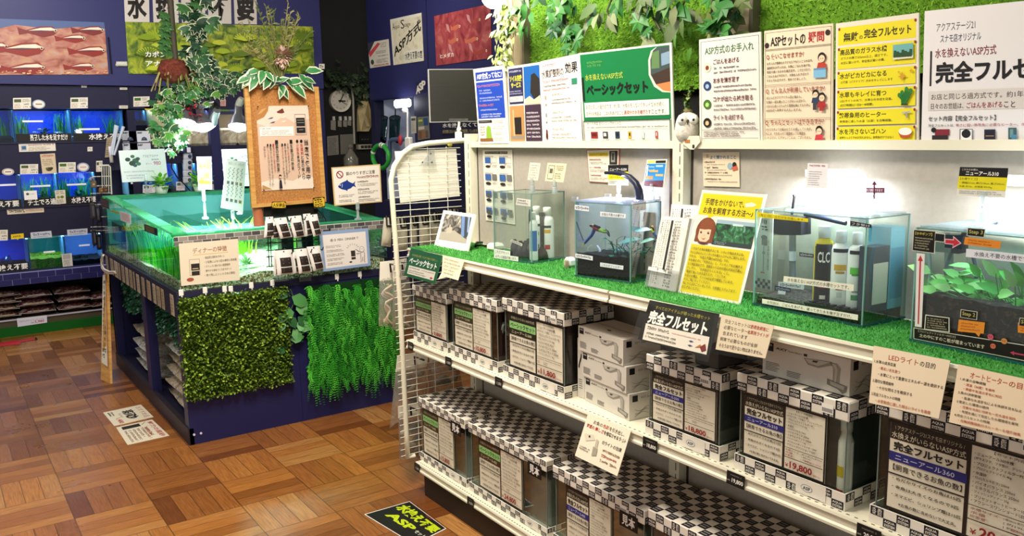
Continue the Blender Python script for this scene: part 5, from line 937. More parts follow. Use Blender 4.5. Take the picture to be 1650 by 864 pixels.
for q, k, l, y in ((((619, 347), (632, 346), (630, 398), (614, 396)), 'pouch', 'foggy clear pack sticking out left of the tube frame, upper row', YE+.1), (((640, 348), (655, 345), (658, 402), (640, 404)), 'pouch', 'clear pack with a black hanger, upper row, just right of the frame tube', YE+.08), (((661, 344), (671, 343), (673, 397), (660, 398)), 'pouch', 'narrow pack between the two black hangers, upper row', YE+.14),
    (((675, 343), (689, 341), (694, 394), (676, 398)), 'pouch', 'clear pack with a black hanger beside the polaroid photo, upper row', YE+.08), (((692, 340), (707, 338), (709, 390), (695, 394)), 'pouch', 'clear pack partly behind the polaroid photo, upper row', YE+.12), (((713, 336), (738, 332), (740, 375), (716, 380)), 'pouch', 'pack mostly hidden behind the polaroid photo', YE+.16),
    (((612, 422), (640, 419), (640, 528), (610, 525)), 'tube', 'bag of pink tubing sticking out left of the tube frame', YE+.1), (((634, 420), (655, 416), (672, 530), (632, 532)), 'tube', 'bag of coiled tubing right of the frame tube, below the clear packs', YE+.07),
    (((640, 574), (690, 566), (700, 640), (628, 690)), 'parts', 'large crinkled bag with a black hook under the middle shelf', YE+.1), (((690, 566), (735, 560), (748, 640), (700, 650)), 'parts', 'second crinkled bag under the middle shelf, farther in', YE+.12),
    (((641, 655), (676, 648), (682, 738), (644, 742)), 'parts', 'crinkled bag with a pale header low on the end frame', YE+.07)): hangbag(l, q, y, k)
# ------------------------------------------------------------------ boxed sets
CW, CBK = mat('#e4ded0', .5), mat('#191826', .5)
def checker(m, O, U, Vv, nu, nv, n, words=True, ph=0):    # a face of black and white squares with tiny print
    O, U, Vv, n = V(O), V(U), V(Vv), V(n); du, dv = U/nu, Vv/nv; k = .0005; WT = '#e4ded0'
    for j in range(nv):
        for i in range(nu):
            o = O+du*i+dv*j; bl = (i+j+ph) % 2
            if bl: m.quad(o+n*k, o+du+n*k, o+du+dv+n*k, o+dv+n*k, CBK)
            if not words and bl and n[2] > .5:
                for q in (.22, .6): o2 = o+n*(k*2); m.quad(o2+du*.15+dv*q, o2+du*.85+dv*q, o2+du*.85+dv*(q+.16), o2+du*.15+dv*(q+.16), '#8a867c')
            if words and (bl or (i*7+j*3+ph) % 4 == 1):
                c = WT if bl else CBK; o2 = o+n*(k*2)
                if (i+j) % 3 == 0 or nv == 1:              # set on its side
                    for q, tx in ((.14, 'AQUA'), (.56, 'SYSTEM')): m.text(lambda x, y: o2+du*(q+.32*y)+dv*(.9-.8*x), tx, c, 1)
                else:
                    for q, tx in ((.14, 'AQUA'), (.56, 'SYSTEM')): m.text(lambda x, y: o2+du*(.1+.8*x)+dv*(q+.32*y), tx, c, 1)
FULL = ('#2a2018', '#ece4cf', '#2c2c74', '#e8e6f0'); BASIC = ('#33301a', '#8fbf78', '#33301a', '#c8c4a0')
def setlabel(S, kind, model, price, items, fine=True, olive='#33301a'):
    P_ = '#ddd5bf'; S.rect(0, 0, 1, 1, P_).frame(.0, 0, 1, 1, .018, '#221c16'); full = kind == 'full'; dk = '#2a2018' if full else olive
    S.rect(.02, .015, .515, .205, dk).rect(.505, .015, .53, .985, dk)
    S.txt('\\ アクアステージ21スナモ店オリジナル /' if full else '水換えいらないASP方式', .05, .05, .49, .1, '#b8ae94')
    if full:
        S.txt('水換えがいらないASP方式', .03, .12, .5, .19, '#cfc6ae', .3); S.txt('完全フルセット', .045, .225, .49, .325, '#1c1712', 1.6); S.rect(.02, .345, .515, .445, '#2c2c74'); S.txt('ニューアール'+model, .06, .37, .44, .425, '#c8c8de', .3)
    else:
        S.rect(.02, .145, .515, .275, '#86b870'); S.txt('ベーシックセット', .04, .165, .5, .255, '#16240f', 1.3); S.rect(.02, .275, .515, .39, dk); S.txt('ニューアール'+model, .06, .305, .44, .36, '#c8c4a0', .2)
    a = .445 if full else .39
    S.txt('【飼育できるお魚の数】', .05, a+.03, .49, a+.1, '#241f18', .4); S.rect(.02, a+.135, .515, a+.15, dk); b = a+.15; d = (.96-b)/4
    for i, t_ in enumerate(('・めだかサイズのお魚は%s匹' % {'360': '15', '310': '10', '250': '5'}.get(model, '5'), '・金魚は大きくなるので%s匹' % {'360': '3', '310': '2'}.get(model, '1'), '・ヌマエビ、シュリンプ類は%s匹' % {'360': '15', '310': '6'}.get(model, '3'), '※お魚の数に含めないで大丈夫。')): S.txt(t_, .05+(i == 3)*.05, b+d*(i+.2), (.49, .48, .495, .47)[i], b+d*(i+.62), '#2a251e', .6)
    S.txt('【セット内容】', .66, .035, .84, .065, '#2a251e'); n = len(items); d = .53/n
    for i, t_ in enumerate(items): S.txt('・'+t_ if t_[0] != '(' else '  '+t_, .55, .085+d*i, .96, .085+d*(i+.7), '#2a251e', .5, fit=False)
    S.rect(.53, .63, .985, .637, dk)
    if full and model in '310360':
        for i, (p, q) in enumerate((('水槽サイズ', '横%scm 奥行%scm 高さ%scm' % (('36', '21', '28') if model == '360' else ('31', '18', '24'))), ('水量', '約19L' if model == '360' else '約12L'), ('総重量', '約25kg' if model == '360' else '約17kg'))): S.txt(p, .55, .65+.04*i, .55+(.16 if i == 0 else .09), .68+.04*i, '#8a2a26').txt('| '+q, .74, .65+.04*i, (.97, .85, .86)[i], .68+.04*i, '#2a251e')
        S.txt('電気代 1日29円/約' if model == '360' else '電気代 1日19円/約', .78, .735, .97, .76, '#a03a30')
    else: S.dash(.55, .66, .96, .68, 1, '#5a4438').dash(.55, .7, .6, .75, 2, '#8a3a30').dash(.66, .7, .74, .75, 2, '#4a443c')
    S.rect(.53, .775, .985, .785, dk); S.txt('¥', .555, .87, .595, .93, '#8a1f26', .5).txt(price, .61, .83, .87, .95, '#8a1f26', 1.4).txt('(税込)', .885, .905, .965, .94, '#8a1f26')
ITF = ['ニューアール%s水槽', '(ガラスフタ、フタ受け、クッションマット)', 'プロジェクトフィルターPS', 'プロジェクトソイル %skg', '水温計', 'CLC(カルキ抜き) 250ml', 'バイオバランス 250ml', 'ミネラルバランス 250ml', 'フィッシュディナー 25g', 'プリセットオートヒーター%sW', 'アクシースワンショートLED']
ITB = ['ニューアール%s水槽', '(ガラスフタ、フタ受け、クッションマット)', 'プロジェクトフィルターPS', 'プロジェクトソイル %skg', 'CLC(カルキ抜き) 250ml', 'バイオバランス 250ml', 'ミネラルバランス 250ml', 'フィッシュディナー 25g']
def setbox(label, yl, yr, xf, dep, z0, z1, kind, model, price, lu=(.04, .95), lid=.045, tray=.04, kg='2', W='50', cells=None, sample=False, sideview=None, body='#2a1d18', olive='#33301a', nv=2, topw=False, lv=None):
    t = thing('boxed_aquarium_set', label, 'aquarium set', (xf+dep/2, (yl+yr)/2, z0), 'boxed aquarium sets on the gondola'); W_ = yl-yr; nu = cells or max(4, round(W_/.03)); nd = max(4, round(dep/.03))
    m = MB(); g = .003; za, zb_ = z0+.006, z1-.012                # glass tank in the sleeve, with its brown card filler
    for q in ((xf+.006, yr+.006, xf+.006+g, yl-.006), (xf+dep-.006-g, yr+.006, xf+dep-.006, yl-.006), (xf+.01, yr+.006, xf+dep-.01, yr+.006+g), (xf+.01, yl-.006-g, xf+dep-.01, yl-.006)): m.box(q[0], q[1], za, q[2], q[3], zb_, GLASS)
    for x, y in ((xf+.006, yl-.006), (xf+.006, yr+.006), (xf+dep-.006, yr+.006)): m.box(x-.0012, y-.0012, za, x+.0012, y+.0012, zb_, mat('#6f7873', .3))
    m.build('glass_tank', t); m = MB(); ins = .03 if not sample else .05
    m.box(xf+ins, yr+(.02 if not sample else .045), za+.001, xf+dep-.02, yl-.02, z1-(.04 if not sample else .1), mat(body, .6), .004); m.build('filler', t)
    for nm, a, b, ph in (('lid_sleeve', z1-lid, z1, 0), ('tray_sleeve', z0+.0005, z0+tray, 1)):
        m = MB(); e = .003; 
        if nm == 'lid_sleeve': m.box(xf-e, yr-e, a, xf+dep, yl+e, b, CW, .003)
        else:
            for q in ((xf-e, yr-e, xf, yl+e), (xf, yr-e, xf+dep, yr), (xf, yl, xf+dep, yl+e)): m.box(q[0], q[1], a, q[2], q[3], b, CW)
            m.box(xf, yr, a, xf+dep, yl, a+.004, CW)
        checker(m, (xf-e, yl, b-.001), (0, yr-yl, 0), (0, 0, a-b+.002), nu, nv, (-1, 0, 0), True, ph); checker(m, (xf, yr-e, b-.001), (dep, 0, 0), (0, 0, a-b+.002), nd, nv, (0, -1, 0), W_ > .22, ph+nu)
        if nm == 'lid_sleeve':
            checker(m, (xf, yl, b), (0, yr-yl, 0), (dep, 0, 0), nu, nd, (0, 0, 1), topw, ph+1)
            q = (xf-e-.0012); y = yr+(.035 if not sample else .07); m.quad(V((q, y+.03, a+.03)), V((q, y, a+.03)), V((q, y, a+.008)), V((q, y+.03, a+.008)), '#f0ece2')
            for i in range(9): m.quad(V((q-.0003, y+.028-i*.003, a+.02)), V((q-.0003, y+.0265-i*.003, a+.02)), V((q-.0003, y+.0265-i*.003, a+.011)), V((q-.0003, y+.028-i*.003, a+.011)), CBK)
        else:
            q = xf-e-.0012; y = yr+.075
            if W_ > .15: m.quad(V((q, y+.05, b-.001)), V((q, y-.03, b-.001)), V((q, y-.03, a+.003)), V((q, y+.05, a+.003)), '#e4ded0'); m.add([V((q-.0004, y+.02+.016*math.cos(i*.524), (a+b)/2+.009*math.sin(i*.524))) for i in range(12)], [tuple(range(12))], '#8a9aa0'); m.add([V((q-.0006, y+.02+.014*math.cos(i*.524), (a+b)/2+.0075*math.sin(i*.524))) for i in range(12)], [tuple(range(12))], '#e4ded0'); m.text(lambda x, yy: V((q-.001, y+.03-.02*x, (a+b)/2+.004-.008*yy)), 'ASP', '#3a4a50', 1)
        lids = lids if nm == 'tray_sleeve' else m.build(nm, t)
        if nm == 'tray_sleeve': m.build(nm, t)
    lv = lv or (z1-lid-.004, z0+tray+.002); yu0, yu1 = yl-W_*lu[0], yl-W_*lu[1]; xs_ = xf+.0045
    S = Sheet((xs_, yu0, lv[0]), (xs_, yu1, lv[0]), (xs_, yu1, lv[1]), (xs_, yu0, lv[1]), th=.001, base='#ddd5bf'); its = ITF if kind == 'full' else ITB
    setlabel(S, kind, model, price, [i.replace('%s水槽', model+'水槽').replace('%skg', kg+'kg').replace('%sW', W+'W') for i in its], True, olive); S.build('label_sheet', t)
    if sample:
        yq = yr+.1; S = Sheet((xf-.0055, yq, z1-lid+.012), (xf-.0055, yq-.078, z1-lid+.012), (xf-.0055, yq-.078, z1-lid-.036), (xf-.0055, yq, z1-lid-.036), th=.001, base='#0e0d0f'); S.txt('見本', .13, .14, .87, .86, '#f0ece4', 1); S.build('sample_tag', lids)
    return t
xf = 1.605
setbox('smallest basic set priced 9,800 beside the wire end frame', 3.035, 2.765, xf, .18, ZM, .892, 'basic', '250', '9,800', (.04, .96), body='#4a4438', lid=.042, olive='#3a3a1c')
setbox('basic set priced 10,800 with an open dark right side', 2.735, 2.415, xf, .20, ZM, .92, 'basic', '310', '10,800', (.06, .86), body='#3a1f1a', olive='#3a3820')
setbox('basic set priced 11,800 beside the stacked light boxes', 2.375, 2.035, xf, .21, ZM, .938, 'basic', '360', '11,800', (.08, .98), kg='4', body='#2c1a14', olive='#211f14')
b4 = setbox('full set priced 18,800 right of the stacked light boxes', 1.655, 1.39, 1.60, .18, ZM, .888, 'full', '250', '18,800', (.06, .94), body='#55544c', nv=2)
setbox('full set priced 19,800 with a white light box on top', 1.335, 1.03, 1.60, .19, ZM, .907, 'full', '310', '19,800', (.05, .82), kg='3', W='50', body='#4a5450')
setbox('largest full set priced 20,800 at the right edge of the photo', .965, .61, 1.60, .21, ZM, .945, 'full', '360', '20,800', (.07, .99), kg='4', W='100', body='#3a342e')
setbox('basic sample set priced 15,800 on the bottom shelf by the end frame', 3.03, 2.665, 1.612, .238, ZL, .412, 'basic', '400', '15,800', (.05, .74), sample=True, body='#8f9088', lid=.04, tray=.035, olive='#3f3318', topw=False)
setbox('basic sample set priced 24,800 with a long checkered lid on the bottom shelf', 2.635, 2.145, 1.612, .238, ZL, .412, 'basic', '450', '24,800', (.12, .7), sample=True, body='#8f9088', lid=.04, tray=.035, olive='#3f2a18')
setbox('full sample set on the bottom shelf under the white light advert card', 2.105, 1.675, 1.612, .238, ZL, .412, 'full', '400', '34,800', (.14, .66), sample=True, body='#85857c', lid=.045, tray=.035)
setbox('rightmost boxed set on the bottom shelf, cut by the lower edge of the photo', 1.655, 1.10, 1.612, .238, ZL, .425, 'full', '450', '39,800', (.2, .8), sample=True, body='#85857c', lid=.05, tray=.035)
m = MB(); c = V((1.635, 1.055, ZM+.006)); m.lathe(c, [(.016, 0), (.017, .004), (.017, .14), (.012, .155), (.011, .165), (.013, .165), (.013, .19), (.001, .19)], mat('#e4e0d6', .4), 16)
for z0, z1, cc in ((.06, .085, '#c8b020'), (.012, .03, '#b02a30')): 
    m.add([c+V((.0174*math.cos(a), .0174*math.sin(a), z)) for z in (z0, z1) for a in [math.pi-.9+1.3*i/6 for i in range(7)]], [(i, i+1, 8+i, 7+i) for i in range(6)], cc)
m.thing('conditioner_bottle', 'white bottle with a yellow mark tucked into the 19,800 set', 'bottle')
m = MB(); c = V((1.66, 2.44, ZM+.15)); 
for k in range(5): m.tube([c+V((.02*math.sin(k+a*.7), .012*math.cos(k*2+a), .025*math.cos(a*.8+k))) for a in range(10)], .004, ['#c8ccc8', '#8a8e8c', '#5a5e5e'][k % 3], 6)
m.thing('wrapped_cord', 'wrapped cord and plug showing in the open side of the 10,800 set', 'cord')
# light boxes
def lightbox(label, o, e, L, D, H, grp='white light boxes on the middle shelf'):
    o = V(o); e = V(e).normalized(); d = V((-e[1], e[0], 0)); d = d if d[0] > 0 else -d; u = V((0, 0, 1)); m = MB(); m.obox(o, e*L, d*D, u*H, mat('#cfc9bd', .6))
    F = lambda x, y: o+e*L*x+u*H*(1-y)-d*.0006; K = lambda x, y: o+e*L*(x)+u*H*(1-y)-d*.001
    def poly(pts, c, f=F): m.poly([f(*p) for p in pts], c)
    poly(((.03, .06), (.13, .06), (.13, .3), (.03, .3)), '#17161a'); m.text(lambda x, y: K(.045+.07*x, .1+.06*y), 'AQUA', '#d8d4c8', 1); m.text(lambda x, y: K(.16+.14*x, .14+.07*y), 'AXY', '#2a2828', 1); m.text(lambda x, y: K(.31+.16*x, .155+.05*y), 'Swan Short', '#6a6660'); poly(((.49, .14), (.53, .14), (.53, .21), (.49, .21)), '#2a2828')
    for i in range(6): poly(((.04, .62+.045*i), (.04+random.uniform(.1, .18), .62+.045*i), (.2, .64+.045*i), (.04, .64+.045*i)), '#6a6660'); 
    for i in range(4): poly(((.3, .74+.045*i), (.3+random.uniform(.12, .19), .74+.045*i), (.46, .76+.045*i), (.3, .76+.045*i)), '#6a6660')
    poly(((.49, .26), (.8, .18), (.84, .24), (.66, .44), (.54, .42)), '#8f8a80'); poly(((.51, .27), (.79, .2), (.66, .38), (.55, .37)), '#b8b2a6', K); poly(((.6, .26), (.66, .25), (.64, .31), (.59, .31)), '#3a3834', lambda x, y: K(x, y)-d*.0004)
    poly(((.78, .2), (.86, .19), (.9, .3), (.89, .72), (.82, .7), (.82, .34)), '#98938a'); poly(((.8, .22), (.85, .23), (.87, .34), (.86, .7), (.84, .7), (.84, .34)), '#b4aea2', K); poly(((.76, .66), (.98, .74), (.97, .9), (.93, .97), (.88, .88), (.76, .82)), '#7c776e'); poly(((.79, .7), (.95, .76), (.94, .86), (.8, .8)), '#aaa498', K)
    G_ = lambda x, y: o+e*(L+.0006)+d*D*x+u*H*(1-y); G2 = lambda x, y: o+e*(L+.001)+d*D*x+u*H*(1-y); poly(((.08, .08), (.22, .08), (.22, .32), (.08, .32)), '#17161a', G_); m.text(lambda x, y: G2(.3+.3*x, .14+.09*y), 'AXY Swan', '#4a4640')
    for k in range(3): m.tube([G2(.15+.1*j, .62+.1*k+.08*math.sin(j*1.3+k)) for j in range(8)], .0006, '#8a857a', 4)
    T = lambda x, y: o+u*(H+.0005)+e*L*x+d*D*y; poly(((.0, .49), (1, .49), (1, .51), (0, .51)), '#6a655a', T); poly(((.4, .3), (.5, .22), (.54, .26), (.48, .32)), '#1a191c', T)
    m.thing('light_box', label, 'box', grp)
e = V((-.10, -1, 0)); 
lightbox('white light box, bottom of the stack of three', (1.648, 1.985, ZM+.001), e, .232, .14, .080); lightbox('white light box, middle of the stack of three', (1.645, 1.995, ZM+.082), (-.1, -1, 0), .232, .14, .080); lightbox('white light box, topmost of the stack of three', (1.642, 2.008, ZM+.163), (-.09, -1, 0), .232, .14, .078)
m = MB(); o = V((1.66, 2.03, ZM+.001)); m.box(1.655, 1.995, ZM+.001, 1.76, 2.028, ZM+.195, mat('#d8d2c6', .6)); m.tube([V((1.654, 2.014+.006*math.cos(a*.2), ZM+.1+.003*a)) for a in range(16)], .0022, BLACK, 6)
for i in range(5): m.box(1.6545, 2.005, ZM+.06-.007*i, 1.655, 2.022, ZM+.062-.007*i, '#6a6660')
m.thing('narrow_box', 'tall narrow white box with a black curved hook picture beside the 11,800 set', 'box')
q = gx(1228, 590, 1.63); lightbox('white light box lying on top of the 19,800 set', (1.635, 1.29, .909), (-.02, -1, 0), .24, .13, .085)
m = MB(); a = gx(1165, 585, 1.62); m.box(1.62, 1.42, .889, 1.74, 1.5, .935, mat('#4a4640', .4), .004); m.thing('dark_carton', 'dark wrapped carton on top of the 18,800 set', 'carton')
# black price tags on the rails
for (x, y, z, tx, l) in ((661, 557, ZM, None, 'black price tag at the far end of the middle rail, by the wire frame'), (722, 582, ZM, None, 'second black price tag from the wire frame on the middle rail'), (803, 615, ZM, None, 'third black price tag from the wire frame, under the stacked light boxes side'), (1047, 713, ZM, '18,800', 'black price tag just right of the white light advert card'), (1185, 770, ZM, '19,800', 'black price tag between the advert card and the lower right corner'), (1400, 848, ZM, '20,800', 'black price tag cut by the bottom edge at the right of the photo'), (672, 763, ZL, None, 'black price tag at the end of the bottom shelf rail'), (758, 819, ZL, None, 'black price tag in the middle of the bottom rail')):
    p = gx(x, y, XF-.009); h = .017; w_ = .028 if tx else .022; zc = z-.018; S = Sheet((XF-.008, p[1]+w_, zc+h), (XF-.008, p[1]-w_, zc+h), (XF-.010, p[1]-w_, zc-h), (XF-.010, p[1]+w_, zc-h), th=.001, base='#141312')
    if tx: S.txt(tx, .3, .45, .93, .82, '#ece8dc', 1).dash(.2, .15, .85, .32, 1, '#7a776e').dash(.05, .6, .2, .75, 1, '#b8b4a8')
    else: S.txt({661: '9,800', 722: '10,800', 803: '11,800', 672: '15,800', 758: '24,800'}[x], .25, .45, .9, .8, '#b8b4a8', .6).dash(.2, .15, .85, .32, 1, '#6a675e')
    S.build('price_tag', None, (S.c[2]+S.c[3])/2, label=l, category='price tag')
# ================================================================== CARDS HUNG FROM THE SHELF EDGES
def tilt(z, x=XF-.012, deg=20):
    t = math.radians(deg); n = V((-math.cos(t), 0, math.sin(t))); p = V((x, 1, z)); return lambda a, b, _=0: gp(a, b, p, n)
def hang(label, q, z, base, th=.0015, cat='hanging sign', deg=20, x=XF-.012):
    S = Sheet(*[tilt(z, x, deg)(*p) for p in q], th=th, base=base); S.args = ('hanging_sign', label, cat, None); return S
def sleeve(S, par, ex=.012):                              # clear plastic sleeve in front of a card
    m = MB(); a, b = -ex/S.w, -ex/S.h; S.k = 40; N = 6; vv = [S.P(a+(1-2*a)*i/N, b+(1-2*b)*j/N)+S.n*(.004+random.uniform(0, .004)) for j in range(N+1) for i in range(N+1)]
    m.add(vv, [(j*(N+1)+i, j*(N+1)+i+1, (j+1)*(N+1)+i+1, (j+1)*(N+1)+i) for j in range(N) for i in range(N)], glass('sleeve', '#fafaf8', .012, .0, rough=.06), True); return m.build('clear_sleeve', par)
def done_s(S): o = done(S); sleeve(S, o); return o
S = hang('green hanging sign ベーシックセット at the end of the top shelf', ((662, 400), (713.3, 412), (701, 458), (650.4, 444)), ZT, '#1f5a34'); S.txt('約1年水換え不要 これだけで始める水槽セット', .1, .17, .9, .26, '#a8a048').txt('ベーシックセット', .06, .3, .92, .54, '#eceee6', 1.6).rect(.09, .6, .93, .9, '#dcd8cc').dash(.12, .64, .45, .7, 1, '#2a2a24', .9).dash(.5, .65, .9, .69, 1, '#b05048').dash(.12, .73, .75, .87, 2, '#8a887c').ell(.85, .84, .04, '#b03030', .03); done_s(S)
S = hang('cream speech bubble card right of the green hanging sign', ((713.5, 411), (748, 420), (738, 452), (711.5, 444)), ZT, '#e6d6b4'); S.dash(.08, .08, .92, .92, 5, '#7a6a54', .5).pol([(0, .85), (.3, 1), (-.22, 1.25)], '#e6d6b4'); done(S)
S = hang('black hanging sign 完全フルセット in a shiny sleeve', ((1047, 483.5), (1159, 506), (1142, 576.5), (1027.4, 547)), ZT, '#17150f'); S.txt('すべてのアイテムが揃った水槽セット', .12, .1, .9, .19, '#a8a030').txt('完全フルセット', .06, .22, .9, .56, '#f2efe6', 2).pol([(.05, .57), (.95, .55), (.965, .95), (.07, .97)], '#e0d8cc'); S.dash(.09, .62, .4, .7, 1, '#2a241c', .9).dash(.45, .64, .85, .69, 1, '#c07a70').dash(.1, .75, .62, .92, 2, '#5a5448', .6)
for v in (.72, .82): S.pol([(.7, v+.02), (.73, v), (.77, v+.02), (.73, v+.05)], '#4a4a70')
S.pol([(.8, .86), (.86, .76), (.9, .82)], '#b0703a').pol([(.86, .82), (.92, .72), (.95, .86), (.9, .92)], '#7a2a2a'); done_s(S)
S = hang('cream hanging card about heaters and lights beside the black sign', ((1162.6, 507), (1247, 525), (1233, 578), (1153, 563)), ZT, '#dccbb0', x=XF-.014); S.lines([('完全フルセットは、'), ('必要なヒーターと'), '含まれています'], .09, .1, .62, .17, .12, '#4a3c30', .3); S.txt('熱帯魚飼育に', .6, .1, .93, .22, '#b0402c', .3).txt('水草用ライトが', .56, .27, .96, .39, '#b0402c', .3).txt('飼育で必要なものが全部', .06, .62, .8, .73, '#4a3c30').txt('そろうので足りない物はありません。', .06, .8, .93, .92, '#4a3c30', .2); done_s(S)
S = hang('cream hanging card headed LEDライトの目的', ((1408, 557), (1531, 581), (1512.4, 675), (1400, 649)), ZT, '#dcc9ac')
S.txt('LEDライト', .22, .1, .62, .2, '#a03a26', .6).txt('の目的', .64, .1, .84, .2, '#3a2c20', .5)
for i, (t_, u, c, w_) in enumerate((('1.水草の成長促進', .03, '#3a2c20', .3), ('・明るい光を放つ', .1, '#a8482e', .3), ('・水草にとって重要なエネルギー源を提供する', .1, '#4a382a', .88), ('2.適切な環境維持', .03, '#3a2c20', .3), ('・十分な明るさを確保する', .1, '#4a382a', .5), ('3.完全フルセットの特徴', .03, '#3a2c20', .42), ('・水草育成に適した明るいライトを装備', .1, '#a8482e', .78))): S.txt(t_, u, .235+.105*i+(.02 if i > 2 else 0)+(.02 if i > 4 else 0), u+w_, .295+.105*i+(.02 if i > 2 else 0)+(.02 if i > 4 else 0), c, .4)
done(S)
S = hang('cream hanging card headed オートヒーターの目的', ((1544, 587), (1670, 615), (1657, 711), (1529, 680.5)), ZT, '#dcc6a8')
S.txt('オートヒーター', .18, .08, .66, .19, '#a03a26', .6).txt('の目的', .68, .08, .95, .19, '#a03a26', .6)
for i, (t_, u, c, w_) in enumerate((('1.水温の自動調整', .06, '#3a2c20', .34), ('・適温（26度）を維持', .12, '#a8482e', .4), ('・季節や気温の変化に対応', .12, '#a8482e', .5), ('2.魚の健康管理', .06, '#3a2c20', .3), ('・急激な水温変化による体調不良を防止', .12, '#4a382a', .76), ('3.安定した環境の提供', .06, '#3a2c20', .42), ('・昼夜や冷房使用時も一定水温を保持', .12, '#a8482e', .7), ('・年間を通じて安定した水槽環境を実現', .12, '#4a382a', .74), ('4.完全フルセットの特徴', .06, '#3a2c20', .46), ('・自動調整機能付きヒーターを標準装備', .12, '#a8482e', .78))): S.txt(t_, u, .21+.077*i, u+w_, .258+.077*i, c, .4)
done(S)
S = hang('white advert card with a light drawing hung on the middle shelf rail', ((948, 665), (1017, 693.5), (994.4, 767.5), (926.3, 734.5)), ZM-.004, '#e2d8c0', deg=24); S.txt('お魚の', .18, .1, .4, .19, '#2a221a', .8).txt('色彩', .41, .1, .55, .19, '#a8342a', 1).txt('を引き出し、', .56, .1, .9, .19, '#2a221a', .8).txt('魅惑の', .06, .22, .24, .31, '#a8342a', 1).txt('美しさ', .26, .22, .46, .31, '#a8342a', 1).txt('を倍増させるライト', .47, .22, .97, .31, '#2a221a', .8).txt('⊟ライトの効果', .5, .43, .94, .52, '#3a3028', .3)
for i in range(3): S.dash(.56, .6+.11*i, .95, .66+.11*i, 1, ['#8a6a54', '#a85a44', '#8a6a54'][i], .9)
S.pol([(.06, .46), (.28, .4), (.34, .5), (.14, .6)], '#cfc6b0').pol([(.17, .46), (.21, .45), (.22, .5), (.18, .5)], '#2a2622').pol([(.36, .46), (.42, .48), (.44, .8), (.38, .84)], '#b8af9a').pol([(.34, .64), (.45, .66), (.46, .8), (.36, .84)], '#9c9482').dash(.05, .72, .3, .82, 2, '#6a6054', .7).ell(.9, .27, .02, '#c8bca4'); done(S)
# ================================================================== ON THE TOP SHELF
def lean(px, py, z=ZT+.004, deg=18): p = gz(px, py, z); t = math.radians(deg); n = V((-math.cos(t), 0, math.sin(t))); return lambda a, b: gp(a, b, p, n)
f = lean(752.8, 406, deg=22); S = Sheet(*[f(*p) for p in ((714.6, 338.8), (765.5, 345.5), (752.8, 405.5), (699.3, 396.5))], th=.008, base='#e6e2d8')
pho = ramp_mat('old_photo', [(.3, '#2a2a2a'), (.45, '#5a5650'), (.55, '#8f897e'), (.7, '#c2bcb0')], 26, dist=2); S.rect(.09, .09, .92, .8, pho).pol([(.6, .1), (.92, .1), (.92, .6), (.75, .7)], '#3a424e').pol([(.62, .1), (.72, .1), (.82, .62), (.74, .66)], '#6a86b0').pol([(.82, .1), (.88, .1), (.92, .5), (.88, .5)], '#8fa4c0').ell(.58, .5, .13, '#3a3836', .1).ell(.55, .48, .07, '#6a6660', .05).pol([(.09, .6), (.5, .5), (.92, .7), (.92, .8), (.09, .8)], '#a89f90').pol([(.26, .46), (.42, .42), (.44, .58), (.28, .62)], '#b4aa98')
S.build('framed_photo', None, (S.c[2]+S.c[3])/2, label='square white framed photo standing on the turf by the end frame', category='photo frame')
def bottle(label, p, R, H, body='#ebe9e4', bands=(), cap='#ebe9e4', facing=None, grp=None, word=None, neck=.55):
    p = V(p); facing = facing or math.atan2(-p[1], -p[0]); t = thing('bottle', label, 'bottle', p, grp); m = MB(); m.lathe(p, [(R*.95, 0), (R, .004), (R, H*.74), (R*.85, H*.8), (R*neck, H*.83), (R*neck, H*.845)], mat(body, .35), 20); bd = m.build('body', t)
    m = MB(); m.lathe(p, [(R*neck*1.12, H*.845), (R*neck*1.12, H*.985), (R*neck, H), (.001, H)], mat(cap, .4), 16); m.build('cap', t)
    for z0, z1, c, w_ in bands:
        m = MB(); K = 8; a0 = facing; q = lambda a, z: p+V((R*1.008*math.cos(a), R*1.008*math.sin(a), z*H)); m.add([q(a0-w_+2*w_*i/K, z) for z in (z0, z1) for i in range(K+1)], [(i, i+1, K+2+i, K+1+i) for i in range(K)], mat(c, .4), True); m.build('label_band', bd)
    if word:
        m = MB(); z0, z1, c, w_, tx = word; m.text(lambda x, y: p+V((R*1.02*math.cos(facing-w_+2*w_*x), R*1.02*math.sin(facing-w_+2*w_*x), (z1-(z1-z0)*y)*H)), tx, c, .8); m.build('lettering', bd)
    return t
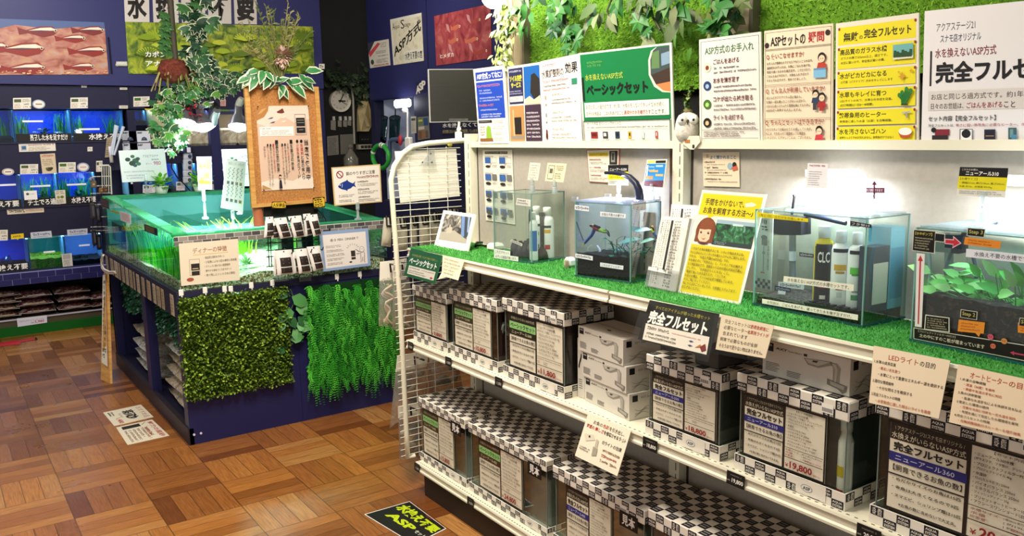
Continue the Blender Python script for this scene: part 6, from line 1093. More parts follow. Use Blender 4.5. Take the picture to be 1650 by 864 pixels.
def showtank(name_label, L, C, Rr, H, water=None, glassm=None, lidm=None, depth=None, z=ZT+.004, foot=None):
    L, C, Rr = V(L), V(C), V(Rr); e1 = L-C; e2 = Rr-C; e2 = e2-e1*(e2.dot(e1)/e1.dot(e1)); e2 = e2.normalized()*(depth or e2.length); t = thing('show_aquarium', name_label, 'aquarium', C+e1*.5+e2*.5, 'open show aquariums on the turf'); u = V((0, 0, 1)); g = .005; G_ = glassm or GLASS
    a, b = e1.normalized(), e2.normalized()
    for o, e, n, nm in ((C, e1, b*g, 'front_glass'), (C+b*g, e2-b*2*g, a*g, 'side_glass'), (L+b*g-a*g, e2-b*2*g, a*g, 'side_glass'), (C+e2-b*g, e1, b*g, 'back_glass')):
        m = MB(); m.obox(o+u*.006, e, u*(H-.006), n, G_); m.build(nm, t)
    m = MB(); m.obox(C+u*.0005-a*.001-b*.001, e1+a*.002, e2+b*.002, u*.006, mat(foot or '#2a5a50', .2, spec=.7)); m.build('base_glass', t)
    m = MB()
    for o, d in ((C, u*H), (L-a*.004, u*H), (C+e2-b*.004, u*H)): m.obox(o-a*.0004-b*.0004+u*.006, a*.0032, b*.0032, d-u*.006, GLASS_E)
    for o, e in ((C+u*H, e1), (C+e2+u*H-b*.005, e1)): m.obox(o, e, b*.005, -u*.002, GLASS_E)
    for o, e in ((C+u*H, e2), (L+u*H-a*.005, e2)): m.obox(o, e, a*.005, -u*.002, GLASS_E)
    m.build('glass_edges', t)
    T = lambda x, y, zz=0: C+e1*x+e2*y+u*zz                 # x from the front corner to the left, y to the back
    return t, T, e1, e2
def tank_soil(t, T, h, mt, inset=.03, n=10, slope=.4, nm='soil'):
    m = MB(); vv = [T(inset+(1-2*inset)*i/n, inset+(1-2*inset)*j/n, .007+h*(1-slope+slope*j/n)+random.uniform(-.003, .003)) for j in range(n+1) for i in range(n+1)]
    m.add(vv, [(j*(n+1)+i, j*(n+1)+i+1, (j+1)*(n+1)+i+1, (j+1)*(n+1)+i) for j in range(n) for i in range(n)], mt, True)
    for idx in (range(n+1), range(0, (n+1)**2, n+1), range(n, (n+1)**2, n+1)):
        o = [vv[k] for k in idx]; m.add([V((p[0], p[1], ZT+.011)) for p in o]+o, [(i, i+1, len(o)+i+1, len(o)+i) for i in range(len(o)-1)], mt)
    return m.build(nm, t)
soil = ramp_mat('aqua_soil', [(.3, '#0b0908'), (.5, '#221c18'), (.7, '#4a4038')], 260, rough=.95, kind='cell', bump=.5); soil2 = ramp_mat('dark_soil', [(.3, '#0c0906'), (.55, '#1d140d'), (.7, '#4a3826'), (.85, '#8a745a')], 90, rough=.95, bump=.5)
def strip(t, q, X_or_fn, base, txt=None, col='#2a2824', nm='caption_strip', bold=0, rows=0):
    c = [X_or_fn(*p) for p in q]; S = Sheet(*c, th=.0006, base=base)
    if txt: S.txt(txt, .06, .2, .94, .84, col, bold)
    if rows: S.dash(.06, .12, .94, .88, rows, col, .7)
    return S.build(nm, t)
def planeof(T): p0, p1, p2 = T(0, 0), T(1, 0), T(0, 0, 1); n = (p1-p0).cross(p2-p0).normalized(); n = -n if n.dot(V((0, 0, EYE))-p0) < 0 else n; return lambda a, b: gp(a, b, p0+n*.0012, n)
def sideplane(T): p0, p1, p2 = T(0, 0), T(0, 1), T(0, 0, 1); n = (p1-p0).cross(p2-p0).normalized(); n = -n if n.dot(V((0, 0, EYE))-p0) < 0 else n; return lambda a, b: gp(a, b, p0+n*.0012, n)
zt_ = ZT+.004
def height(L, px, py): return gp(px, py, L, V((-1, 0, 0)))[2]-zt_
# tank 1: empty show tank with bottles
L, C, R_ = gz(796, 417, zt_), gz(857, 426, zt_), gz(911, 414, zt_); H1 = height(L, 794, 309)
t, T, e1, e2 = showtank('empty clear show aquarium with bottles, leftmost on the turf', L, C, R_, H1, depth=.165); fp, sp = planeof(T), sideplane(T)
m = MB(); 
for k in range(26): 
    p = T(random.uniform(.1, .85), random.uniform(.3, .85), .012); m.lathe(p, [(random.uniform(.02, .034), 0), (random.uniform(.016, .024), random.uniform(.02, .035)), (.006, random.uniform(.04, .055))], mat(random.choice(['#1a1918', '#2a2826', '#3a3836']), .6), 6, 1, .8)
m.build('black_filter_bag', t); strip(t, ((796, 401), (822, 405), (822, 412.5), (796, 408)), fp, '#d8d8d0', 'これだけセット', bold=.3); strip(t, ((796, 408.5), (835, 414), (835, 421.5), (796, 416)), fp, '#d8d8d0', '必ずいる器具が揃います。', bold=.3); strip(t, ((833, 319), (855, 322), (855, 333), (831, 330)), fp, '#c8c8c0', rows=2); strip(t, ((824, 386), (842, 393), (841, 397), (822, 389)), fp, '#b8b8b0', rows=1)
m = MB()
for x, y, zz in ((.42, .5, .14), (.2, .55, .13)): q = T(x, y, .02); m.tube([q, q+V((0, 0, zz)), q+V((0, 0, zz+.02))], [.012, .012, .009], glass('grey_tube', '#a8aaa6', .1, .3, '#5a5c58'), 10); m.tube([q+V((0, 0, .045)), q+V((0, 0, zz*.8))], .0095, mat('#55564f', .5), 8)
m.build('heater_tubes', t)
for (px, py, h_, R0, cc, l) in ((869, 412, .17, .015, (('.', 0),), 'blue lettered box bottle in the leftmost show aquarium'), (878, 413, .185, .021, 0, 'white bottle with a green mark in the leftmost show aquarium'), (892.5, 417, .18, .024, 1, 'white bottle with orange and red marks in the leftmost show aquarium')):
    p = gz(px, py, zt_+.007)+V((.0, 0, 0)); p = T(*((.02, .28, .0075) if px == 869 else (.17, .6, .0075) if px == 878 else (.12, .72, .0075)))
    bands = [(.2, .62, '#2a6ab0', .9)] if px == 869 else [(.62, .67, '#3a4a40', .6), (.45, .52, '#8ab87a', .4), (.2, .28, '#4a8a5a', .4)] if cc == 0 else [(.6, .65, '#3a4a40', .6), (.5, .57, '#d8a83a', .5), (.18, .27, '#b03a3a', .4)]
    bottle(l, T(*{869: (.12, .2), 878: (.3, .5), 892.5: (.18, .68)}[px], .0075), R0, h_, bands=bands)
m = MB(); p = gz(787, 405, zt_); m.box(p[0], p[1]-.03, zt_, p[0]+.06, p[1]+.02, zt_+.03, WHITE, .01); m.thing('white_pump', 'white rounded pump box behind the leftmost show aquarium', 'pump'); m = MB(); m.tube([gz(x, y, zt_+.006) for x, y in ((784, 397), (775, 395), (766, 397), (768, 391), (778, 391))], .005, BLACK, 6); m.thing('plug_cord', 'black plug cord lying at the back of the turf', 'cord')
# tank 2: planted tank with a toy diver
L, C, R_ = gz(926.5, 446, zt_), gz(1016, 458, zt_), gz(1064, 440, zt_); H2 = height(L, 925, 325)
BG = glass('blue_glass', '#eaf3f8', .035); t, T, e1, e2 = showtank('planted show aquarium with a toy diver and a black arched lamp', L, C, R_, H2, glassm=BG, depth=.158); fp, sp = planeof(T), sideplane(T)
tank_soil(t, T, .062, mat('#15100c', .9, bump=.5, bscale=120), slope=-.1); strip(t, ((926, 330), (949, 333), (949, 341), (926, 338)), fp, '#d4d8e0', rows=1); strip(t, ((967, 341), (1008.5, 345), (1008, 352), (967, 348.5)), fp, '#d8dce0', '水換え不要の水槽です', bold=.3); strip(t, ((927, 408.5), (955, 413), (955, 420), (927, 415)), fp, '#d8dce0', rows=1); strip(t, ((967, 423), (1004.5, 428.5), (1004, 435), (967, 429.5)), fp, '#d8dce0', 'この土がフィルター', bold=.3)
m = MB(); m.obox(T(.02, .02, H2+.001), e1*.96, e2*.96, V((0, 0, .004)), glass('lid_glass', '#dfe6f4', .1, .12, '#c8d0f0')); m.build('glass_lid', t)
m = MB(); u = V((0, 0, 1))
for x, y in ((.0, .02), (.96, .0), (.0, .92), (.9, .95)): m = MB(); m.obox(T(x, y, H2+.0005), e1*.1, e2*.06, u*.014, ACRYL); m.build('lid_clip', t)
m = MB()
LFm = [mat(c, .4) for c in ('#1f5a3a', '#2f7a4c', '#4a9a6a', '#174428')]
for i in range(46): p = T(random.uniform(.05, .5), random.uniform(.25, .8), .06); d = V((random.uniform(-1, 1), random.uniform(-1, 1), random.uniform(.6, 1.6))).normalized(); h_ = random.uniform(.02, .075); q = p+d*h_; m.tube([p, q], .0012, LFm[3], 4); m.leaf(q, d+V((random.uniform(-1, 1), random.uniform(-1, 1), -.6)), (0, 0, 1), random.uniform(.02, .04), .02, random.choice(LFm))
for px, py, qx, qy, sc_ in ((995, 393, 1026, 382, 1), (1022, 372, 1045, 368, .9), (1030, 392, 1050, 384, .9), (975, 383, 968, 392, .5)):
    p, q = gp(px, py, T(.2, .3), V((-1, 0, 0))), gp(qx, qy, T(.2, .3), V((-1, 0, 0))); d = q-p; m.leaf(p, d, (-.5, -.3, 1), d.length*1.15, .032*sc_, random.choice([mat('#7fb89a', .35), mat('#4a8a6a', .35)]), .1); m.tube([p, T(.2, .4, .065)], .001, LFm[0], 4)
m.build('broad_leaf_plant', t); m = MB(); c = T(.15, .6, .07)
for k in range(8): m.ball(T(random.uniform(.15, .85), random.uniform(.5, .9), .055), random.uniform(.012, .024), mat('#1a1613', .9), 8, (1.3, 1, .8))
m.build('dark_stones', t)
m = MB(); q = [gp(x, y, T(.62, .5), V((-1, 0, 0))) for x, y in ((962, 396), (966, 402), (967, 410), (966, 418))]; m.tube(q, [.003, .004, .004, .003], '#d8d4cc', 6); m.build('white_ornament', t)
m = MB(); W2_ = gp(932, 370, T(.9, .3), V((-1, 0, 0))); m.tube([gp(x, y, T(.9, .3), V((-1, 0, 0))) for x, y in ((929, 358), (934, 372), (940, 388))], .002, BLACK, 5); m.build('thermometer', t)
m = MB(); m.obox(T(.35, .9, .02), e1*.14, e2*.06, u*.2, mat('#8ea0ae', .4)); m.obox(T(.06, .9, .03), e1*.2, e2*.06, u*.17, mat('#27303a', .5)); m.build('filter', t)
dv = lambda x, y, d=.5: gp(x, y, T(d, .12), V((-1, 0, 0)))
def diver(label, pts, cols, sc_=1):
    t2 = thing('toy_diver', label, 'toy', dv(*pts['hip'])); P = {k: dv(*v) for k, v in pts.items()}; r = .0055*sc_
    m = MB(); m.tube([P['hip'], (P['hip']+P['chest'])/2, P['chest']], [r*1.0, r*1.15, r*1.3], cols[0], 10); m.ball(P['chest'], r*1.25, cols[0], 8); m.tube([P['hip'], P['knee'], P['ankle']], [r*.95, r*.75, r*.55], cols[1], 8); m.tube([P['hip']+V((.003, .004, .002)), P['knee']+V((.004, .006, .004)), P['ankle']+V((.004, .008, .006))], [r*.95, r*.75, r*.55], cols[1], 8); m.tube([P['chest'], P['elbow'], P['hand']], [r*.8, r*.65, r*.45], cols[2], 8); m.tube([P['chest']+V((.004, 0, 0)), P['elbow']+V((.006, .004, -.003)), P['hand']+V((.008, .006, -.003))], [r*.8, r*.65, r*.45], cols[2], 8); m.build('body', t2)
    m = MB(); m.ball(P['head'], r*1.15, '#d8a070', 10); m.box(*(P['head']+V((-r*1.2, -r*.8, -r*.3))), *(P['head']+V((-r*.6, r*.8, r*.5))), BLACK); m.build('head', t2); m = MB(); m.tube([P['hip']+V((0, 0, r*1.4)), P['chest']+V((0, 0, r*1.6))], r*.8, BLACK, 8); m.build('air_tank', t2)
    m = MB(); 
    for o in (V((0, 0, 0)), V((.004, .008, .006))): m.leaf(P['ankle']+o, P['fin']-P['ankle'], (0, 0, 1), (P['fin']-P['ankle']).length, r*2.4, '#17181a')
    m.build('fins', t2)
    if sc_ == 1: m = MB(); m.tube([P['hand'], P['hand']+V((-.006, -.002, -.008))], [.003, .0015], '#c8c030', 6); m.build('glove', t2)
diver('toy diver in red, blue and yellow swimming in the planted aquarium', dict(head=(954, 364), chest=(958, 368), hip=(966, 371), knee=(973, 374), ankle=(978, 374), fin=(983, 381), elbow=(953, 379), hand=(941, 392)), (mat('#8a1f2a', .4), mat('#8aa83a', .4), mat('#2a5ac0', .4)))
dv2 = dv; dv = lambda x, y, d=.1: gp(x, y, T(.08, .35), V((-1, 0, 0)))
diver('small toy diver in yellow green at the right of the planted aquarium', dict(head=(1051, 366), chest=(1051, 370), hip=(1053, 375), knee=(1055, 379), ankle=(1057, 382), fin=(1060, 386), elbow=(1046, 371), hand=(1044, 368)), (mat('#9ab82a', .4), mat('#2a4a8a', .4), mat('#b8c83a', .4)), .7)
t = thing('arched_lamp', 'black arched clip lamp over the planted show aquarium', 'lamp', gp(1030, 325, T(.1, .75), V((-1, 0, 0)))); ar = lambda x, y: gp(x, y, T(.1, .75), V((-1, 0, 0))); m = MB(); pts = [ar(*p) for p in ((1030.5, 327), (1031, 318), (1029.5, 307), (1025, 296), (1015, 286), (1002, 280), (988, 278.5), (976, 278.5))]
DKB = mat('#1a1c30', .35); m.tube(pts, [.013, .013, .0125, .011, .010, .008, .006, .005], DKB, 10); m.build('arm', t); m = MB(); m.ball(pts[-1], .0055, BLACK, 8); m.build('tip', t); m = MB(); p = ar(1030.5, 328); m.box(p[0]-.016, p[1]-.016, p[2]-.02, p[0]+.016, p[1]+.016, p[2]+.012, DKB, .004); m.build('clamp', t)
area('arched_lamp_light', pts[-3]+V((0, 0, -.008)), T(.4, .4, 0), .03, 2.2, (.8, .85, 1))
def cardclip(label, q, y_off, tank_T, txt=None, base='#e8e2cc', foot=None, fx=None, draw=None, xp=None):
    X0 = xp; c = [gx(x, y, X0) for x, y in q]; S = Sheet(*c, th=.0012, base=base); fz = foot[2]; t2 = thing('clip_sign', label, 'sign', foot); draw and draw(S); S.build('card', t2); h_ = min((c[2][2]+c[3][2])/2+.01-fz, .2)
    m = MB(); p = V(foot); mt = CLIPM; m.box(p[0]-.01, p[1]-.01, p[2], p[0]+.01, p[1]+.01, p[2]+.004, mt); m.box(p[0]-.007, p[1]-.008, p[2]+.004, p[0]+.007, p[1]+.008, p[2]+h_*.45, mt, .002); m.ball(p+V((0, 0, h_*.55)), .007, mt, 8); m.box(p[0]-.006, p[1]-.006, p[2]+h_*.6, p[0]+.006, p[1]+.006, p[2]+h_, mt, .002); m.build('clip_stand', t2); return t2
def dr1(S): S.dash(.12, .08, .9, .92, 6, '#9a9080', .5)
def dr2(S): S.frame(.1, .12, .42, .88, .02, '#4a463c').rect(.18, .3, .34, .55, '#6a665a').dash(.5, .1, .9, .4, 3, '#8a8270').dash(.48, .5, .85, .85, 3, '#9a9280')
def foot_at(px, py, T, x): q = T(.5, .5); return gx(px, py, x)
x1 = (T(0, 0)[0])
Lk = gz(857, 426, zt_)[0]
f1 = gx(858, 309, 1.80); cardclip('small pinkish note card on a clip, left of the two on the empty aquarium', ((854, 262), (871, 263), (867, 291), (850, 290)), 0, None, draw=dr1, base='#e2d6c4', xp=1.8, foot=gx(858, 310, 1.80))
cardclip('cream note card with a phone drawing, right of the two on the empty aquarium', ((882.5, 262.5), (913, 264), (908, 294), (878, 291.5)), 0, None, draw=dr2, base='#e6dcb4', xp=1.8, foot=gx(894, 312, 1.80))
def dr3(S): S.rect(0, 0, 1, .34, '#17171a').txt('ニューアール250', .08, .16, .92, .29, '#d8d4c8', 1).rect(0, .34, 1, .72, '#d2c81c').dash(.06, .4, .6, .5, 1, '#5a5a1c', .9).txt('15×15×20', .1, .55, .8, .66, '#5a5a1c').dash(.06, .77, .9, .93, 2, '#9a9484')
cardclip('black and yellow spec card ニューアール250 on the planted aquarium', ((980, 266), (1012.5, 265.5), (1012, 298.5), (980, 298.5)), 0, None, draw=dr3, base='#dcd6c6', xp=1.83, foot=gx(997, 329, 1.83))
def dr4(S): S.rect(.05, .04, .42, .13, '#d8d060').rect(.46, .04, .95, .13, '#2a2418').rect(.04, .15, .96, .82, '#2a86c8').dash(.15, .2, .5, .45, 2, '#cfe4f4', .5).rect(.5, .2, .85, .27, '#a8c8d8').rect(.22, .38, .65, .46, '#d8a86a').rect(.55, .52, .92, .6, '#d8b070').rect(.08, .6, .45, .72, '#d88a4a').line(.1, .2, .12, .6, .006, '#e8f0f4').pol([(.04, .78), (.96, .74), (.96, .97), (.04, .97)], '#5a2430')
cardclip('blue diagram card in a clear frame at the right of the planted aquarium', ((1042.5, 257.5), (1075, 256.5), (1069, 303), (1036, 300.5)), 0, None, draw=dr4, base='#dcdccc', xp=1.83, foot=gx(1050.5, 326, 1.83))
m = MB(); p = gz(917, 432, zt_); m.box(p[0]-.01, p[1]-.01, zt_, p[0]+.03, p[1]+.025, zt_+.035, WHITE, .01); m.box(p[0]-.015, p[1]-.012, zt_, p[0]-.01, p[1]+.01, zt_+.03, WRAP); m.tube([p+V((-.012, -.005, .005+.02*math.sin(a))) + V((0, .002*a, 0)) for a in range(6)], .002, '#b06a54', 5); m.thing('timer_plug', 'white wrapped plug between the first two show aquariums', 'plug')
# leaflet holder and yellow stand
def leafl(label, q, thick, deg, rows):
    f = lean(*q[2], deg=deg); c = [f(*p) for p in q]; S = Sheet(*c, th=thick, base='#e6e0d4', edge='#d4cec2'); S.frame(0, 0, 1, 1, .012, '#cfc8ba')
    for i in range(8):
        u = .08+i*.115
        if i == 4: S.rect(u-.01, .06, u+.07, .74 if rows else .3, '#2a2826')
        else:
            big = i > 4; vv = .06
            while vv < (.94 if i != 3 else .7): S.dash(u, vv, u+(.07 if big else .045), vv+(.03 if big else .02), 1, '#3a3632', .9, seed=i); vv += .038 if big else .027
    return S
S = leafl('rear', ((1082, 329), (1125, 331), (1112, 462), (1068, 458)), .006, 14, 0); S.build('leaflet', None, (S.c[2]+S.c[3])/2, label='taller leaflet standing behind the front leaflets in the clear holder', category='leaflet')
S = leafl('front', ((1066, 347.5), (1111, 352), (1089, 471.5), (1044, 461)), .02, 16, 1); o = S.build('leaflet', None, (S.c[2]+S.c[3])/2, label='thick pad of printed leaflets in front in the clear holder', category='leaflet')
t = thing('leaflet_holder', 'clear acrylic leaflet holder left of the yellow stand', 'holder', (S.c[2]+S.c[3])/2); m = MB(); S.k = 30
m.obox(S.P(-.04, .72)+S.n*.004, S.P(1.05, .72)-S.P(-.04, .72), S.P(0, 1.01)-S.P(0, .72), S.n*.002, ACRYL); m.obox(S.P(-.04, 1.005)+S.n*.004, S.P(1.05, 1)-S.P(-.04, 1), S.n*-.05, V((0, 0, .003)), ACRYL); m.build('pocket', t); m = MB(); m.obox(S.P(-.01, .735)+S.n*.0065, S.P(.72, .735)-S.P(0, .735), S.P(0, .78)-S.P(0, .735), S.n*.001, '#e6e2da'); m.build('white_strip', t)
f = lean(1192, 491, deg=17); S = Sheet(*[f(*p) for p in ((1131.5, 306), (1235, 313.5), (1192, 491), (1092, 472.5))], th=.003, base='#e6e2d4')
S.pol([(.035, .03), (.965, .03), (.965, .235), (.3, .235), (.2, .27), (.2, .235), (.035, .235)], '#e2cc14').rect(.035, .52, .965, .975, '#dcc716').txt('手間をかけないで、', .1, .075, .72, .14, '#26221a', .6).txt('お魚を飼育する方法～♪', .1, .155, .88, .22, '#26221a', .6).pol([(.72, .1), (.82, .08), (.9, .1), (.86, .12), (.75, .13)], '#efe9c8')
tankp = ramp_mat('tank_photo', [(.3, '#0c1a18'), (.45, '#1c4030'), (.6, '#2f7a44'), (.75, '#8ab0b0')], 40, dist=1.5); S.rect(.36, .265, .97, .5, tankp).rect(.36, .265, .97, .3, '#9ab4c4').rect(.36, .46, .97, .5, '#2a3a3c').rect(.62, .29, .78, .31, '#c8d8e0').dash(.4, .465, .6, .495, 2, '#99aaaa')
S.ell(.22, .385, .16, '#7a4226', .13).rect(.07, .4, .36, .49, '#7a4226').ell(.215, .4, .115, '#ecc2a2', .095).pol([(.1, .37), (.12, .29), (.22, .265), (.32, .29), (.335, .37), (.27, .365), (.2, .372)], '#86492a').pol([(.08, .35), (.12, .33), (.115, .49), (.07, .49)], '#7a4226').pol([(.31, .34), (.36, .36), (.37, .49), (.31, .49)], '#7a4226')
for u in (.155, .275): S.ell(u, .4, .016, '#2a1a14').ell(u+.004, .396, .005, '#f0e8e0')
S.ell(.215, .425, .008, '#d8a488').pol([(.17, .448), (.215, .46), (.26, .446), (.215, .468)], '#b04a3a').pol([(.13, .505), (.18, .488), (.26, .488), (.31, .505)], '#5a2a30')
for i, t_ in enumerate(('いきなりお魚を飼育するとき、いろいろ悩みますよね。', 'そんなあなたにピッタリの水換えシステムをご紹介します。', 'それが、「水換え不要のASP方式」です。', '水を換えずに「天然の土」と、アンモニアを分解する', '土の微生物の力で、面倒だったお水の換えがほぼ不要に。', '少しずつ、「お世話がらくになる」こと。', '「簡単で減った水を足すだけ」くらいです。', 'お店の水槽は、すべてASP方式で管理しています。', 'ぜひご覧になってください。', '気になる点がございましたら、お気軽にスタッフまで', 'おたずねください。')): S.txt(t_, .06, .545+i*.037, (.9, .93, .7, .92, .94, .75, .72, .84, .5, .9, .36)[i], .572+i*.037, '#3a3414', .2)
o = S.build('pop_stand', None, (S.c[2]+S.c[3])/2, label='yellow and white leaning stand with a cartoon girl and tank photo', category='sign'); sleeve(S, o, .003)
# tank 3: the bright show tank
L, C, R_ = gz(1212.5, 492, zt_), gz(1389, 529, zt_), gz(1464, 513, zt_); H3 = height(L, 1218, 337)
u = V((0, 0, 1)); t, T, e1, e2 = showtank('brightly lit dry show aquarium with chemical bottles and a white arch lamp', L, C, R_, H3, depth=.16, foot='#1c4a4c'); fp, sp = planeof(T), sideplane(T); tank3 = T
tank_soil(t, T, .022, soil, slope=.1)
for q, b, tx, col in ((((1219, 342), (1302, 352.5), (1302, 358), (1220, 350)), '#d8c818', '1年に1回、土だけを交換します。', '#5a5010'), (((1263, 445), (1376, 459), (1375, 469.5), (1262, 454.5)), '#e0dccc', '水を換えないASP方式の水槽セットです。', '#3a3630'), (((1228, 481.5), (1382.5, 507.5), (1382, 516.5), (1228, 489)), '#e6e2d4', 'お世話は、ごはんをあげる、減ってきた水を継ぎ足すだけ。', '#3a3630')): strip(t, q, fp, b, tx, col, bold=.3)
bk = lambda d: (lambda a, b: gp(a, b, T(.5, d), e2.normalized()))
strip(t, ((1254.5, 454), (1296, 459.5), (1295, 467), (1253.5, 462)), bk(.2), '#c8ccd4', rows=1); strip(t, ((1248.5, 460), (1274, 464.5), (1274, 472), (1248, 468)), bk(.15), '#1c2034', rows=1, col='#8a90a8'); strip(t, ((1253.5, 468), (1266, 470), (1265, 475), (1254, 474)), bk(.12), '#d8dce4')
for q, tx, w_, dd in (((( 1288, 406.5), (1312, 410), (1312, 416), (1288, 413)), None, 1, .3), (((1370, 356), (1404, 362), (1404, 367.5), (1370, 363.5)), 'フタ受け', 1, -.01)): strip(t, q, bk(dd), '#17161c', tx, '#c8c8d0', rows=0 if tx else 1, bold=.5)
m = MB(); bm = lambda x, y, d=.75: gp(x, y, T(.5, d), e2.normalized()); m.tube([bm(x, y) for x, y in ((1297, 345), (1320, 350), (1345, 356), (1363, 360))], .006, DKB, 8)
a = [bm(x, y) for x, y in ((1256, 378), (1300, 378), (1300, 350), (1256, 346))]; m.hexa([a[0]-e2*.14, a[1]-e2*.14, a[1]+e2*.1, a[0]+e2*.1, a[3]-e2*.14, a[2]-e2*.14, a[2]+e2*.1, a[3]+e2*.1], mat('#15161c', .4)); m.tube([bm(1277, 378), bm(1277, 455)], [.0085, .0085], glass('tube_clear', '#c4ccd2', .1, .3, '#8a949c'), 10); m.tube([bm(1277, 405), bm(1277, 420)], .0088, '#cfd8e4', 10); m.tube([bm(1276, 346), bm(1278, 330), bm(1280, 318), bm(1279, 314)], .0035, BLACK, 6); m.build('corner_filter', t)
c3 = T(.97, .5); sidec = [bm(x, y, .45) for x, y in ((1220, 338), (1246, 341), (1242, 468), (1216, 463))]; S = Sheet(*sidec, th=.002, base='#e4e8ec'); S.dash(.3, .1, .75, .25, 2, '#2a2c34', .9).ell(.5, .34, .2, '#1c1c22', .03).rect(.35, .36, .7, .44, '#1c1c22').rect(.4, .52, .6, .55, '#6ab0a0').line(.5, .44, .5, .8, .003, '#8a9098').rect(.35, .78, .6, .8, '#c03a4a').vtxt('水温を管理', .72, .35, .85, .75, '#4a505a')
for i in range(6):
    for j in range(3): S.rect(.03+.16*i, .87+.04*j, .03+.16*i+.157, .91+.04*j, '#20222c') if (i+j) % 2 else None
S.build('heater_box', t)
PB = [('black and yellow CLC bottle in the bright show aquarium', 1325, 486.5, .185, .0225), ('white bottle with an orange splash in the bright show aquarium', 1352, 488, .178, .0205), ('white bottle with a green splash in the bright show aquarium', 1378, 490, .178, .0195)]
for i, (l, px, py, h_, R0) in enumerate(PB):
    p = T((.385, .235, .105)[i], (.36, .27, .26)[i], .030); p = gp(px, 470, T(.3, (.34, .3, .3)[i], 0), e2.normalized()); p = V((p[0], p[1], ZT+.035))
    if i == 0: bottle(l, p, R0, h_, '#d8c020', [(.0, .74, '#17161c', 1.05), (.2, .26, '#c8305a', .5), (.05, .1, '#e8e4dc', .3), (.73, .77, '#1c1f2e', .9)], '#eef2f6', word=(.53, .67, '#f2f2ee', .62, 'CLC'))
    else: bottle(l, p, R0, h_, '#eef0f2', [(.72, .77, '#1c1f2e', .9), ((.48, .56) if i == 1 else (.46, .55)) + (('#d8a82a', .7) if i == 1 else ('#5ac83a', .75)), (.44, .47) + (('#b88a20', .5) if i == 1 else ('#3aa02a', .5)), (.22, .245) + (('#b03a4a', .4) if i == 1 else ('#8a94a0', .4)), (.12, .19) + (('#c8ccd0', .3) if i == 1 else ('#3a8a5a', .5))], '#f2f4f6')
u = V((0, 0, 1))
def pack(label, x0, x1, y0, y1, zz, H, c, lab=None):
    t2 = thing('filter_pack', label, 'package', T((x0+x1)/2, (y0+y1)/2, zz)); m = MB(); m.obox(T(x0, y0, zz), e1*(x1-x0), e2*(y1-y0), V((0, 0, H)), c); m.build('carton', t2)
    if lab: m = MB(); o = T(x0, y0, zz)-e1.normalized()*.0006; 
    if lab: m.quad(o+e2*.02+u*H*.12, o+e2*(y1-y0-.02)+u*H*.12, o+e2*(y1-y0-.02)+u*H*.75, o+e2*.02+u*H*.75, lab); m.build('paper_label', t2)
pack('pale blue filter carton behind the corner of the bright aquarium', .02, .2, .62, .96, .03, .19, mat('#6fc0d8', .4), '#4aa0c4'); pack('dark filter in a bag with a paper label in the bright aquarium', .012, .12, .2, .58, .03, .15, mat('#2a3a4a', .4), '#c8ccb8')
m = MB(); m.obox(T(.03, .06, .018), e1*.5, e2*.32, u*.014, mat('#15181f', .35)); 
for i in range(8): m.obox(T(.05+.058*i, .08, .032), e1*.03, e2*.26, u*.004, mat('#242a36', .4))
m.build('black_grid_tray', t); m = MB(); m.obox(T(.02, .02, H3+.0005), e1*.7, e2*.94, V((0, 0, .004)), glass('lid_glass_b', '#e8f2f6', .12, .12, '#d8e8f4')); m.build('glass_lid', t)
LEDW = mat('#f2f6ff', .3, emit=2.5); LEDS = mat('#f6f8ff', .3, emit=2.4)
t = thing('arch_lamp', 'glowing white arch lamp clipped on the bright show aquarium', 'lamp', bm(1383, 342, .9)); la = lambda x, y: gp(x, y, T(.12, .75), e2.normalized()); pts = [la(*p) for p in ((1385, 345), (1385, 315), (1385, 297), (1382, 286), (1374, 279), (1362, 277.5), (1335, 277.5), (1306, 277.5))]
m = MB(); q = e2.normalized()*.02
for i in range(len(pts)-1):
    wd = lambda k: .026 if k < 3 else (.02 if k < 5 else .0135)
    d0 = (pts[min(i+1, 7)]-pts[max(i-1, 0)]).normalized(); d1 = (pts[min(i+2, 7)]-pts[i]).normalized(); n0, n1 = d0.cross(q).normalized()*wd(i)/2, d1.cross(q).normalized()*wd(i+1)/2
    m.hexa([pts[i]-n0-q, pts[i]+n0-q, pts[i]+n0+q, pts[i]-n0+q, pts[i+1]-n1-q, pts[i+1]+n1-q, pts[i+1]+n1+q, pts[i+1]-n1+q], LEDS)
m.build('arch', t); m = MB(); m.obox(pts[5]+V((0, 0, -.008))-q*.9, pts[7]-pts[5], q*1.8, V((0, 0, -.002)), mat('#ffffff', .3, emit=6)); m.build('led_panel', t); m = MB(); p = la(1385, 345); m.box(p[0]-.02, p[1]-.015, p[2]-.03, p[0]+.02, p[1]+.015, p[2], WHITE, .004); m.build('clamp', t)
area('arch_lamp_light', (pts[5]+pts[7])/2+V((0, 0, -.014)), (pts[5]+pts[7])/2+V((0, 0, -1)), .06, 4.5, (.82, .9, 1), .03)
def dr5(S): S.dash(.1, .05, .9, .14, 1, '#8a4a50', .9).dash(.1, .3, .75, .92, 7, '#9a9aa0', .45)
cardclip('white note card with a red heading on the bright show aquarium', ((1301.5, 263), (1334, 264), (1332.5, 304), (1298, 302)), 0, None, draw=dr5, base='#e8e4e4', xp=1.76, foot=gx(1315, 333, 1.78))
t = thing('arrow_marker', 'maroon up and down arrow marker on a wire beside the arch lamp', 'sign', gx(1408, 362, 1.83)); S = Sheet(*px4(gx, 1.83, (1393, 302.5), (1425, 303), (1425, 311), (1393, 310.5)), th=.001, base='#5a2438'); S.txt('高さ調節できます', .08, .2, .92, .8, '#d8c0c8', .5); S.build('bar', t)
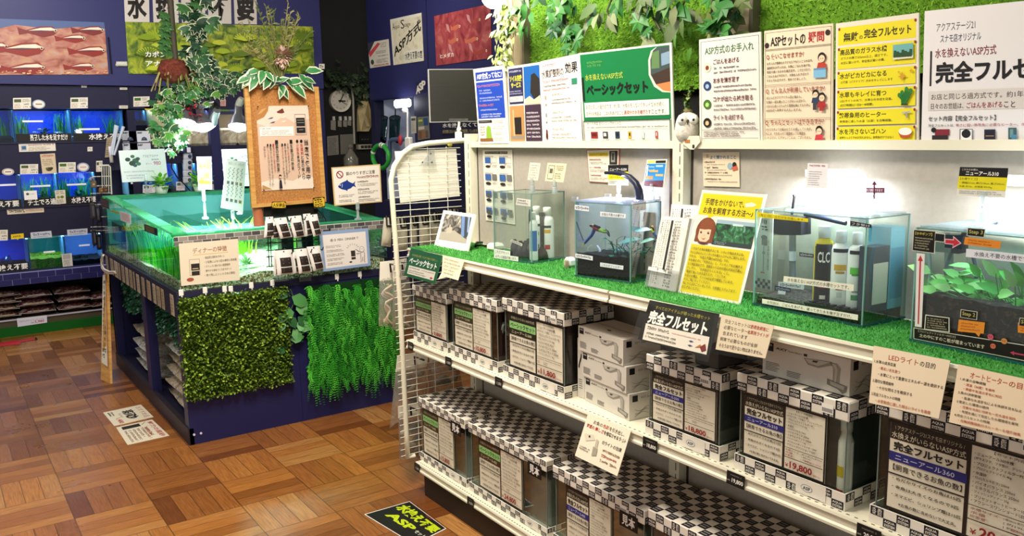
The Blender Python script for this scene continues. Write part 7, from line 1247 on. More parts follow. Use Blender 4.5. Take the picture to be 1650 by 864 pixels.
S = Sheet(*px4(gx, 1.83, (1403, 292), (1414, 292), (1414, 302), (1403, 302)), th=.001, base='#a09ca4'); m = MB(); q = px4(gx, 1.829, (1408.5, 292), (1412.5, 298), (1404.5, 298)); m.add(q+[p+V((.002, 0, 0)) for p in q], [(0, 1, 2), (3, 4, 5)], '#5a2438'); q = px4(gx, 1.829, (1408.5, 320), (1412.5, 314), (1404.5, 314)); m.add(q+[p+V((.002, 0, 0)) for p in q], [(0, 1, 2), (3, 4, 5)], '#c8b8c0'); m.tube(px4(gx, 1.83, (1408.5, 296), (1408.5, 320)), .002, '#5a2438', 5); m.build('arrows', t); m = MB(); m.tube(px4(gx, 1.832, (1408.5, 320), (1398, 330), (1396, 338)), .0016, WHITE, 5); m.build('wire', t)
# tank 4: planted soil tank at the right
L = gz(1465.5, 550, zt_); C = gz(1690, 599, zt_); C = L+(C-L).normalized()*.33; ev = (C-L).normalized(); R_ = C+V((-ev[1], ev[0], 0))*.19; H4 = height(L, 1470, 366)
t, T, e1, e2 = showtank('planted soil aquarium with step cards at the right edge of the turf', L, C, R_, H4, depth=.19, foot='#1c5a54'); fp = planeof(T); tank_soil(t, T, .088, soil2, slope=-.12, n=16)
m = MB(); m.obox(T(.02, .02, H4+.0005), e1*.96, e2*.96, V((0, 0, .004)), glass('lid_glass_c', '#d4e6ea', .14, .08, '#c8dce4')); m.build('glass_lid', t)
FRAME = '#c8c8b8'
def chip(q, base, tx=None, col='#c8c070', rows=0, fr=1, bold=.3, nm='step_card', rot=0):
    S = Sheet(*[fp(*p) for p in q], th=.0006, base=FRAME if fr else base)
    if fr: S.rect(.04, .06, .96, .94, base)
    if tx: S.txt(tx, .12, .22, .88, .8, col, bold)
    if rows: S.dash(.1, .15, .92, .88, rows, col, .55)
    S.build(nm, t); return S
S = Sheet(*[fp(*p) for p in ((1472, 369.5), (1508, 372.5), (1506, 409), (1469.5, 404))], th=.0006, base=FRAME); S.rect(.03, .03, .97, .97, '#121210').txt('【水中ポンプ】', .1, .1, .85, .24, '#c8b84a', .4).dash(.1, .32, .92, .9, 5, '#b0a88a', .5); S.build('pump_card', t)
m = MB(); S = Sheet(*[fp(*p) for p in ((1507.5, 375), (1523, 377), (1522, 391), (1506, 389))], th=.0006, base=FRAME); S.rect(.02, .08, .94, .92, '#14161a'); S.build('connector_card', t)
S = Sheet(*[fp(*p) for p in ((1523, 378), (1550, 380), (1549, 402), (1522, 399))], th=.0003, base='#1a2a38'); S.pol([(.0, .32), (.5, .32), (.48, .05), (1, .55), (.46, 1), (.5, .72), (0, .72)], '#d8b8c0').pol([(.04, .38), (.54, .38), (.53, .18), (.92, .55), (.5, .88), (.53, .66), (.04, .66)], '#b82a3a'); S.build('arrow_card', t)
chip(((1559, 367), (1588, 369), (1586, 383), (1557.5, 380)), '#14160f', 'Step 3', bold=.2); chip(((1555, 382), (1613, 389), (1611, 401), (1553, 394)), '#d8862a', None, '#a0501a', rows=2, fr=0); chip(((1557, 401), (1675, 413), (1675, 427), (1556, 414)), '#d8dce2', '水換え不要の水槽です。', '#2a2c34', fr=0); chip(((1548, 498.5), (1575, 502.5), (1574, 516), (1547, 511.5)), '#141008', 'Step 2', bold=.2); chip(((1643, 512), (1672, 516), (1671, 529), (1641, 525)), '#141008', 'Step 1', bold=.2)
S = Sheet(*[fp(*p) for p in ((1477, 408), (1490, 409.5), (1485, 528), (1474, 526))], th=.0006, base='#dcd8d4'); S.line(.5, .05, .5, .96, .0035, '#b0303a').pol([(.5, .02), (.82, .1), (.18, .1)], '#b0303a'); S.build('arrow_strip', t)
chip(((1491, 507), (1530, 512), (1530, 536), (1489, 531)), '#12100c', None, '#b0a888', rows=5, fr=1); S = chip(((1545, 515), (1587, 520), (1585, 538), (1543, 534)), '#dc8a2c', None, '#a8541c', rows=3, fr=0); S = Sheet(*[fp(*p) for p in ((1571, 536), (1580, 537), (1579, 543), (1571, 543))], th=.0003, base='#14100c'); S.pol([(0, 0), (1, 0), (.8, 1)], '#dc8a2c'); S.build('bubble_tail', t); chip(((1640, 520), (1680, 524), (1678, 540), (1640, 536)), '#dc8a2c', None, '#a8541c', rows=3, fr=0)
S = Sheet(*[fp(*p) for p in ((1472, 528), (1690, 562), (1690, 590), (1472, 546))], th=.0006, base=FRAME); S.rect(.006, .05, .995, .95, '#14110d').txt('【プロジェクトフィルターPS付き】', .04, .14, .34, .32, '#b8b090', .2).txt('土の中にすのこ板が埋まっています', .05, .42, .56, .74, '#cfc8ac', .6); S.pol([(.74, .62), (.77, .5), (.77, .58), (1, .58), (1, .68), (.77, .68), (.77, .78)], '#b03a5a'); S.build('soil_caption', t)
for px, py, r, c in ((1596, 543, 6, '#c8546a'), (1600, 558, 5.5, '#cf6a4a'), (1618, 550, 6, '#c88a4a')):
    p = fp(px, py); n_ = (V((0, 0, EYE))-p).normalized(); m = MB(); m.add([p+n_*.0015+V((0, -.0022*r/6*2.6*math.cos(a), .0022*r/6*2.6*math.sin(a))) for a in [i*.524 for i in range(12)]], [tuple(range(12))], c)
    for s_ in (-1, 1): m.box(p[0]-.0022, p[1]-.002*s_-.0006, p[2]+.0005, p[0]-.002, p[1]-.002*s_+.0006, p[2]+.002, '#2a1a14')
    m.build('round_face_sticker', t)
m = MB(); LV = [mat(c, .4) for c in ('#6fc05a', '#8ed878', '#4fa048', '#5ab04a', '#a4e090')]
def bt(x, y, d=.4): return gp(x, y, T(.5, d), e2.normalized())
for i in range(46):
    x = random.choice((random.gauss(1570, 26), random.gauss(1632, 18))); x = min(1668, max(1535, x)); p = bt(x, 488+.2*(x-1570), random.uniform(.25, .75)); a = random.uniform(-1.3, 1.3); h_ = random.uniform(.035, .085); d = V((-.2, -math.sin(a), math.cos(a)*.9)); q = p+d*h_; m.tube([p, q], .0015, LV[2], 4); m.leaf(q-d*.006, d+V((-.4, -math.sin(a)*.8, -.2)), (-1, -.5, .7), random.uniform(.034, .054), random.uniform(.018, .028), random.choice(LV), .35)
for px, py, dx, dz, L_ in ((1561, 429, -1, .2, .045), (1566, 437, -.9, -.1, .05), (1545, 477, -1, -.1, .034), (1550, 456, -1, .2, .034)): m.leaf(bt(px+6, py+2), (-.3, -dx*-1, dz) if 0 else (-.3, -dx, dz), (-.4, 0, 1), L_, L_*.55, LV[1], .2)
m.tube([bt(1600, 485), bt(1580, 450), bt(1568, 433)], .0016, LV[2], 4); m.build('broad_leaf_plants', t)
m = MB(); a = [bt(x, y, .8) for x, y in ((1512, 404), (1552, 408), (1552, 378), (1512, 376))]; m.hexa([a[0]-e2*.1, a[1]-e2*.1, a[1]+e2*.1, a[0]+e2*.1, a[3]-e2*.1, a[2]-e2*.1, a[2]+e2*.1, a[3]+e2*.1], mat('#121820', .4)); m.tube([bt(1529, 405, .8), bt(1529, 480, .8)], .009, glass('tube_b', '#b8d0d8', .1, .35, '#7a94a0'), 10); m.tube([bt(x, y, .8) for x, y in ((1497, 408), (1500, 440), (1494, 470), (1490, 486))], .004, '#8fb0bc', 6); m.tube([bt(x, y, .85) for x, y in ((1568, 412), (1574, 440), (1568, 470))], .004, '#3a4a54', 6); m.build('filter', t); m = MB(); m.tube([T(.72, .7, H4+.006)]+[gx(x, y, 1.8) for x, y in ((1550, 378), (1556, 369), (1566, 366), (1576, 370))], .004, '#2a2e36', 6); m.build('cable_loop', t)
t = thing('bar_lamp', 'glowing white bar lamp at the right edge over the planted soil aquarium', 'lamp', T(.2, .8, H4)); m = MB(); a, b = gx(1574, 289, 1.78), gx(1740, 290, 1.78); m.box(a[0]-.02, b[1], a[2]-.010, a[0]+.02, a[1], a[2]+.010, LEDW, .006); m.build('bar', t); m = MB(); m.box(a[0]-.012, b[1]-.01, 1.26, a[0]+.012, b[1]+.02, a[2], WHITE, .004); m.build('post', t)
area('bar_lamp_light', (a[0], (a[1]+b[1])/2, a[2]-.012), (a[0]-.02, (a[1]+b[1])/2, 1), .2, 2.4, (.85, .92, 1), .03)
def dr6(S): S.rect(0, 0, 1, .32, '#17171a').txt('こちらの水槽は、', .05, .05, .4, .12, '#e0dccc').txt('ニューアール310', .14, .14, .82, .28, '#f0ece0', 1).rect(0, .32, 1, .76, '#dccf1c').txt('【水槽サイズ】', .04, .36, .4, .45, '#5a541c').txt('・横幅31cm 奥行18cm 高さ24cm', .04, .5, .95, .58, '#5a541c').txt('水量 約12L   総重量 約17kg', .04, .63, .72, .71, '#5a541c').dash(.05, .8, .95, .94, 2, '#8a8478', .6)
cardclip('black and yellow spec card ニューアール310 on the planted soil aquarium', ((1547, 269), (1625, 271), (1620, 319), (1541, 315)), 0, None, draw=dr6, base='#e2dcd0', xp=1.74, foot=(1.74, gx(1582, 350, 1.74)[1], ZT+.004+H4+.0046))
# ================================================================== BACK PANEL PAPERS
XP = XB-.004
def wall_card(label, q, base, th=.0015, X_=XP, name='notice', cat='notice'): S = Sheet(*px4(gx, X_, *q), th=th, base=base); S.args = (name, label, cat, None); return S
S = wall_card('white guide sheet with eight blue step pictures on the grey panel', ((777.5, 242), (825, 241.5), (830, 362), (783, 355)), '#d8d4c6')
S.rect(.08, .02, .85, .055, '#2a2824').txt('プロジェクトフィルター 組み立て方', .1, .027, .82, .048, '#d8d4c6')
for r in range(4):
    for c in range(2):
        u, v = .07+.5*c, .1+.235*r; S.dash(u, v-.02, u+.3, v-.005, 1, '#4a463e', .8).rect(u, v, u+.2, v+.085, '#2f5a9a').ell(u+.1, v+.13, .09, '#1c1c1a', .02)
        if r: S.rect(u+.24, v, u+.4, v+.08, '#6a6a66')
        else: S.frame(u+.24, v, u+.4, v+.08, .006, '#9a9a94').line(u+.24, v+.08, u+.16, v+.12, .002, '#a04a44')
        if r > 1: S.ell(u+.1, v+.06, .07, '#4a4a44', .035)
        S.dash(u+.24, v+.1, u+.44, v+.14, 2, '#8a867c')
done(S)
S = wall_card('red edged notice with a yellow heading on the grey panel', ((945, 242), (998, 240), (996.5, 296), (949, 293)), '#b06a60', th=.004); S.rect(.02, .02, .98, .98, '#ded6c6').rect(.07, .09, .67, .2, '#d8bc20').txt('プロジェクトLEDライト', .09, .11, .65, .18, '#5a4a14', .6).rect(.71, .05, .95, .45, '#2a2826').rect(.76, .08, .88, .38, '#8a8a82').rect(.79, .12, .85, .32, '#3a3a36')
for v in (.28, .52, .76): S.dash(.07, v, .45, v+.05, 1, '#8a3028', .9).dash(.07, v+.08, .66, v+.17, 2, '#8a8274', .6)
done(S)
S = wall_card('cream Q and A notice headed よく聞かれること beside the upright', ((1132, 246), (1191, 245), (1191.5, 301.5), (1133.5, 300)), '#dccbae'); S.txt('よく聞かれること', .21, .09, .92, .2, '#2a6a86', 1.2).dash(.1, .05, .18, .16, 2, '#8a6a54', .7)
for i, v in enumerate((.26, .42, .57, .76)): S.dash(.05, v, (.35, .45, .7, .5)[i], v+.05, 1, '#3a2c24', .95).dash(.12, v+.08, (.62, .65, .8, .95)[i], v+.115, 1, '#8a7a6a', .8)
S.ell(.76, .4, .07, '#8aa8b4').ell(.88, .36, .055, '#2a1d1a').pol([(.8, .44), (.95, .38), (.97, .5), (.84, .54)], '#c05a44'); done(S)
m = MB(); q = px4(gx, XP-.002, (1396, 331), (1412, 345), (1397, 345)); m.add(q, [(0, 1, 2)], '#e6e6ea'); m.add([p-V((.001, 0, 0)) for p in px4(gx, XP-.002, (1399, 337), (1406, 343), (1399, 343))], [(0, 1, 2)], '#8a8a94'); m.thing('triangle_bracket', 'small white triangle bracket on the panel behind the arch lamp', 'bracket')
# ================================================================== POSTERS ABOVE THE PANEL
XT = XB-.02
def poster(label, q, base, edge=None, X_=XT): S = Sheet(*px4(gx, X_, *q), th=.005, base=base, edge=edge); S.args = ('poster', label, 'poster', None); return S
S = poster('white and royal blue poster ASP方式ってなに? leftmost above the shelves', ((763, 111.5), (811.5, 105), (820, 231), (772, 231.5)), '#e6e2d8', X_=XT-.01)
S.rect(.05, .05, .95, .165, '#1f3a9a').txt('ASP方式ってなに?', .09, .065, .92, .15, '#f0f0ea', 1.2).rect(.05, .185, .95, .67, '#2244a8').dash(.08, .22, .85, .255, 1, '#b06a7a', .9).dash(.14, .28, .6, .35, 2, '#a8b4dc', .6).dash(.14, .38, .9, .45, 2, '#a8b4dc', .6).dash(.1, .475, .6, .51, 1, '#c06a6a', .9).dash(.14, .54, .7, .57, 1, '#a8b4dc', .7).dash(.16, .6, .85, .66, 2, '#c8d0ea', .6)
S.rect(.05, .69, .5, .725, '#1c1b1a').dash(.08, .7, .45, .715, 1, '#a8a49a').rect(.06, .93, .5, .97, '#8a5a30').pol([(.3, .8), (.36, .76), (.44, .78), (.47, .93), (.28, .93)], '#8ab03a').dash(.08, .76, .27, .9, 4, '#9a6a4a', .5)
for i in range(4): S.dash(.53, .69+.075*i, .93, .74+.075*i, 2, '#8a867a', .5)
done(S)
S = poster('four panel poster of soil change service with tank photos', ((817.5, 108), (870.5, 100), (876.5, 231.5), (822, 231.5)), '#e6e2d6')
S.rect(.03, .03, .47, .49, '#2a2a4c').txt('ソイル交換', .06, .12, .44, .2, '#e0d830', 1.5).txt('サービス', .1, .21, .4, .28, '#e0d830', 1.5).dash(.06, .05, .42, .09, 1, '#b8b8c8').dash(.05, .31, .45, .37, 2, '#a8a8c0', .5).rect(.05, .39, .45, .46, '#d8d4cc').dash(.07, .395, .42, .455, 3, '#6a665a').rect(.5, .03, .97, .5, '#1d5aa0').pol([(.72, .14), (.82, .12), (.96, .2), (.96, .42), (.78, .44), (.68, .36)], '#2a2622').pol([(.5, .44), (.66, .4), (.78, .45), (.96, .4), (.97, .5), (.5, .5)], '#d8c8a0')
S.rect(.03, .51, .47, .97, '#b08450').rect(.13, .66, .38, .88, '#241e1a').pol([(.12, .56), (.16, .56), (.18, .9), (.13, .9)], '#c8a878').rect(.06, .9, .44, .94, '#8a8276').rect(.5, .51, .97, .97, '#3c2c3c')
for i in range(7): S.dash(.54, .6+.05*i, .92, .625+.05*i, 1, '#d8d0d0', .9)
done(S)
S = poster('white poster 水質調整剤の効果 with three bottle rows', ((871, 99), (932.5, 86.5), (938, 231.5), (877, 231.5)), '#e6e0d6')
S.dash(.04, .05, .4, .085, 1, '#b05a54', .9).txt('水質調整剤の', .02, .115, .6, .215, '#3a2a26', 1).txt('効果', .64, .07, .96, .2, '#1a1614', 1.1).dash(.04, .24, .7, .275, 1, '#c0645c', .9).dash(.04, .3, .65, .325, 1, '#4a443e', .8).dash(.04, .345, .72, .37, 1, '#c0645c', .8).rect(.78, .23, .96, .33, '#d8dcd4').rect(.8, .26, .94, .33, '#2f7a5a').rect(.78, .2, .96, .225, '#e8e8e0')
for i, (v, c, nm) in enumerate(((.42, '#a88a6a', 'バイオバランス'), (.63, '#8a9098', 'ミネラルバランス'), (.83, '#7a2a2a', 'アルコイーゲス'))): S.rect(.08, v+.0, .12, v+.12, c).rect(.075, v+.05, .125, v+.1, '#d8d4ca' if i < 2 else '#4a1a1a').txt(nm, .26, v-.015, .55, v+.015, '#2a2622', .6).dash(.24, v+.05, .75, v+.07, 1, '#5a544c', .8).dash(.24, v+.09, .9, v+.11, 1, '#5a544c', .8).rect(.03, v+.15, .97, v+.153, '#c8c2b8')
done(S)
GREENP = mat('#14703c', .35)
S = poster('large green poster ベーシックセット with a round tank photo', ((931.5, 86), (1082, 68.5), (1086, 231.5), (941, 231.5)), '#dcdccb')
S.rect(.02, .02, .98, .98, GREENP).pol([(.85, .03), (.98, .03), (.98, .49), (.9, .48), (.82, .42), (.77, .3), (.77, .15), (.8, .06)], '#c8d0b8').pol([(.86, .03), (.98, .03), (.98, .48), (.91, .465), (.84, .4), (.79, .3), (.79, .15), (.82, .06)], '#3a4a4a').pol([(.8, .3), (.98, .24), (.98, .4), (.84, .4)], '#3a2a22').pol([(.84, .4), (.98, .38), (.98, .48), (.91, .465)], '#c07a48').pol([(.81, .08), (.88, .06), (.88, .24), (.8, .24)], '#5a7a4a').pol([(.9, .1), (.98, .08), (.98, .2), (.9, .22)], '#7a94a8')
S.dash(.1, .1, .3, .17, 2, '#5a9a50', .7).txt('水を換えないASP方式', .07, .24, .5, .31, '#b0c04a', .3).rect(.025, .27, .05, .53, '#141c16').txt('ベーシックセット', .075, .35, .76, .48, '#101612', 2).rect(.04, .55, .965, .71, '#dcdccb').txt('お店と同じろ過方式です。約1年、水換えをしないでキレイな水が続く。', .06, .575, .93, .625, '#2a2c26').txt('日々のお世話は、ごはんをあげること。', .06, .65, .5, .695, '#2a2c26').txt('蒸発分の水を継ぎたす', .5, .65, .78, .695, '#a03a30', .5).txt('ことです。', .79, .65, .93, .695, '#2a2c26')
S.rect(.02, .75, .98, .97, '#d4d8c8').txt('セット内容【ベーシックセット】', .06, .765, .45, .8, '#2a2c26').dash(.06, .815, .95, .835, 1, '#6a6c60', .8).rect(.04, .845, .96, .848, '#9aa090')
for i, c in enumerate(('#8a2a2a', '#3a3a3a', '#26344a', '#c8a030', '#b8c0bc', '#b04a44')): u = .1+.145*i; S.rect(u, .87, u+(.085, .06, .05, .035, .03, .025)[i], .945, c).rect(u+.01, .885, u+(.07, .04, .04, .025, .02, .018)[i], .92, ['#5a1a1a', '#d8d8d0', '#16202e', '#2a2622', '#e8ece8', '#e0d8d4'][i]).dash(u-.01, .952, u+.08, .965, 1, '#6a6c60', .8)
S.frame(.02, .75, .98, .985, .006, '#1a2a20'); done(S)
S = poster('white poster ASP方式のお手入れ with four round pictures', ((1126.5, 64), (1226, 51), (1229, 232), (1127.5, 232)), '#ded6cc')
S.frame(.03, .025, .97, .975, .006, '#4a6a58').txt('ASP方式のお手入れ', .1, .075, .89, .155, '#2f6a46', .6)
for i, (a, c, cc) in enumerate((('ごはんをあげる', '#d8ccb4', '#7a3a2a'), ('お水を継ぎ足す', '#1f3a6a', '#9ab0c8'), ('コケが出たら拭き取る', '#3a6a2a', '#a8c86a'), ('ライトを点灯する', '#1a1614', '#d8b080'))): v = .2+.175*i; S.txt(a, .24, v, (.66, .66, .87, .72)[i], v+.052, '#5a2430', .8).dash(.25, v+.075, (.66, .85, .9, .9)[i], v+.1, 1, '#4a444a', .75).dash(.25, v+.115, .92, v+.14, 1, '#4a444a', .75).ell(.14, v+.07, .065, c, .045).ell(.14, v+.075, .03, cc, .022)
S.rect(.05, .865, .95, .869, '#4a6a58').dash(.08, .88, .85, .935, 3, '#4a4a44', .75).rect(.05, .945, .95, .949, '#4a6a58'); done(S)
S = poster('cream poster ASPセットの疑問 with drawn customers', ((1231.5, 50), (1342.5, 37.5), (1341, 232), (1230, 232)), '#e2d0b4')
S.frame(.02, .02, .98, .98, .005, '#5a4a3a').txt('ASPセットの', .1, .055, .62, .15, '#17120f', 1.1).txt('疑問', .66, .05, .88, .14, '#a81f26', 1).ell(.045, .13, .035, '#2a1d1a').ell(.93, .07, .035, '#2a1d1a').rect(.02, .165, .98, .168, '#5a4a3a').rect(.02, .175, .98, .178, '#5a4a3a')
def drawn(u, v, c, s_=1, n=1):
    S.ell(u, v, .055*s_, '#1c1512', .04*s_).ell(u, v+.012, .042*s_, '#ecc8a8', .03*s_).pol([(u-.05*s_, v+.045*s_), (u+.05*s_, v+.045*s_), (u+.07*s_, v+.1*s_), (u-.07*s_, v+.1*s_)], c); S.ell(u-.015*s_, v+.012, .005, '#1c1512').ell(u+.015*s_, v+.012, .005, '#1c1512')
for i, (hd, ls, v) in enumerate((('使いこなせますか?', ('お手入れが簡単なのでどなたでも使いこなせます。', '具体的なお手入れは、お魚にごはんをあげる。', '蒸発で減ったお水を継ぎ足す。この2つだけ。', 'ごはんをあげすぎたり、お魚を入れすぎたり', 'すると汚れますので、気をつけましょう。'), .2), ('どんな人が利用していますか?', ('ほとんどがアクアリウム初心者さん。', 'お魚を一度も飼ったことがない人ばかり。', 'ほかのろ過システムから管理を楽にするために', 'ASP方式へ変更する人もいますよ。'), .5), ('ちゃんとセットはできますか?', ('3分でスタッフが組みたててお渡ししています。', 'あとは、お水を入れて循環ポンプの電源を', 'いれるだけ。むずかしいことは、ございません。'), .78))):
    S.txt('Q. '+hd, .04, v+.005, (.6, .9, .89)[i], v+.058, '#8a2a22', .4)
    for j, l in enumerate(ls): S.txt(l, .05, v+.078+.037*j, .05+min(.68, len(l)*.031), v+.103+.037*j, '#3a2c24', .4)
    if i < 2: S.rect(.02, v+.275, .98, .278+v, '#8a7460').rect(.02, v+.29, .98, .293+v, '#8a7460')
drawn(.86, .27, '#b03a2a'); S.rect(.75, .36, .92, .44, '#7ab0d0').rect(.75, .36, .92, .375, '#5a8ab0'); drawn(.78, .57, '#2a3a5a', .8); drawn(.87, .6, '#a02a2a', .9); S.rect(.84, .68, .9, .72, '#a02a2a').rect(.75, .64, .8, .71, '#3a3a44'); drawn(.84, .88, '#c03a44', .9); done(S)
S = poster('yellow poster 無敵の完全フルセット with red pins and five strips', ((1347, 38), (1480.5, 20.5), (1480, 231), (1345.5, 232)), '#ded6c4')
bl = (('無敵の完全フルセット', None, .04, .185), ('高品質のガラス水槽', 'ガラスの厚さは5mm以上、頑丈です。\n水圧に強いので、安全性が高い水槽。', .205, .38), ('水がピカピカになる', '土壌菌（バクテリア）が水をキレイにします', .4, .535), ('水草もキレイに育つ', 'LEDライトの光で、水草の光合成を促進。\n点灯時間は1日6～8時間。', .555, .705), ('熱帯魚用のヒーター', '熱帯魚に適した水温（25度）を自動調整。', .725, .845), ('水を汚さないゴハン', '栄養たっぷりで水が汚れません。熱帯魚だけではなく\n金魚、メダカにもおあげられます。', .86, .975))
for i, (a, b, v0, v1) in enumerate(bl):
    S.rect(.03, v0, .97, v1, '#ded024')
    if i == 0: S.txt('無敵', .1, v0+.045, .29, v1-.025, '#3a3414', 1).txt('の', .3, v0+.08, .345, v1-.035, '#3a3414', .6).txt('完全フルセット', .36, v0+.035, .92, v1-.035, '#3a3414', 1.2)
    else:
        h_ = .048; S.txt(a, .06, v0+.015, .64, v0+.015+h_, '#332e14', 1)
        for j, l in enumerate(b.split('\n')): S.txt(l, .07, v0+.078+.036*j, .07+min(.66, len(l)*.032), v0+.1+.036*j, '#4a441c', .3)
    for u in (.045, .965): S.ell(u, v0+.012, .013, '#8a2a22', .012)
S.rect(.72, .225, .95, .34, '#6aa8a8').rect(.72, .32, .95, .34, '#d8d4c0')
for i in range(7): S.line(.74+.03*i, .325, .745+.03*i, .27+.01*(i % 3), .006, '#2a4a2a')
for u, v, r in ((.83, .475, .05), (.93, .435, .025), (.79, .44, .018)): S.pol([(u, v-r*.8), (u+r*.25, v-r*.2), (u+r, v), (u+r*.25, v+r*.2), (u, v+r*.8), (u-r*.25, v+r*.2), (u-r, v), (u-r*.25, v-r*.2)], '#c8902a')
for a, b in (((.84, .69), (.83, .6)), ((.86, .69), (.88, .575)), ((.87, .67), (.93, .59)), ((.85, .66), (.8, .62))): S.line(*a, *b, .008, '#1f6a2a'); S.ell(b[0], b[1], .02, '#2a7a34', .018)
S.rect(.82, .69, .9, .7, '#2a2a1a').line(.83, .76, .93, .752, .004, '#b8b4a0').line(.88, .756, .89, .8, .005, '#9a967e').pol([(.79, .91), (.95, .905), (.92, .955), (.82, .955)], '#b8502a').ell(.87, .905, .075, '#efeae0', .03); done(S)
S = poster('largest white poster 完全フルセット at the right edge of the photo', ((1490, 18), (1740, -8), (1745, 233), (1484, 233)), '#dfdcdc')
S.txt('アクアステージ21', .09, .1, .36, .16, '#4a4448', .3).txt('スナモ店オリジナル', .12, .185, .4, .245, '#3a3a5a', .3).txt('水を換えないASP方式', .085, .285, .5, .355, '#7a2a3a', .5).rect(.05, .3, .063, .56, '#2a2426').txt('完全フルセット', .09, .385, .97, .545, '#17151a', 1.8).rect(.045, .6, .97, .745, '#cfc8c2').txt('お店と同じろ過方式です。約1年、水換え不要', .065, .62, .92, .665, '#3a363a', .3).txt('日々のお世話は、', .065, .69, .29, .735, '#3a363a', .3).txt('ごはんをあげる', .31, .69, .54, .735, '#8a2a34', .4).txt('こと', .55, .69, .62, .735, '#3a363a', .3)
S.txt('セット内容【完全フルセット】', .05, .785, .5, .825, '#2a282c', .6).txt('完全フルセットは、', .05, .845, .23, .868, '#4a464a', .2).txt('寒さに弱い熱帯魚に必要なヒーター、水草の光合成', .24, .845, .8, .868, '#a04a5a', .2)
S.rect(.1, .885, .2, .93, '#7a2430').rect(.08, .93, .19, .965, '#2a2426').ell(.09, .89, .018, '#1c1a1c').rect(.27, .885, .355, .97, '#e8e8e8').ell(.312, .92, .03, '#1c1c20').frame(.27, .885, .355, .97, .004, '#2a2a2c').rect(.43, .89, .5, .97, '#23273a').rect(.44, .9, .49, .93, '#1a1d2c').rect(.44, .935, .49, .94, '#b08a4a').rect(.58, .88, .63, .97, '#3a5a5e').rect(.59, .89, .61, .95, '#6a8a8c').rect(.6, .93, .63, .965, '#4a86a8').rect(.71, .89, .76, .97, '#c8b030')
for u in (.07, .26, .41, .56): S.dash(u, .977, u+.14, .99, 1, '#4a464a', .8)
done(S)
# owl on the bracket
p = gx(1108, 219, XB-.0); c = V((XB-.012, gx(1108, 215, XB-.012)[1], 1.4685)); t = thing('owl_figurine', 'round white owl figurine sitting on the rail above the upright', 'figurine', c); m = MB(); R_ = .036
m.lathe(c, [(.02, 0), (.031, .006), (.037, .02), (.038, .035), (.036, .05), (.033, .062), (.027, .074), (.012, .082), (.001, .083)], ramp_mat('owl_white', [(.3, '#cfc6b4'), (.6, '#ece6d8')], 70, rough=.7, bump=.3), 20); m.build('body', t)
m = MB(); fd = (V((0, 0, EYE))-c); fd[2] = 0; fd = fd.normalized(); sd = V((-fd[1], fd[0], 0))
for s_ in (-1, 1):
    o = c+fd*.027+sd*.016*s_+V((0, 0, .06)); m.ball(o, .016, '#f0ebe0', 10, (1, 1, 1)); m.ball(o+fd*.0135, .0042, '#1a1614', 8)
m.build('face', t); m = MB(); o = c+fd*.036+V((0, 0, .052)); m.tube([o-fd*.004+V((0, 0, .006)), o+fd*.006-V((0, 0, .006))], [.005, .001], '#3a3026', 6); m.build('beak', t)
m = MB(); q = c+V((0, 0, .083)); m.tube([q+V((0, 0, -.003)), q+V((0, 0, .008))], .013, '#8a7a5a', 8); m.build('cap_rim', t)
m = MB(); pts = [gx(x, y, XB) for x, y in ((1113, 190), (1110, 178), (1107, 165), (1112, 150), (1115, 140))]; pts[0] = q+V((0, 0, .005)); m.tube(pts, .003, '#4a4a2a', 5)
for i in range(30): k = random.random()*3.99; a = int(k); o = pts[a].lerp(pts[a+1], k-a); m.leaf(o, (-.5, random.uniform(-1, 1), random.uniform(-.6, .8)), (0, 0, 1), .022, .016, random.choice(['#3a5a24', '#56702f', '#8a9a5a']))
m.build('sprig', t)
# ================================================================== TURF WALL, POSTS, LEAVES
XG = 2.15
f = MB(); tw = mat('#74aa2c', .9, noise=.25, nscale=90, bump=.7, bscale=500)
zg = gx(1100, 145, XG)[2]; f.box(XG, gx(1680, 0, XG)[1]-1.0, zg, XG+.03, gx(822, 60, XG)[1], 2.75, tw)
TW = [mat(c, .7) for c in ('#8cbc3c', '#76a630', '#a4d04c', '#5c8c26')]; ya, yb = gx(1660, 0, XG)[1], gx(822, 60, XG)[1]
for i in range(24000):
    p = V((XG, random.uniform(ya, yb), random.uniform(zg, 2.2))); q = V((0, random.uniform(-1, 1), random.uniform(-1, 1)))*.0022; d = V((-1, random.gauss(0, .5), random.gauss(-.3, .5)))*.012*random.uniform(.6, 1.1); f.add((p-q, p+q, p+d), ((0, 1, 2),), random.choice(TW))
f.build('green_turf_wall', kind='structure')
f = MB(); f.box(XG+.03, -1.2, .2, XG+.06, yb, 2.75, mat('#0f0f10', .8)); struct(f, 'wall_partition')
wd_ = ramp_mat('post_wood', [(.3, '#8a7a60'), (.5, '#a89878'), (.7, '#bfb094')], 7, stretch=(1, 1, .15), dist=2)
for i, (x0, x1, n_) in enumerate(((815, 846, 2), (1168, 1212, 2))):
    y1_, y0_ = gx(x0, 60, XG-.02)[1], gx(x1, 60, XG-.02)[1]; m = MB(); w_ = (y1_-y0_)/n_
    for k in range(n_): m.box(XG-.03, y0_+w_*k+.002, 1.47, XG+.02, y0_+w_*(k+1)-.002, 2.75, wd_)
    m.box(XG-.035, y0_-.012, 1.47, XG-.0, y0_+.002, 2.75, '#6a6450'); m.build('trim_%d' % (i+1), kind='structure')
BIG = [mat(c, .4) for c in ('#2f6a2c', '#3f8038', '#23522a', '#5a8a4a')]; SIL = [mat(c, .5) for c in ('#62724e', '#56703f', '#87916a')]
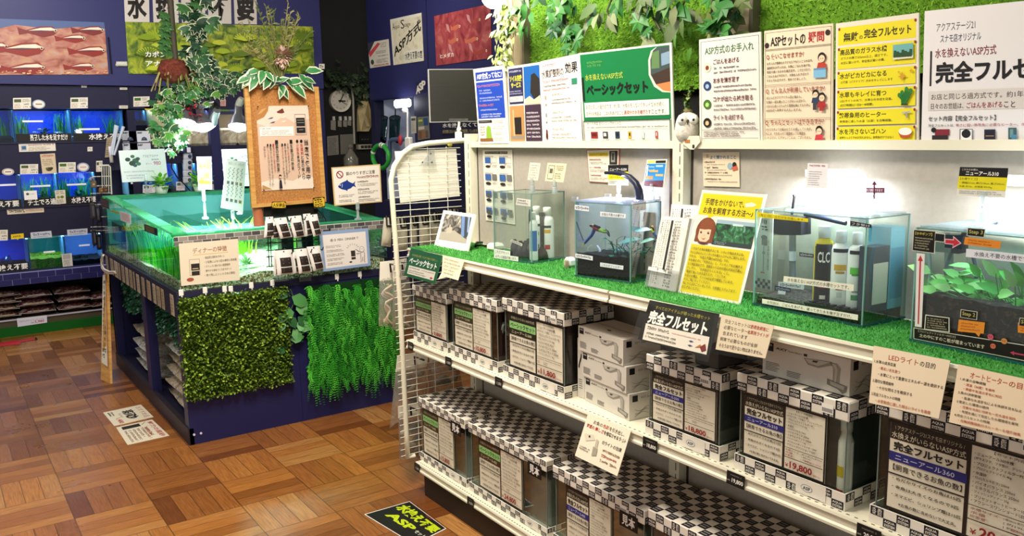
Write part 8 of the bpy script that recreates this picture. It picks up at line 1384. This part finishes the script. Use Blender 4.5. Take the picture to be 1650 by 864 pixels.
def spray(name, label, pts, leaves, mats, size, star=0, gx_=2.04, hang=1, sp=.04, pale=None):
    P3 = [gx(x, y, gx_) for x, y in pts]; t = thing(name, label, 'garland', P3[0]); m = MB(); m.tube(P3, .004, '#4a4a30', 5); m.build('stem', t); m = MB()
    for i in range(leaves):
        k = random.random()*(len(P3)-1); a = int(k); c = P3[a].lerp(P3[min(a+1, len(P3)-1)], k-a)+V((random.uniform(-.05, .02), random.gauss(0, sp), random.gauss(0, sp*.7))); d = V((random.uniform(-.6, .1), random.uniform(-1, 1), random.uniform(-1, .3)-.4*hang)); s_ = size*random.uniform(.7, 1.25)
        if star: ivyleaf(m, c, d, (-1, random.uniform(-.4, .4), .2), s_, random.choice(mats), pale)
        else: m.leaf(c, d, (-1, random.uniform(-.4, .4), .3), s_, s_*.55, random.choice(mats), .35)
    m.build('leaves', t); return t
spray('ivy_garland', 'dark star leaved ivy hanging over the green turf wall above the 効果 poster', ((900, -25), (905, 10), (915, 40), (922, 62), (940, 75)), 18, BIG, .066, 1)
spray('leaf_garland', 'green broad leaves along the top of the turf wall by the globe lamp', ((860, -25), (850, 5), (842, 25), (830, 45)), 18, BIG, .066)
spray('leaf_garland', 'silver green leaf cluster hanging in the middle of the turf wall', ((985, -25), (985, 0), (978, 18), (985, 34)), 15, SIL+BIG[:1], .07, sp=.04)
spray('leaf_garland', 'pale and dark ivy trailing near the second wooden post, left part', ((1060, -25), (1048, 5), (1052, 28), (1064, 48)), 14, SIL+BIG[:2], .062, 1)
spray('leaf_garland', 'large grey green leaves above the green poster corner', ((1125, -25), (1105, -2), (1098, 14), (1112, 26)), 9, SIL+BIG[:2], .08)
spray('leaf_garland', 'small ivy tip in front of the second wooden post', ((1185, -25), (1180, 8), (1172, 30), (1176, 46)), 18, BIG[:3]+['#5a6a3a'], .06, 1)
spray('leaf_garland', 'thin brown green sprig on the turf beside the second post', ((1150, -20), (1146, 20), (1132, 42), (1140, 50)), 14, ['#5a6a2a', '#7a8a4a', '#4a7a2a'], .045)
spray('leaf_garland', 'line of leaves along the very top edge of the turf wall', ((850, -14), (930, -10), (1010, -14), (1100, -12), (1190, -16)), 34, BIG, .055, sp=.04)
CR = [mat(c, .5) for c in ('#cfd89a', '#b8c878', '#e0e4bc', '#9ab05a')]
spray('white_flower_garland', 'cream white flower garland hanging beside the globe lamp', ((812, -20), (818, 20), (820, 50), (816, 80), (812, 104)), 210, CR, .034, gx_=2.02, sp=.02)
# globe lamp
p = gx(795, -6, 2.0); t = thing('globe_lamp', 'glowing round globe lamp hanging at the top beside the flower garland', 'lamp', p); m = MB(); m.ball(p, .05, mat('#fff6e8', .3, emit=12), 20); m.build('globe', t); m = MB(); m.tube([p+V((0, 0, .045)), p+V((0, 0, .09))], .022, '#2a2826', 10); m.tube([p+V((0, 0, .09)), V((p[0], p[1], 3.1))], .004, BLACK, 6); m.build('cord', t)
d = bpy.data.lights.new('globe_lamp_light', 'POINT'); d.energy = 3.5; d.color = (1, .92, .8); d.shadow_soft_size = .055; o = bpy.data.objects.new('globe_lamp_light', d); COL.objects.link(o); o.location = p+V((-.075, -.06, -.02))
# ================================================================== BLUE SIDE WALL
def wcard(label, q, base, th=.004, name='poster', cat='poster', off=.006): S = Sheet(*px4(gx, XW-off, *q), th=th, base=base); S.args = (name, label, cat, None); return S
S = wcard('small white poster with red slanted print on the blue side wall', ((592, 69), (625.5, 63), (628.5, 105), (596.5, 110)), '#d0c8bc'); S.pol([(0, 0), (.35, 0), (0, .45)], '#3a3a42').pol([(0, .42), (.5, .06), (.62, .12), (.06, .58)], '#c8484a').dash(.62, .08, .95, .28, 3, '#8a847a').dash(.35, .38, .95, .5, 2, '#6a6a5e').dash(.45, .56, .95, .62, 1, '#4a4a44').dash(.35, .7, .95, .86, 3, '#7a7468').ell(.15, .78, .08, '#3a4a2a', .1).dash(.2, .9, .95, .97, 1, '#a03a3a', .9); done(S)
S = wcard('cream poster Aqua Stage ASP方式 水換え不要の店 on the blue side wall', ((628.5, 31.5), (678.5, 20.5), (682.5, 98), (634, 105)), ramp_mat('map_paper', [(.3, '#c8c0a4'), (.5, '#d8d0b8'), (.7, '#b8b49a')], 12)); S.pol([(0, 0), (1, 0), (1, .06), (.06, .06), (.06, 1), (0, 1)], '#d8d4c8').txt('A', .06, .09, .14, .24, '#2a2a2a').txt('qua', .14, .16, .3, .25, '#2a2a2a').txt('S', .34, .06, .46, .25, '#2a2a2a').txt('tage', .46, .15, .66, .25, '#2a2a2a').txt('ASP方式', .05, .6, .98, .86, '#141414', 1.2, sh=-.5).rect(.4, .74, .98, .96, '#d8d4c4').txt('水換え不要の店', .42, .77, .97, .94, '#1a1a1a', .8); done(S)
redp = ramp_mat('medaka_photo', [(.3, '#6a2026'), (.45, '#8e343c'), (.6, '#a04a4c'), (.72, '#b0685c'), (.82, '#b08488')], 7, stretch=(1, 1.3, 1), dist=1.6)
S = wcard('red photo panel of medaka fish lettered ヒメダカ on the blue side wall', ((699.5, 26), (790, 6), (792, 93.5), (703, 106)), redp, name='fish_photo_panel', cat='photo panel')
for u, v, L_ in ((.5, .3, .2), (.85, .25, .22), (.45, .55, .2), (.8, .6, .25), (.95, .85, .25)): S.pol([(u, v), (u-L_*.3, v-.05), (u-L_*.8, v-.01), (u-L_, v-.05), (u-L_*.95, v+.05), (u-L_*.5, v+.06)], random.choice(['#a8503c', '#b4604a', '#963e36'])).ell(u-.03, v, .012, '#e8d8b0').ell(u-.03, v, .007, '#1a1210')
for u, v in ((.22, .2), (.25, .6), (.62, .65), (.6, .1)): S.pol([(u, v), (u+.05, v+.03), (u+.08, v+.2), (u+.02, v+.12)], '#b88080')
S.txt('ヒメダカ', .09, .78, .35, .87, '#ecdcd4', .8); done(S)
S = wcard('white cut out letters ASP on the dark lower side wall', ((670, 133), (685.5, 129), (686.5, 147), (670.5, 152)), '#1c1b3a', th=.001, name='wall_lettering', cat='lettering'); S.txt('A', 0, .3, .4, 1, '#cfc8bc', 2).txt('S', .3, .12, .7, .8, '#cfc8bc', 2).txt('P', .6, .0, 1, .75, '#cfc8bc', 2); done(S)
y_, z_ = gx(649, 163, XW-.03)[1:]; t = thing('work_light', 'bright white rounded work light over the lit net cupboard', 'lamp', (XW-.04, y_, z_)); a, b = gx(639, 174, XW-.03), gx(662, 159, XW-.03); m = MB(); m.box(XW-.06, b[1], a[2], XW-.02, a[1], b[2], mat('#fdfdff', .3, emit=10), .015); m.build('diffuser', t); m = MB(); m.box(XW-.02, b[1]+.05, a[2]+.02, XW, a[1]-.05, b[2]-.02, '#c8c8cc'); m.build('bracket', t)
area('work_light_beam', (XW+.2, (y1+y2)/2, zl+.15), (XW+.45, (y1+y2)/2, 1.3), .25, 14, (.9, .95, 1))
for i, (x, yb_) in enumerate(((617, 205), (637, 203))):
    t = thing('fish_net', ['dark green dip net hanging in the lit cupboard, left', 'dark green dip net hanging in the lit cupboard, right'][i], 'net', gx(x, 178, XW+.07), 'dip nets in the lit cupboard'); m = MB(); c = gx(x, 208, XW+.07); h_ = gx(x, 176, XW+.07); m.tube([h_, c.lerp(h_, .45)], .006, DKWIRE, 6); m.build('handle', t)
    m = MB(); ring = [c+V((0, math.cos(a*.4)*.11, .1+.02*math.sin(a*.4))) for a in range(16)]; m.tube(ring, .005, DKWIRE, 5, True); NET = glass('net_mesh', '#6a7f86', .02, .45, '#1f3a40'); vv = [r for r in ring]+[c+V((-.02, math.cos(a*.4)*.10, -.1-.03*math.sin(a*.8))) for a in range(16)]; m.add(vv, [(k, (k+1) % 16, 16+(k+1) % 16, 16+k) for k in range(16)]+[tuple(range(16, 32))], NET, True); m.build('mesh_bag', t)
m = MB(); p = gx(653, 178, XW-.02); m.ball(p, .03, WHITE, 10); m.tube([p, p+V((0, -.05, -.02)), p+V((0, -.02, -.35))], .012, WHITE, 6); m.tube([gx(658, 180, XW-.02), gx(659, 222, XW-.02)], .007, '#8a8ea0', 6); m.thing('tap_brush', 'white long handled brush hanging right of the lit cupboard', 'brush')
t = thing('green_hose', 'coiled bright green hose with white ties on the dark wall', 'hose', gx(613, 253, XW-.05)); m = MB(); c = gx(613.5, 252.5, XW-.05); ry = (gx(600.5, 252, XW-.05)-gx(626.5, 252, XW-.05))[1]/2; rz = (gx(613, 234, XW-.05)-gx(613, 271, XW-.05))[2]/2; m.tube([c+V((0, ry*math.cos(a*.2618), rz*math.sin(a*.2618))) for a in range(24)], .022, mat('#2f9a3a', .35), 8, True); m.build('coil', t)
m = MB()
for a in (1.7, 1.95, .4): q = c+V((0, ry*math.cos(a), rz*math.sin(a))); m.ball(q, .026, WHITE, 8)
m.build('ties', t)
m = MB(); m.tube([gx(x, y, XW-.03) for x, y in ((628, 255), (628, 228), (632, 225), (655, 224))], .02, mat('#4a5a7a', .4), 8); m.thing('grey_pipe', 'grey blue elbow pipe beside the green hose', 'pipe'); m = MB(); p = gx(645, 226, XW-.05); m.ball(p, .03, mat('#b0303a', .4), 10, (.6, 1, 1.6)); m.thing('red_valve', 'red valve handle on the grey pipe', 'valve'); m = MB(); a, b = gx(653.5, 240, XW-.04), gx(661, 221, XW-.04); m.box(XW-.05, b[1], a[2], XW-.01, a[1], b[2], WHITE, .01); m.thing('white_box', 'white pipe box beside the red valve', 'box')
S = wcard('narrow grey notice on the dark wall right of the cupboard', ((662, 188), (670, 187.5), (670.5, 214.5), (662.5, 215.5)), '#a8a498', name='notice', cat='notice'); S.rect(.1, .1, .9, .25, '#3a3a38').dash(.15, .3, .85, .9, 7, '#7a766c'); done(S)
S = wcard('leaflet of green and blue pictures on the dark wall', ((672.5, 189), (690, 187.5), (692.5, 223), (673.5, 226)), '#6a6a62', name='notice', cat='notice'); S.rect(.05, .05, .5, .35, '#5a6a4a').rect(.1, .12, .45, .2, '#b0b040').rect(.55, .05, .95, .4, '#24406a').rect(.08, .42, .6, .56, '#b8a898').rect(.05, .62, .35, .95, '#6a4a34').rect(.4, .62, .62, .95, '#8a5a3a').rect(.68, .62, .9, .95, '#5a4a3a'); done(S)
S = wcard('white lettering on the dark wall half hidden by the grey board', ((712, 198), (770, 196), (770, 216), (712, 217)), '#17162c', th=.001, name='wall_lettering', cat='lettering'); S.txt('水を換えなくて', .02, .05, .98, .42, '#cfcbc4', 1).txt('水を換えない ASP方式で管理しています', .02, .58, .98, .9, '#a89c6a', .3); done(S)
# grey board clamped on the end frame
t = thing('grey_board', 'dark grey silver framed board clamped on top of the end frame', 'board', gy(738, 228, YE)); YB2 = YE+.02; c = px4(gy, YB2, (690, 111.5), (762.5, 111), (772, 196), (693, 197.5)); S = Sheet(*c, th=.006, base='#2d2c2a', edge='#9a9a96'); S.frame(0, 0, 1, 1, .012, '#a4a49e'); 
for v in (.3, .62): S.rect(.02, v, .98, v+.004, '#3a3936')
S.build('panel', t); m = MB(); a, b = gy(725, 196, YB2-.01), gy(753, 191, YB2-.01); m.box(a[0], YB2-.016, a[2], b[0], YB2-.002, b[2], ACRYL); m.build('clear_clip_bar', t); m = MB(); p = gy(739, 224, YB2); q = gy(740, 196, YB2); m.box(p[0]-.012, YB2-.012, p[2]-.006, p[0]+.012, YB2+.012, p[2]+.03, WHITE, .003); m.ball(p.lerp(q, .55), .011, WHITE, 8); m.tube([p+V((0, 0, .03)), q], .006, WHITE, 6); m.build('clamp', t)
# dim garland on the dark wall
def dg(label, pts, n):
    P3 = [gy(x, y, YD-.06) for x, y in pts]; t = thing('ivy_garland', label, 'garland', P3[0]); m = MB(); m.tube(P3, .008, '#2a3020', 5); m.build('stem', t); m = MB()
    for i in range(n): k = random.random()*(len(P3)-1.001); a = int(k); c = P3[a].lerp(P3[a+1], k-a)+V((random.gauss(0, .05), random.uniform(-.06, 0), random.gauss(0, .05))); ivyleaf(m, c, (random.uniform(-1, 1), -.4, random.uniform(-1, .4)), (0, -1, .3), random.uniform(.04, .07), random.choice([mat('#1c2a18'), mat('#26361f'), mat('#34442c')]), None)
    m.build('leaves', t)
dg('dim ivy garland hanging over the wall clock', ((526, 122), (535, 126), (550, 122), (562, 126), (572, 132), (548, 132)), 80); dg('dim ivy garland drooping over the cloth bag', ((585, 118), (590, 128), (588, 140), (576, 152), (592, 150)), 50)
